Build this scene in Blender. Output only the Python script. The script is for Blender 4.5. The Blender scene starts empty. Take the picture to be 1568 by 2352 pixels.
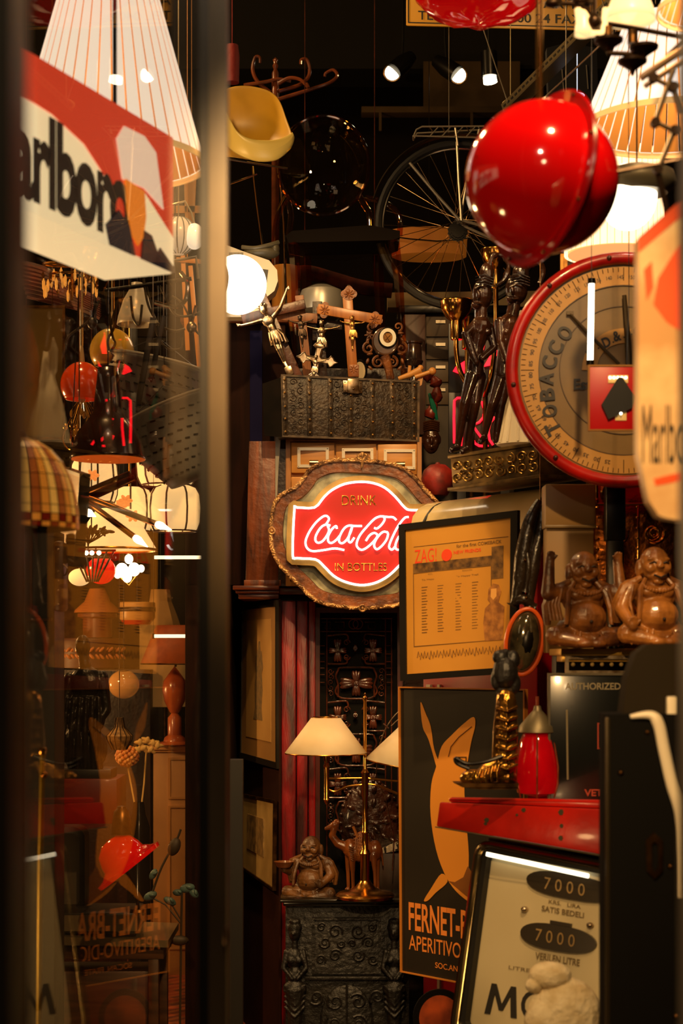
import bpy, bmesh, math, random
from mathutils import Vector, Matrix, noise
R = math.radians
random.seed(7)
# ------------------------------------------------------------------ camera, world, lights
F = 3920.0; CX = 784.0; HY = 1500.0; CZ = 1.6      # focal length in pixels, horizon row, eye height
sc = bpy.context.scene
COL = sc.collection
cd = bpy.data.cameras.new('camera'); cam = bpy.data.objects.new('camera', cd); COL.objects.link(cam)
cam.location = (0, 0, CZ); cam.rotation_euler = (R(90), 0, 0)
cd.sensor_fit = 'VERTICAL'; cd.sensor_height = 36; cd.lens = F/2352*36
cd.shift_y = (HY-1176)/2352
cd.dof.use_dof = True; cd.dof.focus_distance = 6.5; cd.dof.aperture_fstop = 4.6
cd.clip_start = .02
sc.camera = cam
sc.view_settings.view_transform = 'Standard'; sc.view_settings.look = 'None'
sc.view_settings.gamma = 1; sc.view_settings.use_curve_mapping = False
sc.view_settings.exposure = 0.5
w = bpy.data.worlds.new('world'); sc.world = w; w.use_nodes = True
w.node_tree.nodes['Background'].inputs[0].default_value = (1, .62, .3, 1)
w.node_tree.nodes['Background'].inputs[1].default_value = .012
WARM = (1, .60, .24)
def point(name, loc, power, col=WARM, rad=.08):
    l = bpy.data.lights.new(name, 'POINT'); l.energy = power; l.color = col; l.shadow_soft_size = rad
    o = bpy.data.objects.new(name, l); o.location = loc; COL.objects.link(o); return o
def spot(name, loc, to, power, ang, col=WARM, rad=.05, blend=.6):
    l = bpy.data.lights.new(name, 'SPOT'); l.energy = power; l.color = col; l.shadow_soft_size = rad
    l.spot_size = R(ang); l.spot_blend = blend
    o = bpy.data.objects.new(name, l); o.location = loc; COL.objects.link(o)
    o.rotation_euler = (Vector(to)-Vector(loc)).to_track_quat('-Z', 'Y').to_euler(); return o
spot('ceiling_spot_light', (.1, 3.6, 4.5), (.1, 6.5, 2.5), 300, 34)                # crucifixes, drawers
spot('ceiling_spot_light', (-.2, 3.9, 3.6), (.02, 6.2, .95), 190, 34)         # white shades
spot('ceiling_spot_light', (.55, 2.0, 3.9), (.62, 4.8, 1.7), 230, 50)         # right hand displays
spot('ceiling_spot_light', (.0, 1.4, 2.6), (.42, 4.2, .9), 130, 46)            # pump, poster
spot('ceiling_spot_light', (.0, .8, 3.4), (.3, 3.0, 2.55), 30, 40, (1, .75, .5))   # red pendant
point('room_fill_light', (-1.3, 7.2, 4.75), 50)  # added fill lights above the frame, here and on the next lines
point('room_fill_light', (-.9, 5.2, 4.2), 50)
point('room_fill_light', (.9, 7.4, 4.7), 10)
point('front_fill_light', (.08, -.6, 3.0), 20, (1,.68,.36), .1)  # added fill behind the camera, no fixture modelled
point('left_fill_light', (-1.5, 3.2, .9), 14, rad=.1)  # unseen added fill, low on the left out of view
point('room_fill_light', (-2.0, 6.6, 2.2), 55, (1,.56,.2), .1)  # added fill left of the view, for warm glow in the left room
point('room_fill_light', (-2.3, 8.3, 1.4), 30, (1,.56,.2), .1)  # another low added fill, out of view at the back left

# ------------------------------------------------------------------ helpers
def lin(c):
    return tuple((x/255/12.92 if x/255 <= .04045 else ((x/255+.055)/1.055)**2.4) for x in c)
MATS = {}
def M(name, c=(128,128,128), r=.5, m=0, c2=None, ns=6, bump=0, bs=40, em=None, es=0, wood=0, coat=0, alpha=None, stretch=(1,1,1), vor=0, lo=.35, hi=.65, tex=None):
    if name in MATS: return MATS[name]
    mt = bpy.data.materials.new(name); mt.use_nodes = True; MATS[name] = mt
    nt = mt.node_tree; N = nt.nodes; L = nt.links; b = N['Principled BSDF']
    col = (*lin(c), 1); b.inputs['Base Color'].default_value = col
    b.inputs['Roughness'].default_value = r; b.inputs['Metallic'].default_value = m
    if r >= .75: b.inputs['Specular IOR Level'].default_value = .1
    if coat: b.inputs['Coat Weight'].default_value = coat; b.inputs['Coat Roughness'].default_value = .08
    if c2 or bump:
        tc = N.new('ShaderNodeTexCoord'); mp = N.new('ShaderNodeMapping'); mp.inputs['Scale'].default_value = stretch
        L.new(tc.outputs['Object'], mp.inputs[0])
    if c2:
        if wood:
            t = N.new('ShaderNodeTexNoise'); t.inputs['Scale'].default_value = ns; t.inputs['Detail'].default_value = 6
            t.inputs['Distortion'].default_value = 1.2
            mp2 = N.new('ShaderNodeMapping'); mp2.inputs['Scale'].default_value = (8,8,.8) if wood == 1 else (.8,8,8)
            L.new(tc.outputs['Object'], mp2.inputs[0]); L.new(mp2.outputs[0], t.inputs[0]); f = t.outputs[0]
        else:
            t = N.new('ShaderNodeTexNoise'); t.inputs['Scale'].default_value = ns; t.inputs['Detail'].default_value = 5
            L.new(mp.outputs[0], t.inputs[0]); f = t.outputs[0]
        cr = N.new('ShaderNodeValToRGB'); L.new(f, cr.inputs[0])
        cr.color_ramp.elements[0].position = lo; cr.color_ramp.elements[1].position = hi
        cr.color_ramp.elements[0].color = col; cr.color_ramp.elements[1].color = (*lin(c2), 1)
        L.new(cr.outputs[0], b.inputs['Base Color'])
    if bump:
        if vor:
            t2 = N.new('ShaderNodeTexVoronoi'); t2.inputs['Scale'].default_value = bs; t2.feature = 'SMOOTH_F1'
        else:
            t2 = N.new('ShaderNodeTexNoise'); t2.inputs['Scale'].default_value = bs; t2.inputs['Detail'].default_value = 4
        L.new(mp.outputs[0], t2.inputs[0])
        bp = N.new('ShaderNodeBump'); bp.inputs['Strength'].default_value = bump; bp.inputs['Distance'].default_value = .01
        L.new(t2.outputs[0], bp.inputs['Height']); L.new(bp.outputs[0], b.inputs['Normal'])
    if em:
        b.inputs['Emission Color'].default_value = (*lin(em), 1); b.inputs['Emission Strength'].default_value = es
    return mt
def GL(name, tint=(255,230,180), ior=1.45, rough=.03, mixadd=0.0):
    """thin clear material: tinted transparency plus a fresnel gloss"""
    if name in MATS: return MATS[name]
    mt = bpy.data.materials.new(name); mt.use_nodes = True; MATS[name] = mt
    nt = mt.node_tree; N = nt.nodes; L = nt.links; N.remove(N['Principled BSDF'])
    tr = N.new('ShaderNodeBsdfTransparent'); tr.inputs[0].default_value = (*lin(tint), 1)
    g = N.new('ShaderNodeBsdfGlossy'); g.inputs['Roughness'].default_value = rough
    fr = N.new('ShaderNodeLayerWeight'); fr.inputs[0].default_value = .5
    pw = N.new('ShaderNodeMath'); pw.operation = 'POWER'; pw.inputs[1].default_value = 5; L.new(fr.outputs['Facing'], pw.inputs[0])
    ad = N.new('ShaderNodeMath'); ad.operation = 'MULTIPLY_ADD'; ad.use_clamp = True; ad.inputs[1].default_value = ior; ad.inputs[2].default_value = mixadd
    mx = N.new('ShaderNodeMixShader'); L.new(pw.outputs[0], ad.inputs[0]); L.new(ad.outputs[0], mx.inputs[0])
    L.new(tr.outputs[0], mx.inputs[1]); L.new(g.outputs[0], mx.inputs[2]); L.new(mx.outputs[0], N['Material Output'].inputs[0])
    return mt
def q(x, y, Y, d=0):
    s = Y/F
    return Vector(((x-CX)*s, Y+d*s, CZ+(HY-y)*s))
def smooth_pts(pts, k=6, closed=False):
    n = len(pts); out = []; P = [Vector(p) for p in pts]
    for i in range(n if closed else n-1):
        p0 = P[(i-1) % n] if (closed or i > 0) else P[0]; p1 = P[i]; p2 = P[(i+1) % n]
        p3 = P[(i+2) % n] if (closed or i+2 < n) else P[-1]
        for j in range(k):
            t = j/k
            out.append(.5*((2*p1)+(-p0+p2)*t+(2*p0-5*p1+4*p2-p3)*t*t+(-p0+3*p1-3*p2+p3)*t**3))
    if not closed: out.append(P[-1])
    return out
def offset2(pts, o):
    n = len(pts); out = []
    area = sum(pts[i][0]*pts[(i+1) % n][1]-pts[(i+1) % n][0]*pts[i][1] for i in range(n))
    sg = 1 if area > 0 else -1
    for i in range(n):
        a = pts[(i-2) % n]; b = pts[(i+2) % n]; dx, dy = b[0]-a[0], b[1]-a[1]; l = math.hypot(dx, dy) or 1
        out.append((pts[i][0]+sg*dy/l*o, pts[i][1]-sg*dx/l*o))
    return out
class MB:
    """mesh builder; input points are (x right, y down, d away) in photo pixels at depth Y"""
    def __init__(s, Y=None, mp=None, pre=None):
        s.bm = bmesh.new(); s.Y = Y; s.mp = mp; s.pre = pre
    def w(s, p):
        if s.pre: p = s.pre(p)
        if s.mp: return s.mp(p)
        return q(p[0], p[1], s.Y, p[2])
    def add(s, vs, fs, sm=True):
        V = [s.bm.verts.new(s.w(v)) for v in vs]; out = []
        for f in fs:
            try:
                g = s.bm.faces.new([V[i] for i in f]); g.smooth = sm; out.append(g)
            except ValueError: pass
        return V, out
    def box(s, x0, y0, x1, y1, d0, d1, bev=0, tp=(0,0)):
        a, b = tp
        vs = [(x0+a,y0,d0),(x1-b,y0,d0),(x1,y1,d0),(x0,y1,d0),(x0+a,y0,d1),(x1-b,y0,d1),(x1,y1,d1),(x0,y1,d1)]
        V, fs = s.add(vs, [(0,1,2,3),(7,6,5,4),(4,5,1,0),(3,2,6,7),(1,5,6,2),(4,0,3,7)], False)
        if bev:
            sz = (s.w((bev,0,0))-s.w((0,0,0))).length
            es = list({e for f in fs for e in f.edges})
            bmesh.ops.bevel(s.bm, geom=es, offset=sz, segments=2, affect='EDGES', profile=.5)
        return s
    def obox(s, c, size, rot=(0,0,0), bev=0):
        Rm = Matrix.Rotation(rot[2],3,'Z') @ Matrix.Rotation(rot[1],3,'Y') @ Matrix.Rotation(rot[0],3,'X')
        vs = []
        for k in (-1,1):
            for (i,j) in ((-1,-1),(1,-1),(1,1),(-1,1)):
                vs.append(Vector(c)+Rm @ Vector((i*size[0]/2, j*size[1]/2, k*size[2]/2)))
        V, fs = s.add(vs, [(0,1,2,3),(7,6,5,4),(4,5,1,0),(3,2,6,7),(1,5,6,2),(4,0,3,7)], False)
        if bev:
            sz = (s.w((bev,0,0))-s.w((0,0,0))).length
            bmesh.ops.bevel(s.bm, geom=list({e for f in fs for e in f.edges}), offset=sz, segments=2, affect='EDGES', profile=.5)
        return s
    def prism(s, pts, d0, d1, sm=False):
        n = len(pts); vs = [(p[0],p[1],d0) for p in pts]+[(p[0],p[1],d1) for p in pts]
        fs = [tuple(range(n)), tuple(range(2*n-1, n-1, -1))]+[(i, i+n, (i+1) % n+n, (i+1) % n) for i in range(n)]
        s.add(vs, fs, sm); return s
    def ring(s, outer, inner, d0, d1):
        n = len(outer)
        vs = [(p[0],p[1],d0) for p in outer]+[(p[0],p[1],d0) for p in inner]+[(p[0],p[1],d1) for p in outer]+[(p[0],p[1],d1) for p in inner]
        fs = []
        for i in range(n):
            j = (i+1) % n
            fs += [(i,j,n+j,n+i),(2*n+i,3*n+i,3*n+j,2*n+j),(i,2*n+i,2*n+j,j),(n+i,n+j,3*n+j,3*n+i)]
        s.add(vs, fs, False); return s
    def frame(s, x0, y0, x1, y1, wd, d0, d1, wb=None):
        return s.ring([(x0,y0),(x1,y0),(x1,y1),(x0,y1)], [(x0+wd,y0+wd),(x1-wd,y0+wd),(x1-wd,y1-(wb or wd)),(x0+wd,y1-(wb or wd))], d0, d1)
    def tube(s, pts, r, n=8, closed=False, cap=True, flat=1):
        P = [Vector(p) for p in pts]; m = len(P)
        rr = r if isinstance(r, (list, tuple)) else [r]*m
        if len(rr) != m: rr = [rr[0]+(rr[-1]-rr[0])*i/(m-1) for i in range(m)]
        vs = []; up = None
        for i in range(m):
            if closed: t = P[(i+1) % m]-P[(i-1) % m]
            else: t = P[min(i+1,m-1)]-P[max(i-1,0)]
            if t.length < 1e-9: t = Vector((0,1,0))
            t.normalize()
            if up is None:
                up = Vector((0,0,1)) if abs(t.z) < .9 else Vector((1,0,0))
            u = (up-t*up.dot(t))
            if u.length < 1e-6: u = t.orthogonal()
            u.normalize(); up = u; v = t.cross(u)
            for k in range(n):
                a = 2*math.pi*k/n; vs.append(P[i]+(u*math.cos(a)*flat+v*math.sin(a))*rr[i])
        fs = []
        for i in range(m if closed else m-1):
            for k in range(n):
                j = (i+1) % m; l = (k+1) % n
                fs.append((i*n+k, i*n+l, j*n+l, j*n+k))
        if cap and not closed: fs += [tuple(range(n-1,-1,-1)), tuple((m-1)*n+k for k in range(n))]
        s.add(vs, fs, True); return s
    def lathe(s, cx, cd, prof, n=28, a0=0, a1=2*math.pi, sx=1, sd=1, gap=None):
        full = abs(a1-a0-2*math.pi) < 1e-6
        if gap:
            g0, = gap,
            for k in range(n):
                b0 = a0+(a1-a0)*k/n; b1 = a0+(a1-a0)*(k+1-gap)/n
                vs = []
                for (r,y) in prof:
                    vs += [(cx+r*math.cos(b0)*sx, y, cd+r*math.sin(b0)*sd), (cx+r*math.cos(b1)*sx, y, cd+r*math.sin(b1)*sd)]
                s.add(vs, [(2*i,2*i+1,2*i+3,2*i+2) for i in range(len(prof)-1)], True)
            return s
        c = n if full else n+1; vs = []
        for (r,y) in prof:
            for k in range(c):
                a = a0+(a1-a0)*k/n; vs.append((cx+r*math.cos(a)*sx, y, cd+r*math.sin(a)*sd))
        fs = []
        for i in range(len(prof)-1):
            for k in range(n):
                l = (k+1) % c; fs.append((i*c+k, i*c+l, (i+1)*c+l, (i+1)*c+k))
        if full:
            if prof[0][0] > .01 and False: pass
        s.add(vs, fs, True)
        bmesh.ops.remove_doubles(s.bm, verts=s.bm.verts[-len(vs):], dist=1e-6) if any(p[0] == 0 for p in prof) else None
        return s
    def ell(s, c, r, n=14, rot=0):
        if not isinstance(r, (list, tuple)): r = (r,r,r)
        vs = []; m = max(6, n*2//3)
        ca, sa = math.cos(rot), math.sin(rot)
        for i in range(m+1):
            ph = math.pi*i/m
            for k in range(n):
                a = 2*math.pi*k/n
                x, y, z = r[0]*math.sin(ph)*math.cos(a), -r[1]*math.cos(ph), r[2]*math.sin(ph)*math.sin(a)
                vs.append((c[0]+x*ca-y*sa, c[1]+x*sa+y*ca, c[2]+z))
        fs = [(i*n+k, i*n+(k+1) % n, (i+1)*n+(k+1) % n, (i+1)*n+k) for i in range(m) for k in range(n)]
        V, _ = s.add(vs, fs, True); bmesh.ops.remove_doubles(s.bm, verts=V, dist=1e-7); return s
    def limb(s, p0, p1, r0, r1, n=10):
        s.tube([p0,p1], [r0,r1], n); s.ell(p0, r0, n); s.ell(p1, r1, n); return s
    def sheet(s, rows):
        n = len(rows[0]); s.add([p for r_ in rows for p in r_], [(i*n+k, i*n+k+1, (i+1)*n+k+1, (i+1)*n+k) for i in range(len(rows)-1) for k in range(n-1)], True); return s
    def text(s, t, x0, y0, x1, y1, d=-.5, th=.6, bold=0, spacing=1, outline=0, fit=True, mapf=None):
        cu = bpy.data.curves.new('t', 'FONT'); cu.body = t; cu.offset = bold; cu.space_character = spacing; cu.resolution_u = 4
        o = bpy.data.objects.new('t', cu); COL.objects.link(o); bpy.context.view_layer.update()
        me = bpy.data.meshes.new_from_object(o.evaluated_get(bpy.context.evaluated_depsgraph_get()))
        bpy.data.objects.remove(o)
        if not len(me.vertices): return s
        xs = [v.co.x for v in me.vertices]; ys = [v.co.y for v in me.vertices]
        ax, bx, ay, by = min(xs), max(xs), min(ys), max(ys)
        f = lambda v: (x0+(v.x-ax)/(bx-ax)*(x1-x0), y1-(v.y-ay)/(by-ay)*(y1-y0))
        g = mapf or (lambda x, y, d: (x, y, d))
        vs = [g(*f(v.co), d) for v in me.vertices]; fs = [tuple(reversed(p.vertices)) for p in me.polygons]
        s.add(vs, fs, False)
        bpy.data.meshes.remove(me); return s
    def scroll(s, x, y, r, turns=1.4, th=1.5, d=0, a0=0, cw=1, n=22, tail=None):
        pts = []
        if tail: pts.append((tail[0], tail[1], d))
        for i in range(n):
            t = i/(n-1); rad = r*(1-.8*t); a = a0+cw*t*turns*2*math.pi
            pts.append((x+rad*math.cos(a), y+rad*math.sin(a), d))
        s.tube(pts, [th+(.5*th-th)*i/(len(pts)-1) for i in range(len(pts))], 6); return s
def quad(tl, tr, br, bl, W, H):
    A, B, C, D = [q(*p) for p in (tl, tr, br, bl)]
    n = (B-A).cross(D-A).normalized()          # away from the viewer
    k = ((B-A).length+(C-D).length)/2/W
    def f(p):
        u = p[0]/W; v = p[1]/H
        return A*(1-u)*(1-v)+B*u*(1-v)+C*u*v+D*(1-u)*v+n*(p[2]*k)
    return f
def rotp(cx, cy, ang, sc_=1, cd_=0, fx=1):
    """pre-transform: local figure coordinates -> photo pixels, turned in the picture plane"""
    c, s_ = math.cos(R(ang)), math.sin(R(ang))
    return lambda p: (cx+(p[0]*fx*c-p[1]*s_)*sc_, cy+(p[0]*fx*s_+p[1]*c)*sc_, cd_+p[2]*sc_)
def tag(o, label=None, cat=None, group=None, kind=None):
    if label: o['label'] = label
    if cat: o['category'] = cat
    if group: o['group'] = group
    if kind: o['kind'] = kind
    return o
def wpos(o):
    v = Vector((0,0,0))
    while o: v += o.location; o = o.parent
    return v
def build(name, mb, mat, parent=None, sol=0, sub=0, vox=0, smooth_it=2, ang=40):
    bmesh.ops.recalc_face_normals(mb.bm, faces=mb.bm.faces)
    me = bpy.data.meshes.new(name)
    vs = mb.bm.verts
    xs = [v.co.x for v in vs]; ys = [v.co.y for v in vs]; zs = [v.co.z for v in vs]
    if parent: off = wpos(parent)
    else: off = Vector(((min(xs)+max(xs))/2, (min(ys)+max(ys))/2, min(zs)))
    for v in vs: v.co -= off
    mb.bm.to_mesh(me); mb.bm.free()
    me.materials.append(mat)
    try: me.set_sharp_from_angle(angle=R(ang))
    except Exception: pass
    o = bpy.data.objects.new(name, me); COL.objects.link(o)
    if parent: o.parent = parent
    else: o.location = off
    if vox:
        mo = o.modifiers.new('r', 'REMESH'); mo.mode = 'VOXEL'; mo.voxel_size = vox; mo.use_smooth_shade = True
        ms = o.modifiers.new('s', 'SMOOTH'); ms.iterations = smooth_it; ms.factor = .6
    if sol:
        mo = o.modifiers.new('t', 'SOLIDIFY'); mo.thickness = sol; mo.offset = 0
    if sub:
        mo = o.modifiers.new('u', 'SUBSURF'); mo.levels = sub; mo.render_levels = sub
    return o
def solo(name, mb, mat, label, cat, group=None, **k): return tag(build(name, mb, mat, **k), label, cat, group)
def struct(name, mb, mat, **k): return tag(build(name, mb, mat, **k), kind='structure')
def thing(name, label, cat, x, y, Y, group=None, d=0):
    o = bpy.data.objects.new(name, None); COL.objects.link(o); o.location = q(x, y, Y, d)
    return tag(o, label, cat, group)
def wb(x0, x1, y0, y1, z0, z1):          # world-space box
    m = MB(mp=lambda p: Vector(p)); m.box(x0, y0, x1, y1, z0, z1); return m
# ------------------------------------------------------------------ materials
BRASS = M('brass', (205,150,70), .22, 1); GOLD = M('gold', (235,180,90), .16, 1, c2=(190,120,50), ns=20)
OLDBRASS = M('old_brass', (120,84,44), .35, 1, c2=(60,40,22), ns=25)
CHROME = M('chrome', (210,205,195), .12, 1); STEEL = M('steel', (176,166,146), .35, .6)
PEWTER = M('pewter', (215,195,165), .3, 1, c2=(120,95,65), ns=30)
BLACK = M('black_paint', (14,12,10), .4); BLACKM = M('black_metal', (22,19,16), .3, .6)
DARKW = M('dark_wood', (44,22,12), .4, c2=(22,10,6), ns=3, wood=1, bump=.2, bs=60)
WALNUT = M('walnut', (96,50,24), .35, c2=(44,20,10), ns=2.5, wood=1, bump=.15, bs=50)
OAK = M('oak', (196,136,66), .45, c2=(160,102,44), ns=2, wood=2, bump=.1, bs=60)
OAKC = M('oak_light', (190,136,80), .5, c2=(150,98,50), ns=2, wood=1, bump=.1)
CARVED = M('carved_wood', (130,78,36), .35, c2=(60,30,14), ns=22, bump=.5, bs=70)
EBONY = M('ebony_wood', (62,34,18), .22, c2=(22,12,8), ns=10, bump=.25, bs=50, coat=.4)
BLKCARVE = M('black_carved_wood', (24,20,14), .5, c2=(11,9,7), ns=8, bump=.7, bs=45)
CREAM = M('cream_enamel', (214,196,150), .25, c2=(190,168,120), ns=4, coat=.5)
REDP = M('red_paint', (178,22,10), .35, c2=(120,18,10), ns=7, bump=.15, bs=30, coat=.2)
REDL = M('red_gloss_plastic', (225,10,12), .1, coat=1)
SHADE = M('cream_fabric_shade', (236,220,186), .7, c2=(222,200,160), ns=5)
# ------------------------------------------------------------------ room shell
struct('floor', wb(-2.8, 1.9, -1.5, 10.5, -.1, 0), M('floor_boards', (58,34,20), .5, c2=(30,17,10), ns=1.5, wood=2))
struct('ceiling', wb(-2.8, 1.9, -1.5, 10.5, 5.3, 5.4), M('ceiling_paint', (20,17,13), .8))
struct('wall_back', wb(-2.8, 1.9, 10.4, 10.5, 0, 5.3), M('wall_paint_dark', (20,14,9), .9, c2=(14,9,6), ns=2))
struct('wall_left', wb(-2.9, -2.8, -1.5, 10.5, 0, 5.3), M('wall_paint_brown', (46,24,10), .8))
struct('wall_right', wb(1.9, 2.0, -1.5, 10.5, 0, 5.3), MATS['wall_paint_dark'])
struct('trim_1', wb(-2.8, 1.9, 9.2, 9.5, 4.75, 5.3), M('beam_paint', (19,17,13), .9))
# open glass door at the left: near stile, glass, far stile
PX = -.19
door = wb(-.243, -.193, 1.0, 1.05, 0, 4.2); door = struct('door_1', door, M('door_frame_paint', (36,30,22), .4, c2=(26,22,16), ns=5))
def wchild(name, x0, x1, y0, y1, z0, z1, mat): return build(name, wb(x0, x1, y0, y1, z0, z1), mat, door)
DF = M('door_stile_paint', (104,86,60), .4, c2=(84,68,46), ns=6)
wchild('door_stile', -.190, -.176, 2.27, 2.31, 0, 4.2, MATS['door_frame_paint'])
wchild('door_edge', -.176, -.152, 2.262, 2.30, 0, 4.2, DF)
wchild('door_pane', -.191, -.189, 1.05, 2.27, .05, 4.2, GL('window_glass', (255,250,242), .26, 0.0))
hm = MB(2.25); hm.tube([(520,2130,0),(520,2130,-20),(520,2165,-22)], 4, 8)
build('door_handle', hm, OLDBRASS, door)
struct('door_2', wb(.3, .4, 1.48, 1.52, 0, 4.2), M('door_frame_brown', (24,12,8), .5))
# a second dark stile further in, by the tall cupboard
struct('trim_2', MB(4.4).box(528, 1745, 557, 2925, 0, 30), M('dark_post_paint', (26,21,15), .45, c2=(18,14,10), ns=4))
# ------------------------------------------------------------------ tall cupboards in the middle
mb = MB(6.9); mb.box(425, 742, 655, 1344, 0, 500, 2); mb.box(425, 1344, 528, 2406, 0, 500, 2)
t = thing('cupboard', 'tall dark brown cupboard behind the glass door, left of the studded trunk', 'cupboard', 540, 2406, 6.9)
build('body', mb, M('cupboard_wood', (34,15,8), .85, c2=(20,9,5), ns=3, wood=1), t)
mb = MB(6.9); mb.box(415, 728, 662, 742, -14, 505, 2)
build('top_board', mb, M('cupboard_top', (120,66,30), .4, c2=(80,40,20), ns=3, wood=2), t)
mb = MB(6.9); mb.box(574, 760, 602, 1040, -4, 0)
build('blue_lit_strip', mb, M('blue_light_paint', (16,14,46), .8), t)  # blue light on the cupboard front, painted as a strip
# lower cabinet block with carved doors
T2 = thing('carved_cabinet', 'dark red wooden cabinet with a carved openwork door, under the neon sign', 'cabinet', 790, 2406, 6.65)
mb = MB(6.65); mb.box(640, 1356, 1010, 2440, 60, 260); build('body', mb, DARKW, T2)
CORN = M('cornice_wood', (120,56,24), .3, c2=(70,30,14), ns=4, wood=2)
mb = MB(6.65); mb.box(536, 1346, 642, 1356, -28, 240, 2); mb.box(542, 1356, 642, 1364, -18, 240, 2); mb.box(548, 1364, 640, 1376, -8, 240, 1)
mb.box(642, 1350, 1000, 1366, -6, 60, 2)
build('cornice', mb, CORN, T2)
REDW = M('red_lacquer_wood', (140,6,12), .4, c2=(54,10,10), ns=7, bump=.2, bs=40, stretch=(3,3,.5))
for x0, x1, d in ((646,679,0), (681,706,8), (708,724,14)):
    mb = MB(6.65); mb.box(x0, 1380, x1, 2406, d, d+50, 3); build('pilaster', mb, REDW, T2)
mb = MB(6.65); mb.frame(722, 1395, 925, 2406, 12, 22, 60); build('door_frame', mb, M('dark_red_wood', (70,20,14), .4, c2=(40,12,9), ns=5, wood=1), T2)
mb = MB(6.65); mb.box(733, 1400, 915, 2400, 48, 58); build('door_backing', mb, M('door_backing', (10,9,8), .8), T2)
# carved lattice
C_ = M('lattice_wood', (84,40,24), .25, c2=(40,20,12), ns=20, bump=.3, coat=.3)
mb = MB(6.65)
def bar(mb, pts, r=1.7, d=38): mb.tube([(a,b,d) for a,b in pts], r, 6)
def mirx(pts, c=818): return [(2*c-a, b) for a,b in pts]
for x in (728,750,886,900): bar(mb, [(x,1418),(x,1990)], 1.6)
for y in (1420,1450,1483,1502,1520,1535,1550,1568): bar(mb, [(728,y),(745,y)], 1.3); bar(mb, [(888,y),(902,y)], 1.3)
bar(mb, [(728,1420),(900,1420)]); bar(mb, [(728,1450),(900,1450)])
for c0 in ((738,1428,758,1444),(838,1428,862,1444),(768,1428,790,1444)):
    bar(mb, [(c0[0],c0[1]),(c0[2],c0[1]),(c0[2],c0[3]),(c0[0]+8,c0[3]),(c0[0]+8,c0[1]+7)], 1.2)
for a in (0,1):
    mb.tube([(812+a*10+11*math.cos(i/20*6.283), 1433+11*math.sin(i/20*6.283), 38) for i in range(20)], 1.4, 6, closed=True)
for yb in (1454, 1609, 1764):
    L1 = [(752,yb+6),(790,yb+2),(798,yb+6),(799,yb+14),(794,yb+18)]
    L2 = [(752,yb+71),(790,yb+71),(797,yb+66),(796,yb+58),(790,yb+57)]
    L3 = [(776,yb+148),(776,yb+120),(771,yb+100),(776,yb+86),(782,yb+80),(818,yb+79)]
    L4 = [(776,yb+120),(770,yb+136),(784,yb+150),(818,yb+152)]
    for L_ in (L1,L2,L3,L4):
        sp = [(p[0],p[1]) for p in smooth_pts([(a,b,0) for a,b in L_], 4)]
        bar(mb, sp, 2.2, 35); bar(mb, mirx(sp), 2.2, 35)
    for sx in (-1,1):
        mb.scroll(818+sx*22, yb+22, 8, 1.3, 1.6, 36, a0=0 if sx < 0 else math.pi, cw=sx)
        mb.scroll(818+sx*22, yb+55, 8, 1.3, 1.6, 36, a0=0 if sx < 0 else math.pi, cw=-sx)
        for k in range(5):
            mb.scroll(818+sx*59, yb+88+k*13, 7, 1.2, 1.4, 37, a0=k, cw=sx*(1 if k % 2 else -1), n=12)
build('lattice', mb, C_, T2)
def flower(cx, cy, rx, ry):
    mb = MB(6.65)
    for a in range(4):
        an = a*math.pi/2; L_ = (rx if a % 2 == 0 else ry)
        for off in (-.28,0,.28):
            mb.ell((cx+math.cos(an+off)*L_*.5, cy+math.sin(an+off)*L_*.5, 33), (L_*.5, L_*.17, 3), 10, rot=an+off*.8)
    for k in range(12):
        mb.ell((cx+4*math.cos(k*.524), cy+4*math.sin(k*.524), 29), 1.6, 6)
    mb.ell((cx, cy, 29), (4,4,3), 8)
    build('carved_flower', mb, C_, T2)
for yb in (0, 155, 310):
    flower(775, 1494+yb, 21, 27); flower(857, 1494+yb, 21, 27); flower(818, 1570+yb, 39, 30); flower(816, 1489+yb, 6, 9)
# drawers cabinet
T = thing('card_drawer_cabinet', 'light oak card index cabinet with small drawers, under the studded trunk', 'drawer cabinet', 815, 1346, 6.6)
mb = MB(6.6); mb.box(657, 1010, 967, 1346, 6, 200, 1); build('body', mb, OAK, T)
mb = MB(6.6); mb.frame(656, 1004, 968, 1346, 10, -2, 10); build('face_frame', mb, M('oak_frame', (172,116,52), .45, c2=(128,80,34), ns=3, wood=1), T)
DR = M('drawer_front_wood', (206,146,72), .4, c2=(170,112,48), ns=2.5, wood=2)
for r_ in range(4):
    for k, (x0, x1) in enumerate(((669,768),(771,864),(867,957))):
        y0 = 1017+r_*79+k*2; mb = MB(6.6); mb.box(x0, y0, x1, y0+70, -8 if k != 1 else -3, 12, 2)
        dr = build('drawer', mb, DR, T)
        mb = MB(6.6); fx = x0+14; mb.frame(fx, y0+12, fx+72, y0+58, 7, -12, -7)
        for px_, py_ in ((fx+3,y0+15),(fx+69,y0+15),(fx+3,y0+55),(fx+69,y0+55)): mb.ell((px_,py_,-12), 1.6, 6)
        build('label_holder', mb, STEEL, dr)
        mb = MB(6.6); mb.lathe(0,0,[(0,0)]) if 0 else None
        mb.tube([(fx+28,y0+47,-14),(fx+48,y0+47,-14)], 6, 10); build('pull', mb, PEWTER, dr)
mb = MB(6.6); mb.box(563, 1012, 640, 1344, 10, 150, 2, tp=(8,0)); mb.box(560, 1332, 645, 1346, 4, 152, 1)
T = thing('brown_cabinet', 'reddish brown wooden side cabinet left of the oak card drawers', 'cabinet', 600, 1346, 6.6)
build('body', mb, M('brown_side_wood', (128,64,26), .4, c2=(62,30,14), ns=3.5, wood=1, bump=.3, bs=30), T)
mb = MB(6.6); mb.prism([(632,1004),(645,1002),(640,1060),(636,1140),(632,1150)], 2, 12)
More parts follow.
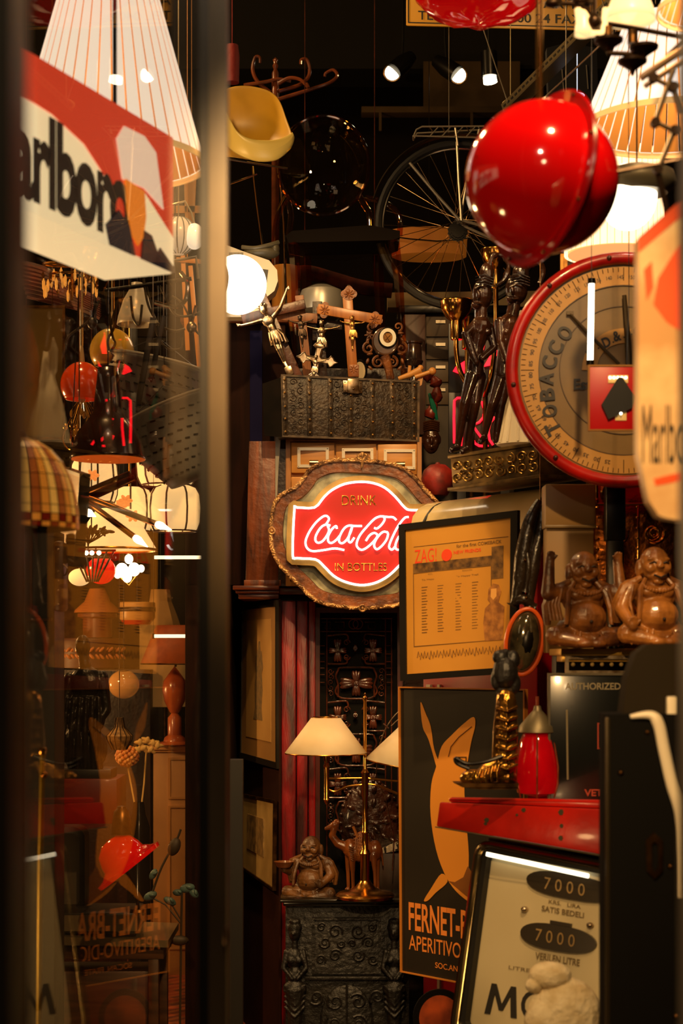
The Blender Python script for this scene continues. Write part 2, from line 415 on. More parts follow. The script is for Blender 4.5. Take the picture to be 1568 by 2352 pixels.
build('metal_corner', mb, M('grey_edge', (150,146,134), .5), T)
mb = MB(6.6); mb.box(638, 1030, 657, 1346, 8, 140); build('side_post', mb, DARKW, T)
# ------------------------------------------------------------------ trunk
T = thing('trunk', 'old black leather trunk with metal straps and studs, full of crucifixes', 'trunk', 800, 1006, 6.55)
mp = quad((646,862,6.5),(962,877,6.6),(961,1013,6.6),(649,1002,6.5), 314, 140)
LEA = M('embossed_leather', (66,52,38), .45, c2=(34,25,18), ns=30, bump=.45, bs=90)
mb = MB(mp=mp); mb.box(0, 0, 314, 140, 0, 130, 2)
vs = [v for v in mb.bm.verts]
bd = build('body', mb, LEA, T)
mb = MB(6.5); mb.prism([(646,865),(649,1002),(606,1000),(602,880)], 8, 12); build('end_panel', mb, M('trunk_end', (28,20,14), .8, c2=(12,9,7), ns=8), T)
for k, x in enumerate((6,62,110,156,206,252,302)):
    mb = MB(mp=mp); mb.box(x-6, 2, x+6, 138, -4, 0, 1); mb.tube([(x-4,3,-4),(x-4,137,-4)], .9, 5); mb.tube([(x+4,3,-4),(x+4,137,-4)], .9, 5)
    st_ = build('strap', mb, M('strap_metal', (74,60,44), .35, .5, c2=(40,32,24), ns=30, bump=.4), T)
    for y in (10,40,72,100,130):
        mb = MB(mp=mp); mb.ell((x,y,-5), 3, 8); build('stud', mb, M('stud_brass', (170,134,80), .3, .8), st_)
for k, x in enumerate((34,133,181,277)):
    mb = MB(mp=mp)
    for j in range(7):
        mb.scroll(x-8+16*(j % 2), 14+j*18, 9, 1.3, 1.2, -1, a0=j*1.3, cw=1 if (j+k) % 2 else -1, n=14)
        mb.scroll(x+8-16*(j % 2), 18+j*18, 6, 1.1, 1.0, -1, a0=j, n=12)
    build('embossed_panel', mb, LEA, T)
mb = MB(mp=mp); mb.box(138,6,182,34,-8,-3,1); mb.box(148,2,174,36,-11,-6,1); mb.ell((161,26,-12), 2.5, 8); mb.ell((142,30,-9),1.5,6); mb.ell((178,30,-9),1.5,6); mb.ell((142,10,-9),1.5,6); mb.ell((178,10,-9),1.5,6)
build('latch', mb, PEWTER, T)
mb = MB(mp=mp); mb.frame(-1,-2,315,142,5,-3,4); build('edge_trim', mb, M('worn_edge', (96,78,56), .5, c2=(48,36,26), ns=30), T)
# ------------------------------------------------------------------ crucifixes and clock in the trunk
def corpus(pre, mat, parent, Y, arms=(-45,-30), spread=60, name='figure', thick=1):
    """hanging figure: local units, head at 0, feet at 130"""
    s = Y/F; mb = MB(Y, pre=pre); t = thick
    mb.ell((-2,0,-6), (9,12,9)); mb.ell((-1,-7,-4), (10,8,10)); mb.limb((0,8,-3),(0,16,0), 5, 6)
    for k in range(8): mb.ell((-2+10*math.cos(k*.785), -7+4*math.sin(k*.785)*.6, -6+8*math.sin(k*.785)), 2.2, 6)
    mb.ell((0,26,0), (16*t,14,8)); mb.ell((1,44,0), (11*t,16,7)); mb.ell((2,60,0), (12*t,10,8))
    for sx, ay in ((-1,arms[0]), (1,arms[1])):
        mb.limb((sx*13,20,0), (sx*spread*.55,20+ay*.55*.5,-1), 5.2, 4); mb.limb((sx*spread*.55,20+ay*.28,-1), (sx*spread,20+ay,0), 4, 2.8)
        mb.ell((sx*spread+sx*3,18+ay,-1), (4.5,3.5,2.5), 8)
        for f in range(4): mb.tube([(sx*(spread+3),16+ay+f*1.5,-2),(sx*(spread+8),13+ay+f*2.4,-4)], 1, 5)
    mb.limb((-4,62,0),(-3,92,-6), 7.5, 5); mb.limb((6,62,0),(4,92,-6), 7.5, 5)
    mb.limb((-3,92,-6),(-1,122,0), 5, 3); mb.limb((4,92,-6),(2,122,0), 5, 3)
    mb.limb((-1,122,0),(0,134,-5), 3, 2.4); mb.limb((2,122,0),(3,134,-5), 3, 2.4)
    f = build(name, mb, mat, parent, vox=s*1.0, smooth_it=1)
    mb = MB(Y, pre=pre)
    mb.lathe(2, 0, [(12.5,50),(14,58),(15,68),(17,80)], 16, sd=.75)
    for k in range(6): mb.tube([(-9+k*4,52,-9),(-12+k*6,66,-11),(-14+k*6.5,80+3*(k % 2),-11)], 1.5, 5)
    mb.tube([(14,54,-3),(19,64,-4),(20,84,-2)], [4,3,5], 6)
    build('loincloth', mb, mat, parent, sol=s*1.2)
YC = 6.62
T = thing('crucifix', 'large dark wood crucifix leaning left with a big shiny brass figure', 'crucifix', 655, 865, YC)
mb = MB(YC); mb.obox((648,790,6), (26,260,8), (0,0,R(-24)), 1.5); mb.obox((628,715,5), (150,22,8), (0,0,R(-14)), 1.5)
build('cross', mb, WALNUT, T)
corpus(rotp(607,712,-21,1.06,-4), PEWTER, T, YC, arms=(-6,-42), spread=60, thick=.9)
mb = MB(YC, pre=rotp(607,712,-21,1.06,-4)); mb.box(-6,134,10,154,-8,-2,1); build('foot_plate', mb, PEWTER, T)
T = thing('crucifix', 'slim pale wood crucifix with a small dark figure and a diamond plaque on top', 'crucifix', 700, 865, YC+.03)
mb = MB(YC+.03); mb.obox((697,772,6), (20,190,7), (0,0,R(-6)), 1.2); mb.obox((680,727,4), (98,22,7), (0,0,R(5)), 1.2)
build('cross', mb, M('pale_cross_wood', (150,96,56), .45, c2=(110,66,36), ns=5, wood=1), T)
corpus(rotp(690,732,-4,.5,-4), M('dark_bronze', (70,56,44), .35, .8), T, YC+.03, arms=(-12,-8), spread=52)
mb = MB(YC+.03); mb.prism([(685,693),(691,702),(686,711),(679,702)], -2, 3); build('plaque', mb, PEWTER, T)
T = thing('crucifix', 'dark crucifix with a medium brass figure, behind the ornate metal cross', 'crucifix', 742, 865, YC+.05)
mb = MB(YC+.05); mb.obox((738,800,8), (20,150,7), (0,0,R(-3)), 1.2); mb.obox((740,745,8), (92,20,7), (0,0,R(3)), 1.2); mb.box(717,690,740,780,10,16,1)
build('cross', mb, DARKW, T)
corpus(rotp(739,744,3,.64,-4), PEWTER, T, YC+.05, arms=(-8,-10), spread=58)
T = thing('crucifix', 'honey wood cross with carved rosette ends and a slim brass figure', 'crucifix', 812, 865, YC+.02)
HON = M('honey_wood', (178,112,46), .35, c2=(140,82,32), ns=4, wood=1)
mb = MB(YC+.02); mb.obox((804,770,4), (23,190,8), (0,0,R(-4)), 1.5); mb.obox((803,722,2), (150,23,8), (0,0,R(10)), 1.5); build('cross', mb, HON, T)
def rosette(cx, cy, ang):
    mb = MB(YC+.02)
    for k in range(3):
        a = R(ang)+R(90)*(k-1); mb.lathe(0,0,[(0,0)]) if 0 else None
        mb.prism([(cx+10*math.cos(a)+9*math.cos(i/12*6.283), cy+10*math.sin(a)+9*math.sin(i/12*6.283)) for i in range(12)], 0, 8)
    mb.prism([(cx+15*math.cos(i/16*6.283), cy+15*math.sin(i/16*6.283)) for i in range(16)], -1, 8)
    for k in range(8):
        a = k*math.pi/4; mb.ell((cx+6.5*math.cos(a), cy+6.5*math.sin(a), -2), (6,1.7,1.6), 8, rot=a)
    build('carved_rosette', mb, M('rosette_wood', (150,88,36), .4, c2=(110,60,24), ns=30, bump=.3), T)
rosette(745,712,190); rosette(860,734,10); rosette(801,675,-90); 
mb = MB(YC+.02); mb.box(802,838,824,866,-3,1,1)
for k in range(8): mb.ell((812+6*math.cos(k*.785), 848+6*math.sin(k*.785), -3), (5,1.5,1.5), 8, rot=k*.785)
build('carved_foot', mb, MATS['rosette_wood'], T)
mb = MB(YC+.02); mb.tube([(801+4*math.cos(i/12*6.28),658+4*math.sin(i/12*6.28),4) for i in range(12)], .9, 6, closed=True); build('hanging_ring', mb, PEWTER, T)
corpus(rotp(809,733,0,.52,-4), M('bronze_gold', (180,130,70), .3, .9), T, YC+.02, arms=(-6,-2), spread=46, thick=.8)
T = thing('crucifix', 'ornate silvery metal crucifix with pointed ends, in front of the others', 'crucifix', 728, 866, 6.58)
def cross_pt(c, s_, ang, L_=1):
    half = [(6,-9),(6,-30),(15,-36),(11,-42),(5,-46),(0,-56)]
    pts = []
    for k in range(4):
        a = k*math.pi/2; sc2 = 1.0 if k != 2 else 1.5
        arm = half+[(-x,y) for x,y in half[::-1]][1:]
        arm = [(x, y if k != 2 else -9+(y+9)*1.3) for x,y in arm]
        arm = [(x,y) for x,y in arm[::-1]]
        for x, y in arm: pts.append((x*math.cos(a)-y*math.sin(a), x*math.sin(a)+y*math.cos(a)))
    an = R(ang); return [(c[0]+(x*math.cos(an)-y*math.sin(an))*s_, c[1]+(x*math.sin(an)+y*math.cos(an))*s_) for x,y in pts]
pp = cross_pt((728,826), .85, 9)
mb = MB(6.58); mb.prism(pp, 0, 5); mb.tube([(x,y,-1) for x,y in pp], 1.4, 6, closed=True); build('cross', mb, PEWTER, T)
corpus(rotp(726,822,9,.42,-4), PEWTER, T, 6.58, arms=(-14,-14), spread=50)
mb = MB(6.58); mb.obox((733,795,-1),(20,8,3),(0,0,R(9)),1); build('title_plate', mb, PEWTER, T)
# barometer
T = thing('barometer', 'carved dark wood barometer with a white ring dial, at the right of the trunk', 'barometer', 890, 872, 6.62)
mb = MB(6.62)
for i, (rr, dd) in enumerate(((33,0),(28,-7))): mb.prism([(884+rr*math.cos(a/24*6.283)*(.93), 785+rr*math.sin(a/24*6.283)) for a in range(24)], dd, 8)
mb.tube([(884+30*math.cos(a/24*6.283)*.93, 785+30*math.sin(a/24*6.283), -4) for a in range(24)], 3, 8, closed=True)
build('round_case', mb, M('barometer_wood', (84,52,28), .3, c2=(44,26,14), ns=14, coat=.4), T)
mb = MB(6.62); c0 = (890,777)
mb.ring([(c0[0]+19*math.cos(a/24*6.283), c0[1]+21*math.sin(a/24*6.283)) for a in range(24)], [(c0[0]+11*math.cos(a/24*6.283), c0[1]+13*math.sin(a/24*6.283)) for a in range(24)], -12, -6)
build('dial_ring', mb, M('enamel_white', (220,215,195), .3), T)
mb = MB(6.62); mb.tube([(c0[0]+20.5*math.cos(a/24*6.283), c0[1]+22.5*math.sin(a/24*6.283), -10) for a in range(24)], 2, 8, closed=True); build('bezel', mb, BLACKM, T)
mb = MB(6.62); mb.prism([(c0[0]+11*math.cos(a/16*6.283), c0[1]+13*math.sin(a/16*6.283)) for a in range(16)], -8, -6); mb.tube([(884,768,-10),(895,786,-10)],1,5); mb.tube([(896,770,-10),(885,782,-10)],1,5); build('movement', mb, OLDBRASS, T)
mb = MB(6.62)
for sx in (-1,1):
    mb.scroll(884+sx*38, 800, 14, 1.3, 3.5, 2, a0=-1.5, cw=sx); mb.scroll(884+sx*16, 832, 14, 1.4, 3.5, 0, a0=-1.5, cw=sx); mb.scroll(884+sx*30, 750, 11, 1.2, 3, 3, a0=1.5, cw=-sx)
    for k in range(6): mb.ell((884+sx*(36+4*math.sin(k*2)), 765+k*16, 1), (7,3.5,3), 8, rot=k*1.1*sx)
for k in range(6): mb.ell((848+5*math.cos(k*1.047), 770+5*math.sin(k*1.047), 0), (7,2.5,2.5), 8, rot=k*1.047)
mb.tube([(884,818,2),(892,845,0),(897,872,0)], [12,10,9], 8)
build('carved_scrollwork', mb, CARVED, T)
T = thing('picture_frame', 'small oval cream plaque between the rosette cross and the barometer', 'plaque', 830, 868, 6.68)
mb = MB(6.68); mb.tube([(826+15*math.cos(a/20*6.283), 852+24*math.sin(a/20*6.283), 0) for a in range(20)], 2.5, 8, closed=True); build('frame', mb, BLACKM, T)
mb = MB(6.68); mb.prism([(826+14*math.cos(a/20*6.283), 852+23*math.sin(a/20*6.283)) for a in range(20)], 0, 4); build('panel', mb, M('plaque_cream', (170,150,110), .5), T)
# things at the right end of the trunk
T = thing('wooden_spindle_toy', 'pale turned wooden spindles sticking out of the right end of the trunk', 'wooden toy', 950, 880, 6.62)
mb = MB(6.62); mb.tube([(915,870,0),(940,862,-4),(966,850,-6)], [5,7,9], 10); mb.tube([(952,868,-10),(992,854,-8)], 5, 10); mb.ell((992,854,-8), 9, 12); mb.tube([(941,840,0),(938,870,0)], 4, 8); mb.ell((965,846,-6), 7, 12)
mb.prism([(958,872),(972,862),(968,885),(960,890)], -6, 0); build('spindles', mb, M('pale_turned_wood', (190,134,66), .4), T)
mb = MB(6.7); mb.lathe(949,0,[(0,786),(22,786),(22,790),(19,792),(20,826),(23,830),(18,842),(0,842)], 20); mb.lathe(950,0,[(10,842),(8,860),(14,880)],14)
solo('brown_glazed_cup', mb, M('dark_glaze', (34,24,20), .2, c2=(60,36,24), ns=14, coat=.5), 'dark brown glazed cup standing behind the right end of the trunk', 'cup')
def mask(name, cx, cy, w_, h_, Y, mat, label, fx=1):
    T = thing(name, label, 'carving', cx, cy+h_/2, Y); mb = MB(Y); s = Y/F
    mb.ell((cx,cy,0), (w_/2,h_/2,w_*.35)); mb.ell((cx,cy+h_*.06,-w_*.36), (w_*.09,h_*.14,w_*.14))
    for sx in (-1,1):
        mb.ell((cx+sx*w_*.2,cy-h_*.1,-w_*.28), (w_*.13,h_*.05,w_*.1)); mb.ell((cx+sx*w_*.25,cy+h_*.08,-w_*.2), (w_*.15,h_*.12,w_*.12)); mb.ell((cx+sx*w_*.5,cy,0), (w_*.07,h_*.15,w_*.1))
    mb.tube([(cx-w_*.2,cy+h_*.22,-w_*.26),(cx,cy+h_*.27,-w_*.34),(cx+w_*.2,cy+h_*.22,-w_*.26)], w_*.05, 8)
    mb.tube([(cx-w_*.2,cy+h_*.3,-w_*.22),(cx,cy+h_*.32,-w_*.3),(cx+w_*.2,cy+h_*.3,-w_*.22)], w_*.05, 8)
    build('head', mb, mat, T, vox=s*1.6)
    mb = MB(Y)
    for k in range(5): mb.tube([(cx-w_*.45, cy-h_*.3-k*h_*.07, -w_*.1),(cx,cy-h_*.36-k*h_*.07,-w_*.38),(cx+w_*.45, cy-h_*.3-k*h_*.07, -w_*.1)], w_*.06, 8)
    build('headdress', mb, mat, T)
mask('carved_mask', 990, 1010, 40, 66, 6.7, EBONY, 'dark carved head with ridged headdress behind the right side of the trunk')
T = thing('carved_parrot', 'dark red and green carved parrot right of the studded trunk', 'bird carving', 985, 985, 6.75)
mb = MB(6.75); mb.tube(smooth_pts([(972,862,0),(992,868,0),(1003,890,0),(998,925,0),(985,960,0)],5), [7,10,12,16,14]*4+[12], 10)
build('body', mb, M('parrot_red', (110,34,18), .35, c2=(60,20,12), ns=16), T)
mb = MB(6.75); mb.tube([(985,905,-8),(994,935,-12),(1003,965,-6)], [3,7,3], 8); build('wing', mb, M('parrot_green', (18,92,70), .35), T)
mb = MB(6.75); mb.tube([(968,862,0),(962,868,-2),(964,876,-2)], [5,4,1], 8); build('beak', mb, BLACK, T)
# red clay pot
mb = MB(6.45); mb.lathe(1005,0,[(0,1140),(22,1138),(36,1118),(38,1098),(32,1080),(18,1068),(6,1066),(4,1062),(0,1062)], 28)
solo('red_clay_vase', mb, M('red_clay', (150,36,24), .5, c2=(80,20,14), ns=16, bump=.2), 'round dark red clay vase between the mirror sign and the cream cooler', 'vase')
# ------------------------------------------------------------------ mirror with neon sign
T = thing('framed_mirror', 'curved wooden mirror frame with gilt carved edge, around the neon sign', 'mirror', 826, 1397, 6.4)
out = [(832,1059),(775,1057),(740,1064),(711,1080),(695,1102),(676,1121),(647,1136),(631,1156),(624,1190),(622,1222),(625,1258),(640,1293),(664,1321),(692,1348),(718,1374),(750,1388),(791,1394),(832,1397),(880,1394),(918,1388),(950,1370),(978,1340),(1002,1308),(1018,1275),(1024,1222),(1018,1180),(1002,1152),(975,1124),(957,1102),(928,1077),(887,1064)]
outs = [(p[0],p[1]) for p in smooth_pts([(a,b,0) for a,b in out], 4, True)]
inn = offset2(outs, -27)
if abs(inn[0][1]-1059) > 60 or inn[0][1] < 1059: inn = offset2(outs, 27)
ins = inn
mb = MB(6.4); mb.ring(outs, ins, 0, 18); build('frame', mb, M('burl_wood', (140,78,32), .35, c2=(78,42,18), ns=24, bump=.25, bs=60), T)
mb = MB(6.4); mb.tube([(x,y,-3) for x,y in outs], 4.6, 7, closed=True)
n = len(outs)
for i in range(n):
    for j in range(2):
        a = outs[i]; b = outs[(i+1) % n]; f = j/2; x = a[0]+(b[0]-a[0])*f; y = a[1]+(b[1]-a[1])*f
        an = math.atan2(b[1]-a[1], b[0]-a[0])
        mb.ell((x+2*math.sin(i*2.2+j), y+2*math.cos(i*2.2+j), -6), (5.4,2.9,3), 7, rot=an+.8*math.sin(i*1.3+j*2))
for (x,y) in ((624,1220),(832,1397)):
    mb.tube([(x+7*math.cos(a/14*6.283),y+7*math.sin(a/14*6.283),-8) for a in range(14)], 2.2, 6, closed=True); mb.ell((x,y,-9), 4, 10)
build('gilt_edge', mb, M('gilt', (220,170,108), .35, .5, c2=(90,58,30), ns=40, bump=.3, bs=120), T)
mb = MB(6.4)
for k in range(9): mb.ell((832+13*math.cos(k*.7)*(.4+.07*k), 1052+9*math.sin(k*.7)*(.5+.05*k), -6), (7,3.5,3.5), 8, rot=k*.9)
mb.ell((832,1046,-8),(5,7,4)); mb.tube([(832,1060,-5),(830,1076,-4)],[5,1.5],6); mb.scroll(820,1054,7,1.2,2,-7); mb.scroll(845,1054,7,1.2,2,-7,a0=3,cw=-1)
build('crest', mb, MATS['gilt'], T)
mb = MB(6.4); mb.prism(offset2(ins, -1 if True else 0), 12, 16)
build('mirror_glass', mb, M('aged_mirror', (190,186,150), .3, .25, c2=(120,116,88), ns=22), T)
mb = MB(6.4); mb.tube([(760,1090,16),(760,1090,124)], 4, 8); mb.tube([(900,1090,16),(900,1090,124)], 4, 8); build('wall_hook', mb, STEEL, T)
# neon sign
T = thing('neon_sign', 'red neon sign reading Drink Coca-Cola in Bottles, mounted on the mirror', 'neon sign', 826, 1345, 6.36)
top = [(676,1170),(682,1166),(722,1166),(743,1143),(762,1126),(791,1112),(826,1107),(857,1110),(884,1121),(908,1142),(930,1167),(945,1172),(976,1172),(984,1178)]
bot = [(984,1272),(976,1281),(938,1283),(918,1298),(902,1314),(884,1328),(858,1340),(826,1344),(791,1336),(765,1322),(743,1300),(724,1285),(682,1282),(672,1273)]
oc = [(p[0],p[1]) for p in smooth_pts([(a,b,0) for a,b in top+bot], 3, True)]
gb = offset2(oc, 15)
cxm = sum(p[0] for p in gb)/len(gb)
if min(p[0] for p in gb) > 665: gb = offset2(oc, -15)
mb = MB(6.36); mb.prism(gb, 6, 14); build('gold_backboard', mb, M('gold_mirror', (200,160,84), .25, .5, c2=(130,100,46), ns=8), T)
mb = MB(6.36); mb.prism(oc, 1, 7); build('red_panel', mb, M('sign_red', (196,10,6), .5), T)
NEON = M('white_neon', (255,250,245), .3, em=(255,246,238), es=2.6)
mb = MB(6.36); mb.tube([(x,y,-4) for x,y in oc], 2.6, 8, closed=True); build('neon_border', mb, NEON, T)
cc = lambda L_: smooth_pts([(520+a/3.136, 1000+b/3.136, -9) for a,b in L_], 5)
ST = [[(715,645),(738,605),(720,582),(690,590),(640,635),(595,700),(570,765),(580,812),(620,835),(700,828),(780,816),(848,828)],
 [(748,652),(715,645),(680,665),(648,715),(640,755),(658,775),(690,765),(722,725),(738,685),(728,655)],
 [(795,675),(788,655),(758,680),(732,730),(735,768),(758,776),(790,755),(815,725)],
 [(975,655),(925,655),(880,652),(845,675),(815,730),(812,768),(835,778),(868,750),(895,695),(905,658)],
 [(905,658),(885,715),(878,760),(895,772),(920,738)],
 [(1062,668),(1085,672),(1120,640),(1138,605),(1120,585),(1070,600),(1010,660),(958,725),(936,785),(952,818),(985,824),(1035,790),(1078,742),(1085,718),(1062,705),(1030,722),(1003,762)],
 [(1120,585),(1160,590),(1198,592),(1222,612)],
 [(1160,700),(1125,698),(1085,738),(1062,790),(1080,822),(1115,800),(1150,755),(1162,712),(1150,695)],
 [(1310,590),(1280,598),(1232,660),(1185,755),(1170,805),(1190,825),(1215,800)],
 [(1345,690),(1310,690),(1262,705),(1225,760),(1215,810),(1240,825),(1280,790),(1310,735),(1318,700)],
 [(1318,700),(1300,765),(1296,812),(1320,822),(1345,790)]]
mb = MB(6.36)
for L_ in ST: mb.tube(cc(L_), 2.35, 8)
build('neon_script', mb, NEON, T)
GT = M('gold_lettering', (225,165,60), .25, .9)
mb = MB(6.36); mb.text('DRINK', 785,1138,864,1160, 0, bold=-.008)
build('drink_lettering', mb, GT, T, sol=.004)
mb = MB(6.36); mb.text('IN BOTTLES', 769,1293,888,1311, 0, bold=-.008); build('bottles_lettering', mb, GT, T, sol=.004)
# ------------------------------------------------------------------ statues
def buddha(cx, by, h, Y, mat, label, arms='lap', face=0, group=None, cat='statue', base=False):
    """laughing seated figure, h tall, resting at by; face turns it about the vertical"""
    k = h/140; s = Y/F; ca, sa = math.cos(R(face)), math.sin(R(face))
    pre = lambda p: (cx+(p[0]*ca-p[2]*sa)*k, by+p[1]*k, (p[0]*sa+p[2]*ca)*k)
    T = thing('laughing_buddha', label, cat, cx, by, Y, group)
    mb = MB(Y, pre=pre)
    mb.ell((0,-14,0), (50,13,32)); mb.ell((0,-28,2), (40,22,28)); mb.ell((0,-44,-14), (30,24,24)); mb.ell((0,-70,0), (32,24,20))
    for sx in (-1,1):
        mb.ell((sx*12,-76,-14), (13,9,9)); mb.limb((sx*14,-16,-10), (sx*48,-18,-22), 14, 14)
        mb.limb((sx*48,-16,-22), (sx*12,-9,-38), 12, 8); mb.ell((sx*8,-7,-42), (14,6,8))
        mb.ell((sx*34,-80,0), (14,14,14))
    mb.limb((0,-88,0),(0,-98,-2), 15, 14); mb.ell((0,-115,-3), (21,24,22)); mb.ell((0,-100,-8), (17,10,14))
    for sx in (-1,1):
        mb.ell((sx*11,-108,-18), (8,7,7)); mb.ell((sx*22,-108,0), (4.5,13,6)); mb.ell((sx*9,-121,-19), (8,3,4))
    mb.ell((0,-113,-25), (4,6,5)); mb.ell((0,-111,-26), (6,3.4,4)); mb.ell((0,-97,-21), (9,3,5)); mb.ell((0,-90,-18), (8,4,5))
    for sx in (-1,1):
        if arms == 'up' : P_ = [(sx*34,-82,0),(sx*54,-78,-8),(sx*50,-124,-4)]
        elif arms == 'lap': P_ = [(sx*34,-82,0),(sx*46,-56,-6),(sx*30,-36,-34)] if sx > 0 else [(sx*34,-82,0),(sx*48,-60,-4),(sx*54,-66,-28)]
        else: P_ = [(sx*34,-82,0),(sx*50,-52,-8),(sx*44,-28,-34)]
        mb.limb(P_[0], P_[1], 12, 10); mb.limb(P_[1], P_[2], 10, 7); x, y, z = P_[2]
        mb.ell((x,y-3,z-2), (7,7,5))
        for f in range(4): mb.limb((x-4+f*2.7,y-6,z-4),(x-5+f*3.2,y-14+abs(f-1.5)*1.5,z-6), 2.1, 1.6, 6)
        mb.limb((x-sx*5,y-3,z-3),(x-sx*9,y-8,z-7), 2.4, 1.8, 6)
    build('body', mb, mat, T, vox=s*k*1.5, smooth_it=2)
    mb = MB(Y, pre=pre)                                       # robe: sleeves and open edges
    for sx in (-1,1):
        mb.tube([(sx*16,-94,-10),(sx*27,-78,-19),(sx*31,-56,-28),(sx*33,-34,-28)], [3,4,4,3], 7)
        mb.tube([(sx*20,-96,-4),(sx*44,-82,-4),(sx*52,-60,4),(sx*50,-34,8)], [4,8,8,5], 8)
        for f in range(4): mb.tube([(sx*(34+f*4),-86+f*3,-12+f*3),(sx*(40+f*4),-62,-14+f*3),(sx*(36+f*4),-40,-16+f*4)], 2.2, 6)
        for f in range(5): mb.tube([(sx*(14+f*8),-24+f,-34+f*2),(sx*(18+f*8),-12,-38+f*3),(sx*(10+f*8),-4,-36+f*2)], 2, 6)
    build('robe', mb, mat, T)
    mb = MB(Y, pre=pre)
    for f in range(15):
        a = math.pi*(f+.5)/15; mb.ell((22*math.cos(a),-86+9*math.sin(a),-17-6*math.sin(a)), 3, 7)
    build('bead_necklace', mb, mat, T)
    mb = MB(Y, pre=pre)                                       # mouth and eye lines
    mb.tube([(-9,-99,-24),(0,-95,-27),(9,-99,-24)], 1.5, 6)
    for sx in (-1,1): mb.tube([(sx*5,-115,-23.5),(sx*9,-117,-24),(sx*14,-114,-20)], 1.1, 6)
    mb.ell((0,-38,-39), 2.4, 7)
    build('face_lines', mb, M('carving_shadow_stain', (34,18,10), .6), T)
    return T, pre
BW = M('buddha_wood', (134,78,34), .35, c2=(84,46,20), ns=14, bump=.15, bs=60, coat=.2)
T, pre = buddha(716, 2066, 148, 6.25, M('buddha_wood_dark', (112,72,32), .45, c2=(58,36,16), ns=16, coat=.05, bump=.35, bs=60), 'small dark wooden laughing Buddha sitting beside the carved camel', face=-18)
mb = MB(6.25, pre=pre); mb.lathe(-54, -30, [(0,-68),(14,-72),(22,-84),(20,-84),(12,-74),(0,-72)], 16); build('bowl', mb, BW, T)
# camel
T = thing('carved_camel', 'carved wooden camel with a netted saddle, standing behind the brass lamp', 'camel carving', 820, 2052, 6.4)
s_ = 6.4/F; mb = MB(6.4); d0 = 20
mb.ell((835,1958,d0), (38,26,18)); mb.ell((832,1932,d0), (18,22,13)); mb.ell((805,1950,d0), (20,22,15)); mb.ell((862,1955,d0), (16,24,15))
mb.limb((800,1950,d0),(776,1940,d0), 13, 10); mb.limb((776,1940,d0),(762,1922,d0), 10, 8); mb.limb((762,1922,d0),(768,1902,d0), 8, 8)
mb.ell((768,1897,d0), (11,9,9)); mb.limb((764,1899,d0),(749,1905,d0), 7, 5); mb.ell((777,1890,d0-7), (3,5,3)); mb.ell((777,1890,d0+7), (3,5,3)); mb.ell((772,1888,d0),(6,5,6))
for (x, x2, dd) in ((808,811,-8),(800,800,10),(858,862,-8),(866,868,10)):
    mb.limb((x,1965,d0+dd),(x2-1,2002,d0+dd), 9, 5.5); mb.limb((x2-1,2002,d0+dd),(x2,2042,d0+dd), 5, 4); mb.ell((x2-2,2047,d0+dd), (7,5,6))
mb.limb((876,1950,d0),(880,1990,d0), 3, 2)
build('body', mb, M('camel_wood', (156,86,32), .3, c2=(104,54,20), ns=9, coat=.3), T, vox=s_*1.6)
mb = MB(6.4)
for i in range(6):
    mb.tube([(818+i*4,1912+abs(i-2.5)*3,d0-15),(816+i*4,1940,d0-20),(820+i*4,1966,d0-19)], 1.2, 5); mb.tube([(812,1918+i*8,d0-16),(832,1922+i*8,d0-21),(846,1916+i*8,d0-15)], 1.2, 5)
mb.tube([(811,1900,d0-8),(822,1925,d0-18)], 3.4, 8)
build('saddle_net', mb, M('saddle_wood', (170,104,46), .35), T)
mb = MB(6.4)
for i in range(7): mb.tube([(800+i,1944+i*5,d0-16),(812,1948+i*5,d0-19)], 1.6, 5)
build('carved_mane', mb, CARVED, T)
# black carved cabinet with figures
T = thing('black_cabinet', 'low black carved cabinet with two female figures at its corners, carrying the lamp', 'cabinet', 790, 2500, 6.15)
mb = MB(6.15); mb.box(655, 2078, 940, 2518, 10, 130, 2); build('body', mb, BLKCARVE, T)
mb = MB(6.15); mb.box(643, 2062, 950, 2070, -26, 140, 2); mb.box(650, 2070, 945, 2080, -10, 135, 3); build('top', mb, M('black_top', (32,28,20), .18, c2=(20,16,12), ns=6, coat=.5), T)
mb = MB(6.15); mb.frame(716, 2108, 875, 2238, 6, 2, 12); mb.box(700, 2242, 900, 2250, -6, 12, 2)
for sx in (-1,1):
    for (a, b, r_) in ((26,2140,17),(50,2165,14),(26,2195,15),(60,2205,12),(58,2130,10),(12,2168,9)):
        mb.scroll(796+sx*a, b, r_, 1.5, 3, 6, a0=b*.1, cw=sx, n=20)
build('carved_panel', mb, BLKCARVE, T)
mb = MB(6.15); mb.ell((796,2350,8), (62,88,10), 24)
for sx in (-1,1):
    for (a, b, r_) in ((26,2300,20),(30,2350,20),(24,2400,20),(70,2290,18)):
        mb.scroll(796+sx*a, b, r_, 1.4, 3.5, -2, a0=b*.13, cw=sx, n=20)
mb.tube([(796,2262,-3),(796,2438,-3)], 3, 6)
build('carved_oval', mb, BLKCARVE, T)
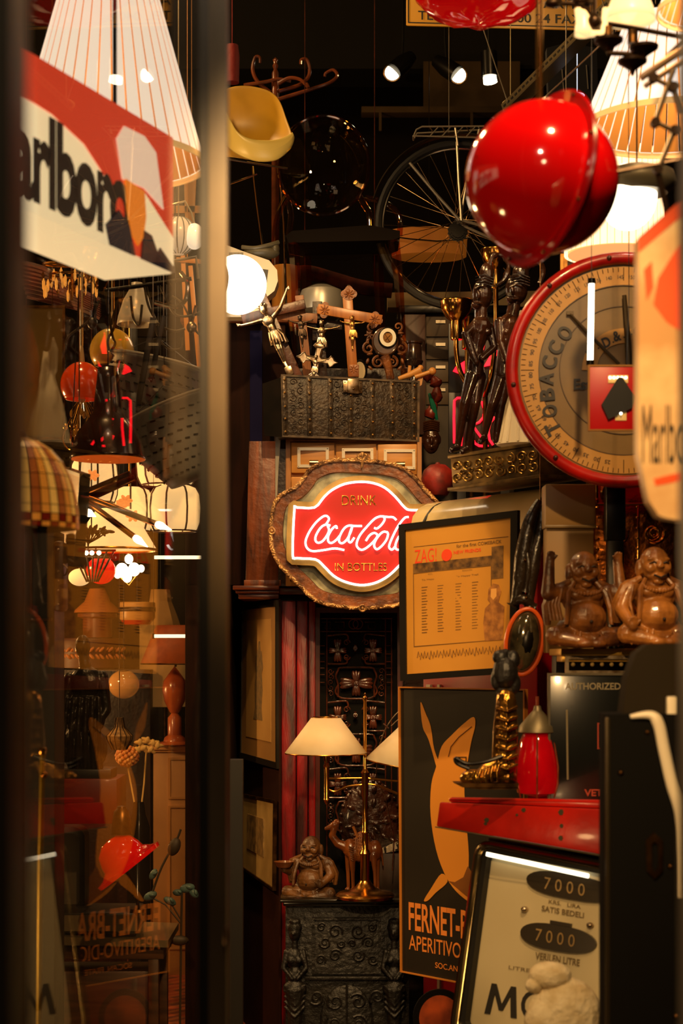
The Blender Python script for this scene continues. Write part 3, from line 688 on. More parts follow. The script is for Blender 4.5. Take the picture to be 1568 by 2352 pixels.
for cx, sx in ((677,1), (905,-1)):
    mb = MB(6.15)
    mb.ell((cx,2142,0), (14,19,14)); mb.ell((cx,2130,2), (17,14,15)); mb.limb((cx,2158,0),(cx,2176,0), 7, 8); mb.ell((cx-sx*2,2200,0), (22,24,13))
    for e in (-1,1): mb.ell((cx+e*9,2204,-9), (8,8,7)); mb.limb((cx+e*19,2186,0),(cx+e*26,2222,-6), 7, 6); mb.limb((cx+e*26,2222,-6),(cx+e*6,2246,-14), 6, 4)
    mb.ell((cx,2240,0), (17,24,13)); mb.ell((cx,2270,-2), (28,20,16)); mb.tube([(cx,2270,0),(cx,2330,0),(cx,2440,0)], [24,18,11], 10)
    for j in range(5): mb.tube([(cx-24,2262+j*12,-8),(cx,2278+j*14,-20),(cx+24,2260+j*12,-8)], 3, 6)
    mb.ell((cx-3,2143,-14), (3,4,4)); mb.ell((cx,2116,0),(14,8,12))
    build('caryatid', mb, BLKCARVE, T, vox=6.15/F*2)
# bronze relief platter behind
T = thing('carved_platter', 'large dark carved relief disc leaning behind the brass lamp', 'carving', 860, 2050, 6.6)
mb = MB(6.6); mb.ell((850,1890,0), (70,100,12), 24); build('disc', mb, M('dark_relief', (60,30,18), .25, c2=(28,16,10), ns=14, bump=.7, bs=40, coat=.4), T)
mb = MB(6.6)
for k in range(22):
    a = k*.62; rr = 20+k*2.6; mb.ell((850+rr*math.cos(a)*.8, 1890+rr*math.sin(a)*1.2, -12), (11,6,5), 8, rot=a)
for k in range(30): mb.ell((850+68*math.cos(k*.2094), 1890+97*math.sin(k*.2094), -4), 5, 7)
build('relief', mb, MATS['dark_relief'], T)
# striped book stack at right of it
mb = MB(6.5); mb.box(868, 1960, 935, 2062, 0, 90, 2)
solo('wooden_chest', mb, M('dim_chest_wood', (70,46,28), .5, c2=(34,24,16), ns=10), 'small worn wooden chest behind the camel, right of the brass lamp', 'chest')
mb = MB(6.5); mb.prism([(866,1958),(936,1930),(940,1950),(870,1962)], 4, 80)
for k in range(6): mb.prism([(868+k*11,1951-k*4.4),(874+k*11,1949-k*4.4),(880+k*11,1962-k*4.4),(874+k*11,1964-k*4.4)], -1, 4)
solo('striped_cloth', mb, M('zebra_stripes', (214,200,170), .6, c2=(20,16,12), ns=40, stretch=(1,1,.1), lo=.48, hi=.52), 'black and white striped cloth lying on the small chest', 'cloth')
# brass lamp with two shades
T = thing('table_lamp', 'brass two-arm table lamp with cream cone shades on the black cabinet', 'lamp', 838, 2062, 6.1)
YL = 6.1
mb = MB(YL); mb.lathe(838, 0, [(0,2062),(66,2062),(68,2056),(62,2050),(40,2046),(24,2038),(14,2026),(12,2022),(0,2022)], 36); build('base', mb, BRASS, T)
mb = MB(YL); mb.lathe(838, 0, [(11,2026),(11,1964),(13,1960),(10,1954),(7,1950),(7,1915),(9,1912),(6,1908),(6,1832),(8,1828),(8,1778),(10,1774),(6,1768),(4,1764),(4,1610),(7,1606),(7,1602),(2,1598),(3,1594),(0,1590)], 16); build('pole', mb, BRASS, T)
mb = MB(YL)
for x, y, e in ((752,1788,1),(922,1795,0)):
    mb.tube([(838,1787,0),(x,y,-4)], 2.6, 8); mb.tube(smooth_pts([(838,1802,0),(800,1806,0),(770,1818,0),(752,1812,0)] if e else [(838,1800,0),(870,1805,0),(905,1820,0),(930,1828,0)],5), 3, 8)
build('arm', mb, BRASS, T)
mb = MB(YL); mb.lathe(750, -4, [(0,1850),(3,1846),(5,1842),(6,1838),(8,1836),(6,1832),(6,1762),(8,1760),(5,1752),(8,1744),(8,1734),(0,1734)], 14); build('socket_tube', mb, BRASS, T)
mb = MB(YL); mb.lathe(930, -4, [(6,1840),(6,1775),(8,1772),(8,1760),(0,1760)], 14); build('socket_tube', mb, BRASS, T)
mb = MB(YL); mb.lathe(748, -4, [(32,1648),(93,1729)], 40); sh = build('lamp_shade', mb, SHADE, T, sol=.003)
mb = MB(YL)
for r_, y in ((32,1648),(93,1730)): mb.tube([(748+r_*math.cos(a/40*6.283), y, -4+r_*math.sin(a/40*6.283)) for a in range(40)], 1.6, 6, closed=True)
mb.tube([(716,1650,-4),(780,1650,-4)],1,5); build('brass_rim', mb, BRASS, sh)
tl = rotp(944,1760,10,1,-4)
mb = MB(YL, pre=lambda p: tl((p[0],p[1],p[2]))); mb.lathe(0, 0, [(40,-88),(106,0)], 40); sh = build('lamp_shade', mb, SHADE, T, sol=.003)
mb = MB(YL, pre=tl)
for r_, y in ((40,-89),(106,1)): mb.tube([(r_*math.cos(a/40*6.283), y, r_*math.sin(a/40*6.283)) for a in range(40)], 1.6, 6, closed=True)
build('brass_rim', mb, BRASS, sh)
mb = MB(6.3); mb.tube(smooth_pts([(960,1610,0),(915,1635,0),(885,1675,0),(868,1725,0)],6), 1.8, 6); mb.tube(smooth_pts([(960,1640,0),(920,1650,0),(898,1668,0)],6), 1.6, 6); mb.tube([(880,1662,0),(892,1673,0)], 2, 6)
mb.tube([(868,1725,0),(862,1790,0),(885,1830,0),(905,1930,0),(900,2000,0)], 1.6, 6)
solo('wire_harp', mb, PEWTER, 'thin bent wire hoop behind the tilted lamp shade', 'wire')
# ------------------------------------------------------------------ pictures on the side of the cupboard
def picture(name, label, cat, tl, tr, br, bl, W, H, fw, fmat, mmat, thick=9):
    T = thing(name, label, cat, bl[0]*.5+br[0]*.5, max(bl[1], br[1]), (bl[2]+br[2])/2)
    mp = quad(tl, tr, br, bl, W, H)
    mb = MB(mp=mp); mb.frame(0,0,W,H,fw,-thick/2,thick/2); build('frame', mb, fmat, T)
    mb = MB(mp=mp); mb.box(fw*.6,fw*.6,W-fw*.6,H-fw*.6,-1,thick*.4); build('sheet', mb, mmat, T)
    return T, mp
struct('wall_panel_left', MB(mp=quad((548,1376,7.45),(640,1376,6.62),(640,2440,6.62),(548,2440,7.45),100,1000)).box(0,0,100,1000,0,1), M('partition_brown', (48,22,10), .8, c2=(36,15,8), ns=4))
T, mp = picture('framed_drawing', 'tall framed print of a slim robed figure, beside the red pilasters', 'picture', (556,1388,7.2),(637,1378,6.6),(638,1766,6.6),(553,1741,7.2), 510, 370, 14, M('black_frame', (28,24,18), .3, coat=.5), M('mat_board_olive', (150,108,54), .5, c2=(136,98,48), ns=3))
mb = MB(mp=mp); mb.box(80,40,430,315,-2,-1); build('print_paper', mb, M('print_paper', (176,134,72), .5, c2=(164,122,62), ns=5), T)
mb = MB(mp=mp); mb.prism([(x*6.07,y) for x,y in [(43,90),(40,115),(36,125),(35,150),(37,165),(34,190),(35,240),(31,270),(52,270),(50,240),(52,200),(50,165),(53,150),(50,112),(47,112),(46,90)]], -2.6, -2.1)
build('drawn_figure', mb, M('pencil_grey', (96,80,52), .6, c2=(130,100,56), ns=60), T)
T, mp = picture('framed_drawing', 'small metal-framed print hanging low beside the black carved cabinet', 'picture', (558,1823,7.2),(632,1838,6.6),(630,2046,6.6),(556,1994,7.2), 390, 196, 6, OLDBRASS, M('mat_board_pale', (170,140,84), .4, c2=(146,118,66), ns=9))
mb = MB(mp=mp); mb.box(70,48,270,136,-3,-1); build('print_paper', mb, M('print_small', (140,110,60), .5, c2=(90,70,40), ns=30), T)
# ------------------------------------------------------------------ top centre: furniture above
T = thing('wooden_crate', 'dark wooden crate behind the trunk, under the transparent chair', 'crate', 800, 1026, 7.15)
mb = MB(7.0); mb.box(640, 846, 940, 1026, 0, 260, 1)
for y in (850,906,962): mb.box(636, y, 944, y+48, -6, 0, 1)
build('boards', mb, DARKW, T)
# transparent chair
AMB = GL('amber_acrylic', (240,226,198), .9, .02, .03); AMB2 = GL('amber_acrylic_edge', (244,190,120), .9, .06, .2)
T = thing('transparent_chair', 'amber see-through chair with round back standing above the crucifixes', 'chair', 790, 846, 7.05)
YG = 7.0; mb = MB(YG); rim = [(742+105*math.cos(a/48*6.283), 376+117*math.sin(a/48*6.283), 12-10*math.sin(a/48*6.283)) for a in range(48)]
mb.add(rim+[(742,376,26)], [(i,(i+1) % 48,48) for i in range(48)]); build('backrest', mb, AMB, T, sol=.006)
mb = MB(YG); mb.tube(rim, 4.2, 8, closed=True); build('backrest_rim', mb, AMB2, T)
mb = MB(YG)
for pts in ([(660,446,8),(648,470,0),(636,510,-10),(632,560,-20)], [(662,460,8),(668,500,0),(662,545,-10)], [(824,446,8),(836,470,0),(848,495,-10),(850,540,-14)],[(838,452,8),(880,470,-20),(914,505,-40),(916,552,-40)]):
    mb.tube(smooth_pts(pts,5), 7, 8, flat=.4)
build('arm', mb, AMB2, T)
mb = MB(YG); mb.prism([(658,556),(672,545),(848,532),(916,545),(916,560),(900,566),(664,572)], -60, 70); build('seat', mb, M('smoke_seat', (20,13,8), .8), T)
mb = MB(YG); mb.prism([(664,572),(900,566),(912,566),(908,598),(876,596),(790,612),(700,604),(664,596)], -60, -54); build('apron', mb, AMB, T)
for p in ([(676,572,-56),(680,640,-56),(682,846,-50)],[(902,566,-56),(912,640,-56),(926,846,-50)],[(700,566,64),(704,700,64),(706,846,66)],[(868,560,64),(874,700,64),(880,846,66)]):
    mb = MB(YG); mb.tube(p, [13,11,7], 4); build('leg', mb, AMB2, T)
# yellow shell armchair
T = thing('shell_armchair', 'yellow moulded shell armchair on thin metal legs, left of the transparent chair', 'chair', 560, 728, 6.95)
YS = 6.95; YEL = M('yellow_shell', (204,160,44), .4, c2=(190,146,38), ns=4)
mb = MB(YS)
rows = []
A_ = [(455,240,60),(505,178,50),(570,178,40),(625,195,30),(645,225,20),(655,262,8),(664,292,-6)]
B_ = [(455,290,70),(510,250,80),(570,250,80),(620,262,62),(636,285,40),(648,305,14),(672,312,-20)]
C2 = [(455,340,60),(520,300,70),(560,310,70),(600,320,52),(625,330,30),(650,336,0),(675,340,-34)]
D_ = [(470,370,20),(520,352,20),(556,368,0),(590,372,-10),(620,370,-24),(650,366,-40),(668,362,-52)]
E_ = [(480,360,-50),(508,250,-60),(528,270,-70),(548,312,-74),(570,330,-78),(600,332,-82),(640,322,-78)]
rows = [A_,B_,C2,D_]
mb.sheet(rows); build('shell', mb, YEL, T, sol=.008, sub=2)
mb = MB(YS); 
rim = smooth_pts([(505,225,-20),(519,256,-34),(532,288,-48),(548,318,-56),(575,334,-58),(610,338,-56),(640,334,-50),(662,322,-40),(672,312,-28)],4)
rim2 = smooth_pts([(500,300,-10),(518,338,-20),(545,364,-30),(580,380,-36),(610,384,-38),(638,380,-40),(660,364,-40),(673,345,-38),(676,325,-30)],4)
mb.sheet([[p for p in rim],[ (a+b)/2+Vector((0,2,-9)) for a,b in zip(rim,rim2)],[p for p in rim2]])
build('armrest_rim', mb, M('yellow_rim', (232,206,110), .35), T, sol=.01, sub=1)
for pts in ([(518,370,0),(528,430,-4),(524,580,-6),(520,726,-6)],[(580,382,0),(590,470,0),(602,560,4),(606,726,6)],[(640,382,40),(650,500,44),(656,726,50)]):
    mb = MB(YS); mb.tube(pts, 3, 8); build('leg', mb, CHROME, T)
mb = MB(YS); mb.tube([(526,424,-4),(590,400,0)], 2.4, 8); mb.tube([(500,362,0),(660,384,10)], 2.6, 8); build('brace', mb, CHROME, T)
# hat stand
T = thing('coat_stand', 'bentwood coat stand top with curled brown hooks, above the yellow shell chair', 'coat stand', 640, 728, 7.6)
BEN = M('bentwood', (120,60,30), .25, c2=(70,34,18), ns=10, coat=.5)
for pts in ([(600,240,0),(660,225,-10),(715,210,-16),(755,196,-16),(774,178,-10),(765,162,-4),(748,168,0),(746,176,0)], [(640,210,0),(690,190,10),(710,165,14),(705,135,10),(692,134,8),(690,146,6)],
            [(620,212,0),(592,188,0),(580,160,0),(586,132,0),(596,132,0),(597,145,0)], [(640,195,-10),(665,186,-20),(690,192,-26),(708,210,-28),(704,200,-28)], [(560,196,0),(610,190,-6),(640,184,-8),(668,190,-8)]):
    mb = MB(7.6); P_ = smooth_pts(pts, 6); mb.tube(P_, [5+(-2)*i/(len(P_)-1) for i in range(len(P_))], 8); build('hook', mb, BEN, T)
mb = MB(7.6); mb.lathe(632, 4, [(0,130),(6,136),(4,144),(7,150),(4,158),(8,166),(9,220),(9,722),(0,722)], 14); build('pole', mb, BEN, T)
for sx in (-1,1):
    mb = MB(7.6); mb.tube([(632,650,4),(632+sx*30,690,4),(632+sx*46,712,4)], 5, 8); build('foot', mb, BEN, T)
mb = MB(7.6); mb.lathe(533, 0, [(0,100),(14,104),(17,130),(16,190),(0,192)], 16); mb.tube([(533,102,0),(533,-700,0)], 1, 5)
solo('red_lantern', mb, M('dim_red_cloth', (110,14,14), .7, bump=.4), 'dim red ribbed cylinder high up beside the yellow shell chair', 'lantern')
# bicycle
T = thing('bicycle', 'old black and chrome bicycle hung on its side of the ceiling, rear wheel showing', 'bicycle', 1100, 710, 6.95)
YB = 6.95; WX, WY = 1054, 517
circ = lambda r, n=56, k=.99, d=0: [(WX+r*k*math.cos(a/n*6.28318), WY+r*math.sin(a/n*6.28318), d) for a in range(n)]
TY = M('tyre_rubber', (30,28,26), .6)
mb = MB(YB); mb.tube(circ(188), 8.5, 8, closed=True); build('tire', mb, TY, T)
mb = MB(YB); mb.tube(circ(176), 3.4, 8, closed=True); mb.tube(circ(178,d=7), 2.5, 6, closed=True); build('rim', mb, CHROME, T)
SPK = M('spoke_steel', (170,140,100), .3, 1)
for k in range(32):
    a = k*math.pi/16; sd = 10 if k % 2 else -10; a2 = a+(1.3 if (k//2) % 2 else -1.3)
    mb = MB(YB); mb.tube([(WX+11*math.cos(a2), WY+11*math.sin(a2), sd), (WX+175*math.cos(a), WY+175*math.sin(a), 0)], .75, 4, cap=False); build('spoke', mb, SPK, T)
mb = MB(YB); mb.tube([(WX,WY,-18),(WX,WY,18)], 7, 12); mb.tube([(WX,WY,-12),(WX,WY,-9)], 14, 14)
mb.tube([(WX,WY,-30),(WX,WY,-18)], 4, 8); build('hub', mb, CHROME, T)
mb = MB(YB)
for k in range(3): mb.prism([(WX-4+(24-k*4)*math.cos(i/28*6.283)*(1 if i % 2 else .9), WY+18+(24-k*4)*math.sin(i/28*6.283)*(1 if i % 2 else .9)) for i in range(28)], -14-k*3, -12-k*3)
build('sprocket', mb, BLACKM, T)
mb = MB(YB); fa = [(WX+204*math.cos(R(a)), WY+206*math.sin(R(a))) for a in range(196, 300, 4)]
mb.sheet([[(x,y,dd) for x,y in fa] for dd in (-14,-7,0,7,14)]); mb.tube([(x,y,-15) for x,y in fa], 2.2, 6)
build('mudguard', mb, M('mudguard_metal', (70,58,44), .3, .9), T, sol=.002)
mb = MB(YB)
for pts in ([(1048,330,-14),(1052,420,-16),(1058,512,-20)], [(940,378,-14),(1000,450,-16),(1054,510,-18)], [(1056,510,-18),(1130,530,-18),(1230,545,-14)], [(1056,520,-16),(1140,558,-16),(1230,560,-14)], [(1100,300,-10),(1075,400,-12),(1056,505,-14)]):
    mb.tube(pts, 3.4, 8)
build('frame_stays', mb, STEEL, T)
mb = MB(YB)
mb.tube([(950,316,-20),(955,304,-20),(968,297,-20),(1110,296,-20)], 2, 6); mb.tube([(950,316,20),(958,300,20),(1110,292,20)], 2, 6); mb.tube([(948,318,-20),(1100,322,-20)], 2, 6); mb.tube([(948,318,-20),(950,316,20)], 2, 6)
for x in range(985,1100,28): mb.tube([(x,297,-20),(x+10,297,20)], 1.6, 6); mb.tube([(x,320,-20),(x+20,298,-20)], 1.5, 6)
mb.tube([(1044,300,-20),(1050,340,-18)], 3, 8)
build('luggage_rack', mb, STEEL, T)
mb = MB(YB); mb.tube([(1150,500,0),(1200,340,0),(1215,290,0)], 6, 8); mb.tube([(1200,340,0),(1380,330,0)], 6, 8); mb.tube([(1230,555,0),(1380,360,0)], 6, 8); build('frame_tubes', mb, BLACKM, T)
mb = MB(YB); mb.tube([(1030,320,-10),(1030,-900,-10)], .8, 5); mb.tube([(1300,330,0),(1300,-900,0)], .8, 5); build('hanging_wire', mb, STEEL, T)
# shelf with cabinets behind the wheel
T = thing('filing_cabinets', 'dim grey-brown bank of card drawers behind the sconces, right of the trunk', 'cabinet', 1000, 2300, 7.3)
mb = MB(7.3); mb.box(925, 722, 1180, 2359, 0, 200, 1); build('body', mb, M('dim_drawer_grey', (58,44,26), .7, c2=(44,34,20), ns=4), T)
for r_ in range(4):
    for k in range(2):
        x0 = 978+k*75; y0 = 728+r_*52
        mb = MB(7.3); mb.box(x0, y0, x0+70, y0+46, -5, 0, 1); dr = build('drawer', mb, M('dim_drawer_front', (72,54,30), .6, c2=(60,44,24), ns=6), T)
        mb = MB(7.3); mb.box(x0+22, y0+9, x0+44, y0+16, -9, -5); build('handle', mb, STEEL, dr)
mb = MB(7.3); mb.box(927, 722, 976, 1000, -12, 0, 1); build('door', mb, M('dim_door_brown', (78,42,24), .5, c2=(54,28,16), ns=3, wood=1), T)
mb = MB(7.3); mb.box(915, 705, 1185, 722, -20, 200, 1)
build('top', mb, BLACKM, T)
mb = MB(7.5); mb.prism([(890,672),(1230,668),(1230,704),(890,706)], 0, 60)
solo('rolled_mat', mb, M('dim_cream_cloth', (150,128,88), .7), 'long dim cream rolled mat lying above the card drawers behind the wheel', 'mat')
mb = MB(7.6); mb.lathe(985, 0, [(98,532),(92,552),(90,590),(80,594),(0,596)], 30, sx=.95, sd=.5); mb.lathe(985, 0, [(0,530),(98,532)], 30, sx=.95, sd=.5)
T = thing('drum_pendant', 'dim orange oval drum shade seen through the bicycle wheel', 'lamp shade', 985, 596, 7.6)
build('shade', mb, M('amber_drum', (170,104,40), .6, em=(200,110,30), es=.12), T)
mb = MB(7.6); mb.tube([(892,548,-24),(940,560,-46),(1000,566,-50),(1050,560,-40),(1076,552,-26)], 1.6, 6); mb.tube([(985,532,0),(985,-700,0)], 1, 5); build('trim_and_cord', mb, BLACKM, T)
# dim things behind the chair legs
mb = MB(6.9); mb.lathe(738, 0, [(0,654),(20,656),(46,668),(52,686),(52,715),(0,730)], 28)
T = thing('metal_bowl', 'pale metal dome with a dark rim behind the crosses and chair legs', 'bowl', 738, 728, 7.0)
build('dome', mb, M('dull_aluminium', (150,146,136), .35, .5), T)
mb = MB(6.9); mb.tube([(738+50*math.cos(a/30*6.283), 706+50*math.sin(a/30*6.283), -10) for a in range(30)], 5, 8, closed=True); build('rim', mb, BLACKM, T)
mb = MB(7.3); mb.tube(smooth_pts([(640,640,0),(700,626,0),(760,640,0),(830,660,0),(900,668,0)],5), 17, 10); mb.tube([(700,626,0),(700,-700,0)], 1, 5); mb.tube([(860,656,0),(860,-700,0)], 1, 5)
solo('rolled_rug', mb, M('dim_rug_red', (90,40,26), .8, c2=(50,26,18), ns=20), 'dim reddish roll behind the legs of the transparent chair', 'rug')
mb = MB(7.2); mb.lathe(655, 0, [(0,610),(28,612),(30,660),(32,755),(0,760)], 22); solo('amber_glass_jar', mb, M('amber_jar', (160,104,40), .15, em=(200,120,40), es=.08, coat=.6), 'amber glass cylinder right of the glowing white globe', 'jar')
# white globe lamp at left with saddle and helmet
T = thing('globe_lamp', 'bright white glowing globe lamp beside the black door edge', 'lamp', 560, 722, 6.5)
GLOW = M('white_globe_glow', (255,250,240), .3, em=(255,232,196), es=4.5)
mb = MB(6.5); mb.ell((546,654,0), (66,68,66), 32); build('globe', mb, GLOW, T)
mb = MB(6.5); mb.lathe(500, 0, [(0,590),(14,596),(18,655),(14,716),(0,722)], 16); mb.tube(smooth_pts([(500,600,-50),(520,625,-62),(526,655,-66),(518,688,-62),(500,706,-50)],5), 3.5, 8); build('bracket', mb, BLACKM, T)
T = thing('white_typewriter', 'off white plastic machine with air slots behind the glowing globe', 'machine', 590, 728, 6.8)
mb = MB(6.8); mb.prism(smooth_pts([(500,560,0),(560,580,0),(620,598,0),(638,630,0),(632,660,0),(608,682,0),(560,690,0),(500,728,0)],3)[0:40], 0, 60) if 0 else mb.prism([(500,555),(555,576),(618,598),(636,620),(638,645),(630,668),(610,684),(600,728),(500,728)], 0, 60)
build('shell', mb, M('offwhite_plastic', (206,192,164), .4), T)
mb = MB(6.8)
for k in range(12): mb.box(526+k*2.8, 580, 527.4+k*2.8, 587, -1, 0)
mb.prism([(603,618),(616,620),(612,650),(605,640)], -1, 0); build('slots', mb, BLACK, T)
mb = MB(6.84); mb.ell((600,581,0), (42,16,22), 20); mb.ell((632,572,0), (10,14,16), 14); mb.tube(smooth_pts([(556,570,-10),(585,574,-18),(615,568,-18),(640,558,-8)],5), 5, 8)
solo('bicycle_saddle', mb, M('grey_leather', (96,88,66), .45, c2=(70,64,48), ns=12), 'worn grey bicycle saddle lying on the off white machine', 'saddle')
# track lights
def track_spot(x, y, r, tilt, Y, label):
    T = thing('spotlight', label, 'spotlight', x, y, Y, 'ceiling spotlights')
    a = R(tilt); dx, dy = math.sin(a), -math.cos(a); k = .5
    B = lambda t, o=0: (x+dx*t, y+dy*t*.9, t*.45)
    mb = MB(Y); mb.tube([B(2),B(40),B(70)], [r*1.08,r*1.05,r*.7], 20); build('housing', mb, BLACKM, T)
    mb = MB(Y); mb.ell((x,y,-2), (r*.86,r*.9,4), 20, rot=a*.5); build('lens', mb, M('spot_lens', (255,255,250), .2, em=(255,238,200), es=6), T)
    mb = MB(Y); mb.tube([(x+r*math.cos(i/24*6.283), y+r*1.04*math.sin(i/24*6.283), -1) for i in range(24)], 1.5, 6, closed=True); build('ring', mb, OLDBRASS, T)
    mb = MB(Y); mb.tube([B(35),(x+dx*40,y-90,30),(x+dx*40,-700,30)], 3, 6); build('stem', mb, BLACKM, T)
track_spot(901,167,20,40,8.4,'round ceiling spotlight, leftmost of the lit three')
track_spot(1052,173,20,-45,8.4,'ceiling spotlight in the middle of the lit three, turned left')
mb = MB(8.4); T = thing('spotlight', 'narrow downward ceiling spotlight, rightmost of the lit three', 'spotlight', 1126, 190, 8.4, 'ceiling spotlights')
mb.tube([(1122,120,0),(1124,176,0)], 19, 20); build('housing', mb, BLACKM, T)
mb = MB(8.4); mb.tube([(1124,176,0),(1126,190,0)], [15,16], 20); build('lens', mb, MATS['spot_lens'], T)
mb = MB(8.4); mb.tube([(1122,122,0),(1122,-700,0)], 3, 6); build('stem', mb, BLACKM, T)
mb = MB(9.0); mb.box(830, 244, 1180, 258, 0, 40, 1); mb.box(1080,258,1086,300,0,6); mb.box(975, 120, 1200, 243, 60, 70); mb.box(870, 258, 876, 300, 0, 6)
solo('high_shelf', mb, M('dim_shelf', (58,44,26), .9, c2=(42,32,18), ns=4), 'dim narrow shelf board high on the dark back wall below the spotlights', 'shelf')
# yellow sign
T = thing('yellow_sign', 'yellow enamel sign with a telephone number, cut by the top edge', 'sign', 1120, 70, 6.6)
mp = quad((932,-110,6.9),(1440,-100,6.5),(1440,72,6.5),(932,58,6.9), 508, 168)
mb = MB(mp=mp); mb.box(0,0,508,168,0,6,1); build('plate', mb, M('sign_yellow', (214,158,44), .4, c2=(200,146,40), ns=3), T)
mb = MB(mp=mp); mb.frame(5,5,503,163,2.5,-1,0); build('border', mb, BLACK, T)
mb = MB(mp=mp); mb.text('TEL. 040 89 293 00 24 FAX', 30, 134, 410, 155, -1.2, bold=.008); mb.text('ANTIK  ANKAUF  ARIT', 30, 100, 400, 121, -1.2, bold=.008); build('lettering', mb, BLACK, T)
mb = MB(6.8); mb.tube([(980,-105,5),(980,-700,5)], 1.5, 6); mb.tube([(1380,-98,5),(1380,-700,5)], 1.5, 6); build('hanging_wire', mb, STEEL, T)
# ================================================================== right hand side
# red vending machine with cream top
T = thing('drink_cooler', 'tall old drinks machine with red body and rounded cream enamel top', 'cooler', 1090, 2600, 5.7)
mp = quad((952,1150,6.05),(1240,1112,5.55),(1240,2630,5.55),(952,2530,6.05), 290, 1440)
mb = MB(mp=mp)
prof = [(0,95),(0,60),(4,38),(16,18),(36,4),(70,-2),(200,-4),(200,95)]
mb.sheet([[(x,y,d-8) for (d,y) in prof] for x in (0,290)]); mb.box(0,10,290,95,30,190)
mb.prism([(0,y) for _,y in prof[:1]]+[(1,20),(1,95)], 30, 31)
build('cream_top', mb, CREAM, T, ang=50)
mb = MB(mp=mp); mb.tube(smooth_pts([(32,96,-11),(34,60,-11),(38,20,8),(42,2,40)],5), 2.5, 6); build('seam', mb, BLACK, T)
mb = MB(mp=mp); mb.box(20, 96, 284, 1440, 0, 190, 3); build('body', mb, M('deep_red_enamel', (150,8,22), .3, c2=(110,8,16), ns=3, coat=.4), T)
mb = MB(mp=mp); mb.box(34, 440, 44, 520, -5, 0); mb.box(60,440,66,1440,-4,0); build('trim_strip', mb, STEEL, T)
# framed poster ZING
T, mp = picture('framed_poster', 'black framed yellowed poster with photo strip and two columns of text, by the drinks machine', 'poster', (918,1205,5.45),(1191,1172,5.15),(1188,1546,5.15),(922,1564,5.45), 272, 368, 15, BLACK, M('yellowed_paper', (190,136,52), .5, c2=(180,124,44), ns=3, coat=.15))
INK = M('faded_ink', (112,78,34), .6); DINK = M('dark_print', (60,40,22), .6, c2=(120,86,40), ns=50)
mb = MB(mp=mp)
mb.box(34,56,250,57,-2,-1.2)
mb.frame(32,118,214,290,1.4,-2,-1.2)
for cx in (78,158):
    mb.text('REGION', cx-10, 122, cx+12, 126, -1.6); mb.text('To Happy Trail', cx-26, 134, cx+26, 139, -1.6, bold=.02)
    for r_ in range(17):
        for c0, w_ in ((-26,14),(12,14)): mb.box(cx+c0, 152+r_*6.6, cx+c0+w_-(r_*7 % 5), 154+r_*6.6, -1.8, -1.2)
mb.text('for the first COMEBACK', 134, 62, 236, 70, -1.6, bold=.02)
build('printed_text', mb, INK, T)
mb = MB(mp=mp); mb.text('ZAG!', 36, 64, 88, 96, -1.8); mb.text('NEW FRIENDS', 128, 76, 190, 84, -1.8, bold=.02); mb.prism([(112+12*math.cos(a/18*6.283), 84+14*math.sin(a/18*6.283)) for a in range(18)], -2.4, -1.2)
build('red_print', mb, M('faded_red_ink', (214,62,24), .6), T)
mb = MB(mp=mp); mb.box(32,96,214,118,-1.8,-1.2); mb.box(214,76,240,150,-1.8,-1.2); build('photo_strip', mb, DINK, T)
mb = MB(mp=mp); mb.prism([(218,160),(208,172),(206,196),(212,204),(200,215),(196,250),(200,290),(240,290),(243,215),(230,204),(236,180),(230,164)], -2.4, -1.4); build('printed_woman', mb, M('sepia_print', (176,118,54), .6, c2=(120,74,34), ns=40), T)
mb = MB(mp=mp); mb.prism([(214,172),(213,190),(219,198),(226,190),(226,172)], -2.9, -2.2); build('printed_face', mb, M('sepia_face', (216,160,84), .6), T)
mb = MB(mp=mp)
for k in range(26):
    x = 40+k*7.6; mb.tube([(x,316+(k*5 % 7),-1.5),(x+3,302+(k*3 % 6),-1.5),(x+6,314+(k*2 % 7),-1.5)], .9, 4)
build('printed_crowd', mb, INK, T)
# fernet poster
T, mp = picture('fernet_poster', 'tall dark poster reading FERNET-BRANCA APERITIVO with an orange creature, below the framed yellow poster', 'poster', (918,1577,5.7),(1208,1583,5.3),(1208,2287,5.3),(922,2232,5.7), 290, 655, 3, M('orange_frame', (186,116,40), .45), M('poster_black', (34,29,20), .5, c2=(28,24,17), ns=4))
mb = MB(mp=mp); P_ = lambda L_: [(x-918, (y-1577)*(1-(x-918)*.00022)) for x, y in L_]
SM_ = lambda L_: [(v[0],v[1]) for v in smooth_pts([(x,y,0) for x,y in P_(L_)], 4, True)]
mb.prism(SM_([(1093,1643),(1097,1662),(1088,1700),(1080,1745),(1072,1800),(1076,1880),(1082,1960),(1080,2040),(1100,2075),(1060,2050),(1030,2012),(1006,1950),(993,1870),(995,1800),(1008,1755),(1020,1712),(1045,1684),(1070,1660)]), -2, -1)
mb.prism(SM_([(1014,1780),(990,1700),(975,1668),(970,1612),(982,1638),(994,1668),(1002,1720),(1020,1765)]), -2, -1)
mb.prism(SM_([(1018,2004),(992,2040),(976,2066),(986,2066),(1004,2048),(1032,2022)]), -2, -1)
build('printed_creature', mb, M('poster_orange', (206,134,44), .5), T)
mb = MB(mp=mp)
mb.prism(P_([(1036,2020),(1080,2055),(1098,2072),(1096,2010),(1080,1985),(1070,2010),(1050,2022)]), -2.6, -1.8)
mb.tube([(x,y,-2) for x,y in P_([(1090,1665),(1060,1690),(1042,1712),(1036,1735)])], 1.5, 4); build('printed_shading', mb, M('poster_brown', (120,72,26), .5), T)
mb = MB(mp=mp)
mb.text('FERNET-BRANCA', 20, 491, 276, 556, -1.6, bold=.02)
mb.text('APERITIVO-DIGESTIVO', 20, 566, 284, 600, -1.6, bold=.005)
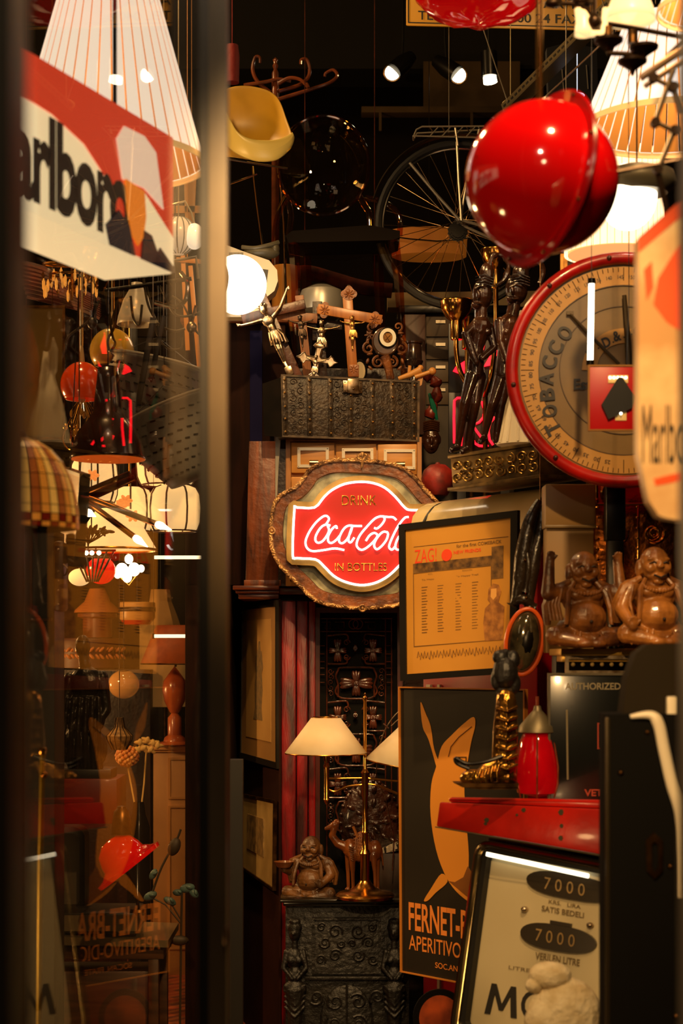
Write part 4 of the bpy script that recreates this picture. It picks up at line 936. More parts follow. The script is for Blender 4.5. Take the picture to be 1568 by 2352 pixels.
mb.text('SOC.AN. FRATELLI BRANCA', 84, 618, 270, 631, -1.6, bold=.01)
build('lettering', mb, M('poster_letters', (222,132,54), .5), T)
T = thing('round_sign', 'round dark and orange sign low down under the fernet poster', 'sign', 1000, 2400, 5.5)
mb = MB(5.5); mb.prism([(1010+62*math.cos(a/36*6.283), 2338+66*math.sin(a/36*6.283)) for a in range(36)], 0, 8); build('rim', mb, BLACKM, T)
mb = MB(5.5); mb.prism([(1010+48*math.cos(a/36*6.283), 2338+52*math.sin(a/36*6.283)) for a in range(36)], -3, 0); build('face', mb, M('orange_disc', (170,70,24), .4, c2=(90,34,16), ns=12), T)
# carved brass box and dark figures
T = thing('carved_box', 'low box with brass scrollwork sides, under the dark wooden figures', 'box', 1130, 1116, 5.6)
mp = quad((1030,1046,5.7),(1235,1014,5.45),(1242,1098,5.45),(1036,1128,5.7), 206, 82)
GB = M('brass_relief_dark', (128,102,56), .4, .4, c2=(72,56,30), ns=20)
mb = MB(mp=mp); mb.box(4,8,202,74,0,120,1); mb.box(0,0,206,8,-4,124,1); mb.box(-3,74,209,82,-8,128,1); build('body', mb, GB, T)
mb = MB(mp=mp)
for k in range(8):
    for j in (0,1):
        mb.scroll(18+k*25, 28+j*26, 12, 1.4, 1.8, -1, a0=k+j*2, cw=1 if (k+j) % 2 else -1, n=18)
        mb.scroll(30+k*22.5, 42, 7, 1.1, 1.5, -1, a0=k*2, n=12)
build('scrollwork', mb, M('brass_scroll', (176,140,74), .3, .9), T)
def figure(name, label, Y, parts, faces, extra=()):
    T = thing(name, label, 'statue', parts[-1][1][0], parts[-1][1][1]+6, Y); mb = MB(Y)
    for p0, p1, r0, r1 in parts: mb.limb(p0, p1, r0*1.2+.5, r1*1.2+.5, 12)
    for c, r_ in faces: mb.ell(c, r_, 16)
    build('body', mb, EBONY, T, vox=Y/F*1.5, smooth_it=1)
    for nm, fn in extra:
        mb = MB(Y); fn(mb); build(nm, mb, EBONY, T)
    return T
HF = M('face_stain', (24,13,8), .3)
def f1(mb):
    mb.tube(smooth_pts([(1118,640,0),(1126,600,-4),(1140,585,0),(1160,590,4),(1168,612,6),(1158,640,4),(1140,655,0)],5), [5,7,8,6,5,4,4]*4+[4,4,4], 8)
def f1e(mb):
    for k in range(4): mb.tube([(1090,640+k*7,-20),(1110,636+k*7,-27),(1132,644+k*6,-20)], 1.4, 5)
    mb.tube([(1088,668,-20),(1100,662,-24),(1112,667,-22)], 2.4, 6); mb.tube([(1086,700,-22),(1096,702,-26),(1106,702,-22)], 2.2, 6)
figure('wooden_figure', 'dark slender carved figure in a crested helmet, its legs in front of the red neon', 5.55,
 [((1104,712,0),(1104,742,0),12,12),((1104,750,0),(1094,800,-4),20,13),((1094,800,-4),(1092,862,0),13,17),((1088,750,-6),(1068,770,-16),9,8),((1068,770,-16),(1084,822,-26),8,7),
  ((1124,752,4),(1134,800,-6),9,7),((1134,800,-6),(1106,826,-22),7,6),((1084,822,-26),(1092,838,-28),7,5),
  ((1098,866,4),(1090,930,-14),16,10),((1090,930,-14),(1072,1030,0),10,6),((1086,866,-2),(1066,930,-16),16,10),((1066,930,-16),(1050,1026,-6),10,6),
  ((1072,1034,-4),(1060,1040,-20),6,5),((1050,1030,-8),(1036,1036,-22),6,5)],
 [((1108,676,0),(24,36,24)),((1118,632,2),(18,30,18)),((1097,682,-20),(5,11,7)),((1092,704,-14),(12,9,10)),((1100,764,-16),(10,9,9)),((1118,764,-12),(9,9,9)),((1096,872,6),(21,20,19))],
 (('helmet_crest', f1), ('face_carving', f1e)))
def f2(mb):
    mb.tube(smooth_pts([(1192,625,0),(1210,600,0),(1235,598,0),(1248,620,4),(1240,650,4)],5), 6, 8)
    for k in range(4): mb.tube([(1170,640+k*7,-18),(1192,634+k*7,-27),(1214,642+k*6,-20)], 1.6, 5)
    mb.tube([(1168,664,-20),(1180,660,-26),(1196,664,-24)], 2.4, 6); mb.tube([(1166,690,-20),(1176,692,-24),(1188,690,-22)], 2.2, 6)
figure('wooden_figure', 'dark carved figure standing behind, close to the rim of the red dial', 5.7,
 [((1180,702,0),(1174,735,0),12,12),((1168,745,0),(1158,800,0),20,13),((1158,800,0),(1156,862,0),13,17),((1146,742,-6),(1148,786,-12),10,9),((1148,786,-12),(1160,830,-22),8,6),((1192,745,0),(1200,800,-4),9,7),
  ((1152,866,0),(1130,930,-10),14,9),((1130,930,-10),(1112,1000,0),9,6),((1164,866,0),(1150,930,0),14,9),((1150,930,0),(1138,1010,4),9,6),((1112,1004,0),(1102,1016,-12),6,5)],
 [((1186,664,0),(26,36,24)),((1196,628,2),(20,24,18)),((1174,672,-20),(5,11,7)),((1172,690,-14),(12,9,10)),((1160,766,-14),(10,9,9))],
 (('helmet_and_face', f2),))
mb = MB(5.85); mb.lathe(1196, 0, [(0,712),(7,716),(9,726),(5,736),(10,750),(17,770),(14,800),(20,850),(30,900),(44,960),(56,1022),(0,1022)], 24)
T = thing('white_figurine', 'tall white figurine in a flared dress, half hidden behind the red dial', 'figurine', 1196, 1022, 5.85)
build('body', mb, M('white_plaster', (232,222,196), .55), T, ang=80)
mb = MB(5.85)
for k in range(14):
    a = k/14*6.283; mb.tube([(1196+r_*math.cos(a), y, r_*math.sin(a)) for r_, y in ((15,800),(21,850),(31,900),(45,960),(57,1020))], 3, 5)
build('pleats', mb, MATS['white_plaster'], T)
# brass sconces
def sconce(x, y, r_, Y, pipe, label):
    T = thing('brass_sconce', label, 'wall lamp', x, y+110, Y, None)
    mb = MB(Y); mb.lathe(x, 0, [(r_,y),(r_*1.02,y+3),(r_*.93,y+22),(r_*.62,y+40),(r_*.36,y+47),(r_*.36,y+50)], 28); build('cup', mb, GOLD, T, sol=.002, ang=60)
    mb = MB(Y); mb.lathe(x, 0, [(0,y+46),(r_*.38,y+48),(r_*.4,y+84),(r_*.34,y+90),(0,y+90)], 18); build('socket', mb, GOLD, T)
    mb = MB(Y); mb.tube(smooth_pts(pipe,5), 6, 10); build('pipe', mb, GOLD, T)
    mb = MB(Y); mb.tube([pipe[-1], (pipe[-1][0], 1500+1.6*F/Y, pipe[-1][2])], 6, 8); build('stand_pole', mb, OLDBRASS, T)
sconce(1048, 690, 37, 6.3, [(1047,778,0),(1048,810,0),(1056,850,4),(1076,885,20),(1090,900,80)], 'polished brass cup lamp on a curved pipe, lower and left of the pair')
sconce(1138, 572, 33, 6.4, [(1138,660,0),(1138,760,0),(1130,850,10),(1120,900,70)], 'polished brass cup lamp, upper right one just under the red pendant')
mb = MB(6.4); mb.lathe(1072, 0, [(0,728),(24,730),(22,744),(12,756),(12,800),(0,806)], 18); mb.tube([(1072,800,0),(1072,870,0),(1084,900,60)], 5, 8)
solo('brass_candle_cup', mb, GOLD, 'small brass cup on a straight pipe behind the left cup lamp', 'wall lamp')
# neon R sign
T = thing('red_neon_sign', 'red neon letter R on a black backing behind the wooden figures', 'neon sign', 1090, 1040, 6.6)
RN = M('red_neon', (255,30,40), .3, em=(255,14,30), es=3.2)
mb = MB(6.6); mb.box(1030, 900, 1190, 1040, 6, 14, 2); mb.box(1030,740,1190,900,10,18,2); build('backing', mb, BLACK, T)
mb = MB(6.6); mb.box(1050,1040,1070,2450,6,26); mb.box(1150,1040,1170,2450,6,26); build('stand', mb, BLACK, T)
mb = MB(6.6)
for L_ in ([(1062,914),(1050,914),(1043,920),(1042,960),(1043,1018)],[(1058,1024),(1062,980),(1062,960)],[(1096,918),(1106,924),(1112,940),(1110,958),(1100,970),(1086,976),(1094,990),(1106,1006),(1120,1026)],[(1088,930),(1094,942),(1092,956),(1083,964)],[(1082,1000),(1090,1018),(1100,1024),(1118,1025)],[(1136,958),(1126,970),(1121,990),(1124,1010),(1132,1022)]):
    mb.tube([(x,y,0) for x,y in L_], 2.8, 8)
build('letter_tubes', mb, RN, T)
mb = MB(6.6); mb.prism([(1102,764),(1109,760),(1114,790),(1108,812),(1098,812)], 0, 6); mb.prism([(1110,842),(1128,838),(1152,796),(1130,798),(1126,815)], 0, 6); mb.prism([(1040,852),(1046,842),(1068,828),(1074,852),(1060,860)], 0, 6); mb.tube([(1058,740,0),(1076,728,0),(1076,760,0)], 2.5, 6)
build('red_shape', mb, RN, T)
# tobacco dial
T = thing('tobacco_dial', 'big round red-rimmed dial with TOBACCO lettering on a dull gold face', 'dial', 1430, 1118, 4.75)
YD = 4.7; DX, DY = 1432, 850
el = lambda r, n=64, kx=1.0: [(DX+r*kx*math.cos(a/n*6.28318), DY+r*math.sin(a/n*6.28318)) for a in range(n)]
mb = MB(YD); mb.tube([(x,y,0) for x,y in el(257)], 15, 10, closed=True); mb.prism(el(262), 14, 60); build('rim', mb, M('dial_red', (188,22,10), .3, c2=(130,14,10), ns=9, coat=.3), T)
mb = MB(YD); mb.prism(el(246), 4, 12); build('face', mb, M('dial_gold', (134,104,56), .4, c2=(100,80,44), ns=4), T)
mb = MB(YD); mb.ring(el(238), el(196), 1.5, 4.5)
build('number_ring', mb, M('dial_pale', (184,136,62), .5), T)
mb = MB(YD); mb.ring(el(148), el(146), 1.5, 4); mb.ring(el(196), el(194), .5, 4)
for k in range(120):
    a = k/120*6.283; 
    if math.cos(a) > .3: continue
    r0, r1 = 226, 236
    if k % 5 == 0: r0 = 206
    mb.tube([(DX+r0*math.cos(a),DY+r0*math.sin(a),1),(DX+r1*math.cos(a),DY+r1*math.sin(a),1)], .9, 4)
def rtext(mb, s_, x, y, w_, h_, ang, d=-1, bold=.03):
    c, s2 = math.cos(R(ang)), math.sin(R(ang))
    mb.text(s_, -w_/2, -h_/2, w_/2, h_/2, d, bold=bold, mapf=lambda a, b, dd: (x+a*c-b*s2, y+a*s2+b*c, dd))
for k in range(26):
    a = R(100+k*7); rtext(mb, '%02d' % (25+k*5), DX+214*math.cos(a), DY+214*math.sin(a), 13, 9, math.degrees(a)+90, .5, .02)
build('scale_marks', mb, M('dial_ink', (70,48,22), .5), T)
mb = MB(YD)
for ch, x, y, an in (('T',1270,984,-117),('O',1262,944,-106),('B',1256,906,-96),('A',1254,870,-88),('C',1262,832,-78),('C',1276,798,-66),('O',1297,765,-54)):
    rtext(mb, ch, x, y, 28, 35, an)
rtext(mb, 'Estd', 1345, 883, 56, 26, 0)
for ch, x, y, an in (('P',1358,812,-40),('.',1374,800,-30),('D',1392,786,-24),('.',1408,786,-20),('&',1416,772,-16),('J',1438,764,-8),('.',1450,768,-4),('C',1462,760,0)):
    rtext(mb, ch, x, y, 18 if ch != '.' else 4, 24 if ch != '.' else 4, an)
build('lettering', mb, M('dial_letter', (30,24,16), .5), T)
mb = MB(YD); mb.prism([(DX+96*math.cos(R(a)), DY+96*math.sin(R(a))) for a in range(180,285,5)]+[(DX+62*math.cos(R(a)), DY+62*math.sin(R(a))) for a in range(280,175,-5)], 0, 3); build('inner_arc', mb, MATS['number_ring'] if 'number_ring' in MATS else MATS['dial_pale'], T)
mb = MB(YD); mb.tube([(1308,722,-6),(1345,762,-7),(1420,838,-8)], [2.5,4,4], 8); mb.tube([(1432,680,-8),(1440,780,-9),(1446,900,-9)], [5,7,9], 8); mb.box(1300,716,1316,724,-8,-3)
build('pointer', mb, M('pointer_grey', (74,62,42), .4, .6), T)
mb = MB(YD)
for a in (128,172,228,262): mb.ell((DX+257*math.cos(R(a)), DY+257*math.sin(R(a)), -15), 6, 10)
build('rivets', mb, M('dark_rivet', (60,20,12), .4), T)
mb = MB(YD); mb.box(1395,1095,1440,1240,20,60,3); mb.box(1400,1240,1436,2820,20,60,2); build('stand', mb, BLACKM, T)
T = thing('dial_reflection_strip', 'vertical glowing white strip, a modelled reflection on the red-rimmed dial', 'reflection', 1356, 836, 4.4)  # tube reflection on the dial glass, built as a glowing strip
mb = MB(4.4); mb.tube([(1358,650,0),(1355,832,0)], 7, 10); build('tube', mb, M('tube_glow', (255,255,250), .3, em=(255,240,210), es=3), T)
mb = MB(4.4); mb.tube([(1358,640,0),(1358,652,0)], 9, 10); mb.tube([(1355,828,0),(1355,838,0)], 9, 10); mb.tube([(1358,645,0),(1358,-700,0)], .8, 5); build('cap', mb, BLACKM, T)
T = thing('red_sign_reflection', 'small square red sign with a dark pentagon shape, a reflection modelled in front of the gold dial', 'sign', 1410, 990, 4.3)  # reflection on the dial glass, built as a solid hanging sign
mb = MB(4.3); mb.box(1354,842,1466,986,0,6,1); build('panel', mb, M('sign_deep_red', (186,10,16), .4), T)
mb = MB(4.3); mb.frame(1350,838,1470,990,4,-2,7); build('frame', mb, M('dull_gold_frame', (150,104,50), .4, .5), T)
mb = MB(4.3); mb.box(1396,862,1442,880,-2,0); mb.box(1412,940,1438,966,-2,0); build('pale_patch', mb, M('pale_card', (224,190,120), .5), T)
mb = MB(4.3); mb.prism([(1418,868),(1428,868),(1456,912),(1450,938),(1396,964),(1380,930)], -8, -3); build('pentagon', mb, BLACK, T)
mb = MB(4.3)
for k in range(5): mb.ell((1400+k*9,868,-4), 3.4, 8)
mb.ell((1424,951,-9), 3.4, 8)
build('bulbs', mb, M('tiny_bulb', (255,250,240), .3, em=(255,240,215), es=3), T)
mb = MB(4.3); mb.tube([(1440,838,4),(1445,700,6),(1442,-700,6)], 1, 5); build('hanging_wire', mb, BLACKM, T)
# brass cabinet with embossing
T = thing('brass_cabinet', 'gleaming embossed copper and brass cabinet behind the laughing Buddhas', 'cabinet', 1450, 2500, 5.0)
COP = M('embossed_copper', (196,112,44), .22, 1, c2=(120,62,24), ns=10, bump=.5, bs=18)
mb = MB(5.0); mb.box(1362, 985, 1640, 1500, 0, 120, 2); build('body', mb, COP, T)
mb = MB(5.0); mb.box(1355, 1500, 1640, 2754, -4, 124, 2); build('lower_body', mb, DARKW, T)
mb = MB(5.0)
for (x,y,r_) in ((1412,1225,30),(1412,1330,26),(1500,1225,26),(1500,1320,30),(1440,1420,24),(1530,1420,24)):
    mb.scroll(x, y, r_, 1.5, 4, -3, a0=y, n=24); mb.scroll(x, y, r_*.7, 1.3, 3, -3, a0=y+3, cw=-1, n=20)
for k in range(14): mb.ell((1372,1165+k*24,-2), 4, 8); mb.ell((1462,1165+k*24,-2), 4, 8)
build('embossing', mb, GOLD, T)
mb = MB(5.0); mb.box(1364,1155,1640,1160,-6,0,1); mb.box(1462,1160,1467,1500,-5,0,1); mb.tube([(1367,1040,-8),(1367,1150,-8)], 5, 8); mb.ell((1367,1040,-8), 7, 10); mb.ell((1367,1150,-8), 7, 10)
mb.tube([(1402+22*math.cos(a/18*6.283),1132+22*math.sin(a/18*6.283),-10) for a in range(18)], 5, 8, closed=True)
build('rails_and_ring', mb, GOLD, T)
mb = MB(5.0); mb.frame(1376,1000,1470,1100,14,-10,0); build('small_frame', mb, M('copper_frame', (150,84,38), .3, .7), T)
mb = MB(5.0); mb.box(1388,1012,1458,1088,-2,0); build('small_panel', mb, M('dark_panel', (34,20,14), .3, c2=(120,70,30), ns=26, lo=.5, hi=.75), T)
# cream box
mb = MB(4.85); mb.box(1252,1112,1368,1212,0,70,3); mb.box(1255,1212,1364,1500,6,66,2)
T = thing('cream_box', 'plain olive cream metal box behind the left laughing Buddha', 'box', 1310, 1500, 4.85)
build('body', mb, M('olive_cream', (140,104,50), .5, c2=(134,106,58), ns=5), T)
mb = MB(4.85); mb.box(1250,1206,1370,1213,-4,2,1); build('edge', mb, M('olive_edge', (120,96,54), .4), T)
# laughing buddhas
buddha(1338, 1490, 226, 4.55, M('buddha_chestnut', (140,86,36), .4, c2=(70,38,15), ns=16, coat=.12, bump=.35, bs=50), 'wooden laughing Buddha with both arms raised, in front of the cream box', arms='up', face=10)
buddha(1500, 1486, 232, 4.5, M('buddha_golden', (176,114,50), .34, c2=(100,58,24), ns=14, coat=.25, bump=.3, bs=50), 'larger glossy wooden laughing Buddha at the right edge, before the copper cabinet', arms='side', face=12)
T = thing('gilt_frame_stack', 'stack of gilt and silver frames lying flat under the laughing Buddhas', 'frames', 1370, 1546, 4.6)
mb = MB(4.6); mb.box(1284,1490,1640,1506,-30,190,2); mb.box(1288,1506,1640,1520,-20,80,1); build('gilt_frame', mb, M('gilt_old', (190,150,70), .35, .8), T)
mb = MB(4.6); mb.frame(1294,1506,1460,1548,8,-30,-20); build('silver_frame', mb, PEWTER, T)
mb = MB(4.6)
for k in range(7): mb.ell((1312+k*22,1526,-26), 5, 8)
build('pearls', mb, M('frame_pearl', (220,190,120), .3, .5), T)
mb = MB(4.6); mb.box(1290,1506,1640,2850,110,190,2); build('support', mb, M('support_black', (20,17,14), .6), T)
# black leather and headlamp, boot
T = thing('leather_harness', 'dark hanging leather folds above the orange-rimmed headlamp', 'leather', 1215, 1420, 5.0)
mb = MB(5.0)
for pts, r_ in (([(1238,1150,0),(1216,1200,-4),(1200,1280,-6),(1190,1360,0),(1176,1392,4)],[8,16,20,16,6]),([(1245,1160,4),(1240,1220,0),(1222,1300,-10),(1215,1400,-4)],[8,14,18,6]),([(1200,1240,-10),(1212,1300,-20),(1204,1360,-14)],[5,9,4]),([(1180,1385,0),(1200,1376,-10),(1224,1396,-4)],[9,13,10])):
    P_ = smooth_pts(pts, 5); mm = len(P_); rr = [r_[min(int(i/(mm-1)*(len(r_)-1)), len(r_)-2)]*(1-(i/(mm-1)*(len(r_)-1)) % 1)+r_[min(int(i/(mm-1)*(len(r_)-1))+1, len(r_)-1)]*((i/(mm-1)*(len(r_)-1)) % 1) for i in range(mm)]
    mb.tube(P_, rr, 10)
build('folds', mb, M('dark_leather', (40,30,20), .3, c2=(24,18,12), ns=10, bump=.4), T)
mb = MB(5.0); mb.ell((1203,1288,-26), 4, 8); mb.ell((1206,1374,-20), 4, 8); mb.tube([(1240,1150,0),(1240,-700,0)], 1, 5); build('buckles_and_wire', mb, OLDBRASS, T)
T = thing('headlamp', 'old glass headlamp with an orange rim, beside the framed yellow poster', 'headlamp', 1206, 1552, 4.95)
tl = rotp(1204,1474,8,1,0)
tp = lambda p: tl((p[0]*.5+p[2]*.2, p[1], p[2]-p[0]*.5))
mb = MB(4.95, pre=tl); e2 = [(42*math.cos(a/40*6.283), 76*math.sin(a/40*6.283), 0) for a in range(40)]
mb.tube(e2, 5, 8, closed=True); build('rim', mb, M('orange_rim', (206,84,24), .3), T)
mb = MB(4.95, pre=tl); mb.ell((0,0,6), (38,72,24), 24); build('lens', mb, M('grey_glass', (120,108,76), .08, .6, c2=(50,46,34), ns=18, coat=1), T)
mb = MB(4.95, pre=tl); mb.ell((4,0,30), (36,68,50), 20); build('housing', mb, BLACKM, T)
T = thing('black_ornament', 'knobbly black clenched shape above the golden boot, beside the headlamp', 'ornament', 1160, 1606, 4.47)
mb = MB(4.47)
for (x,y,a,b) in ((1160,1545,30,40),(1150,1510,20,18),(1178,1515,16,22),(1140,1560,14,26),(1180,1570,16,26),(1160,1590,22,14),(1160,1498,12,8)): mb.ell((x,y,0), (a,b,min(a,b)))
build('body', mb, M('black_rubber', (26,22,18), .45, c2=(14,12,10), ns=20, bump=.4), T, vox=4.47/F*2)
T = thing('golden_boot', 'golden bronze boot with strapped skate-like sole, on the red pump top', 'boot', 1120, 1812, 4.45)
BZ = M('gold_bronze', (176,126,48), .22, .9, c2=(84,56,22), ns=16, bump=.7, bs=26)
mb = MB(4.45); mb.limb((1162,1606,0),(1160,1680,0), 24, 30); mb.limb((1160,1680,0),(1158,1750,0), 30, 30); mb.limb((1158,1758,0),(1118,1776,-8), 30, 24); mb.ell((1088,1786,-12), (34,20,24)); mb.ell((1162,1785,0), (26,22,26))
for k in range(7): mb.tube([(1136,1625+k*22,-24+abs(k-3)),(1162,1632+k*22,-36),(1186,1622+k*22,-22)], 4, 8)
for k in range(5): mb.tube([(1144-k*14,1752+k*4,-26),(1138-k*14,1770+k*3,-34),(1140-k*13,1796,-32)], 4, 8)
build('upper', mb, BZ, T, vox=4.45/F*1.7, smooth_it=1)
mb = MB(4.45); mb.prism([(1040,1796),(1060,1806),(1186,1806),(1188,1797),(1060,1796)], -34, 26); mb.prism([(1040,1796),(1060,1806),(1100,1811),(1186,1811),(1186,1803),(1060,1803)], -30, 22); build('sole', mb, OLDBRASS, T)
mb = MB(4.45); mb.tube(smooth_pts([(1150,1735,-34),(1110,1748,-36),(1070,1752,-30),(1045,1740,-26),(1048,1752,-26),(1075,1764,-30)],4), 4.5, 8); mb.tube([(1050,1738,-28),(1068,1738,-30),(1068,1754,-30),(1050,1754,-28)], 2.5, 6, closed=True); build('strap', mb, BLACKM, T)
T = thing('red_lantern', 'red glass railway lantern with a grey tin hood, on the pump beside the boot', 'lantern', 1232, 1836, 4.5)
mb = MB(4.5); mb.lathe(1236, 20, [(0,1620),(8,1622),(10,1632),(14,1636),(42,1668),(44,1682),(40,1684),(0,1684)], 24); build('hood', mb, M('tin_grey', (110,100,76), .45, .6), T)
mb = MB(4.5); mb.lathe(1236, 20, [(30,1684),(40,1700),(50,1750),(52,1790),(46,1822),(0,1834)], 28); build('glass', mb, M('ruby_glass', (170,6,16), .06, c2=(110,4,10), ns=6, coat=1, em=(200,0,10), es=.12), T)
mb = MB(4.5)
for k in range(6):
    a = k*1.047+.4; mb.tube([(1236+r_*math.cos(a),y,20+r_*math.sin(a)) for r_,y in ((36,1684),(46,1712),(55,1760),(54,1800),(44,1832))], 2, 6)
mb.tube([(1236,1600,20),(1236,1622,20)], 4, 8); build('cage', mb, M('copper_wire', (130,60,34), .4, .6), T)
T = thing('black_signboard', 'black framed board with faint grey lettering behind the red lantern', 'sign', 1330, 1842, 4.5)
mb = MB(4.5); mb.box(1262,1552,1460,1840,-8,6,1); build('board', mb, M('board_black', (15,17,16), .25, coat=.5), T)
mb = MB(4.5); mb.frame(1257,1546,1466,1844,5,-12,8); build('frame', mb, M('board_frame', (74,66,48), .4), T)
mb = MB(4.5); mb.text('AUTHORIZED V', 1296,1568,1442,1584, -9.5, bold=.02); mb.tube([(1300,1630,-10),(1302,1790,-10)], 2.4, 6); build('lettering', mb, M('faint_grey', (120,110,84), .5), T)
mb = MB(4.5); mb.text('VETERAN', 1340,1812,1440,1828, -9.5, bold=.03); mb.frame(1370,1660,1440,1720,3,-10,-8); build('red_lettering', mb, M('faint_red', (150,50,24), .5), T)
# petrol pump
T = thing('petrol_pump', 'old petrol pump with chrome-framed pale face lettered MOBIL and red metal top', 'petrol pump', 1220, 2900, 4.4)
mpr = quad((1008,1842,4.62),(1460,1862,4.22),(1460,1984,4.22),(1000,1902,4.62), 452, 70)
RT = M('chipped_red_paint', (196,26,10), .32, c2=(150,20,10), ns=5, bump=.15, bs=20, coat=.25)
mb = MB(mp=mpr); mb.box(0,0,452,66,0,190,4); build('red_top', mb, RT, T)
mb = MB(mp=mpr); mb.box(10,-14,452,0,14,186,6); build('top_lid', mb, RT, T)
mb = MB(mp=mpr)
for (x,y,r_) in ((120,34,6),(118,42,4),(205,8,5),(290,8,6),(292,30,4),(291,50,5),(190,18,3)): mb.prism([(x+r_*math.cos(a*1.05)*(1+.3*math.sin(a*3)), y+r_*.9*math.sin(a*1.05)) for a in range(6)], -.6, 0)
mb.tube([(0,67,-1),(452,67,-1)], 1.6, 6); build('paint_chips', mb, M('bare_dark_metal', (60,50,26), .5), T)
mp = quad((1100,1926,4.62),(1440,1992,4.3),(1424,2440,4.25),(1036,2382,4.58), 340, 450)
def rrect(x0, y0, x1, y1, r_, n=6):
    P = []
    for cx, cy, a0 in ((x1-r_,y0+r_,-90),(x1-r_,y1-r_,0),(x0+r_,y1-r_,90),(x0+r_,y0+r_,180)):
        for i in range(n+1): a = R(a0+90*i/n); P.append((cx+r_*math.cos(a), cy+r_*math.sin(a)))
    return P
mb = MB(mp=mp); mb.ring(rrect(0,0,340,450,34), rrect(17,17,323,433,24), -9, 30); mb.tube([(x,y,-9) for x,y in rrect(8,8,332,442,30)], 7, 8, closed=True); build('chrome_frame', mb, M('warm_chrome', (190,175,140), .15, 1), T)
mb = MB(mp=mp); mb.ring(rrect(17,17,323,433,24), rrect(27,27,313,423,18), -4, 30); build('gasket', mb, BLACK, T)
mb = MB(mp=mp); mb.prism(rrect(20,20,320,430,22), 12, 20); build('face', mb, M('pump_face', (196,182,144), .35, c2=(186,170,130), ns=2), T)
mb = MB(mp=mp); mb.box(-4,-4,344,940,30,180,3); build('body', mb, M('pump_dark_side', (40,32,22), .4), T)
def lens_pts(cx, cy, w_, h_): return [(cx+w_/2*math.copysign(abs(math.cos(a/28*6.283))**.7, math.cos(a/28*6.283)), cy+h_/2*math.sin(a/28*6.283)) for a in range(28)]
mb = MB(mp=mp); mb.prism(lens_pts(214,70,196,58), 7, 12); mb.prism(lens_pts(196,192,162,60), 7, 12); mb.box(178,154,222,162,6,12); build('counter_window', mb, M('counter_black', (46,38,26), .3, coat=.5), T)
mb = MB(mp=mp); mb.text('7 0 0 0', 158,58,248,86, 5.5); mb.text('7 0 0 0', 150,178,234,206, 5.5); build('digits', mb, M('digit_cream', (150,122,74), .5), T)
mb = MB(mp=mp); mb.text('KRS.   LIRA', 168,108,238,117, 11, bold=.01); mb.text('SATIS BEDELI', 154,124,246,137, 11, bold=.02); mb.text('VERILEN LITRE', 150,232,244,248, 11, bold=.02); mb.text('LITRE FIATI', 96,272,190,280, 11); mb.text('KURUS', 140,292,200,300, 11); build('small_lettering', mb, M('small_ink', (110,92,58), .5), T)
mb = MB(mp=mp); mb.prism([(56,388),(64,318),(74,318),(90,362),(106,318),(116,318),(124,388),(112,388),(107,340),(94,376),(86,376),(73,340),(68,388)], 10, 12); mb.text('OBIL', 130,318,300,388, 11); build('large_lettering', mb, M('black_ink', (28,24,18), .5), T)
mb = MB(mp=mp); 
for x, y in ((118,140),(262,150)): mb.ell((x,y,9), 7, 10)
build('face_screw', mb, PEWTER, T)
mb = MB(mp=mp); mb.obox((142,34,-2), (236,11,6), (0,0,R(1.5)), 2); build('pump_reflection_strip', mb, M('pump_reflection_glow', (255,252,240), .3, em=(255,240,205), es=1.6), T)  # tube reflection on the pump glass, painted as a glowing bar
# white fluffy bust in front of the pump
T = thing('white_plush', 'white fluffy toy head in front of the petrol pump at the bottom edge', 'plush toy', 1290, 2500, 3.7)
mb = MB(3.7); mb.ell((1262,2240,0), (50,32,34), 20); mb.ell((1225,2262,-6), (20,18,20), 14); mb.ell((1300,2330,10), (82,84,60), 24); mb.ell((1250,2350,-8), (48,60,40), 20); mb.ell((1310,2430,10), (100,110,80), 20)
for k in range(44):
    a = k*2.4; mb.limb((1290+60*math.cos(a), 2320+50*math.sin(a*1.3), -34+abs(math.cos(a))*30),(1286+72*math.cos(a), 2346+50*math.sin(a*1.3), -36+abs(math.cos(a))*34), 6, 2, 6)
build('body', mb, M('white_fluff', (236,222,190), .9, c2=(206,186,146), ns=26, bump=.8, bs=60), T, vox=3.7/F*2.2, smooth_it=1)
# black case with chrome trim
T = thing('jukebox', 'large black cabinet with bright chrome corner trim at the right edge', 'cabinet', 1500, 3000, 3.1)
mb = MB(3.1); mb.box(1396,1640,1700,3523,0,140,3); build('body', mb, M('jukebox_black', (9,8,6), .75), T)
mb = MB(3.1); mb.box(1390,1648,1400,3523,-4,6,1); build('edge_strip', mb, M('edge_strip', (66,56,38), .3, .7), T)
mb = MB(3.1); mb.prism(smooth_pts([(1436,1645,0),(1446,1560,0),(1470,1490,0),(1500,1476,0),(1600,1476,0),(1600,1645,0)],4)[:24], 40, 120) if 0 else mb.prism([(1436,1645),(1446,1560),(1468,1500),(1495,1480),(1600,1476),(1600,1645)], 40, 120); build('hood', mb, M('grey_brown_hood', (44,37,26), .8), T)
mb = MB(3.1); P_ = smooth_pts([(1446,1646,-6),(1492,1642,-10),(1510,1664,-12),(1522,1720,-12),(1540,1800,-12),(1560,1870,-12),(1562,1960,-12),(1560,2060,-12)],5)
mb.tube(P_, [5+9*min(1,i/8)*(1-max(0,(i-26)/14)) for i in range(len(P_))], 10); mb.box(1534,1600,1556,1790,10,30,4)
build('chrome_trim', mb, M('trim_bright', (248,236,210), .3), T)
mb = MB(3.1); mb.ring([(1482,1930),(1500,1912),(1520,1930),(1520,2000),(1502,2018),(1484,2000)], [(1494,1940),(1501,1932),(1510,1940),(1510,1992),(1502,2002),(1495,1992)], -8, 0); mb.ell((1425,1775,0), 7, 10); mb.ell((1538,1990,0), 6, 10); mb.ell((1552,2335,0), 7, 10); mb.ell((1486,1682,0), 6, 10)
build('fittings', mb, OLDBRASS, T)
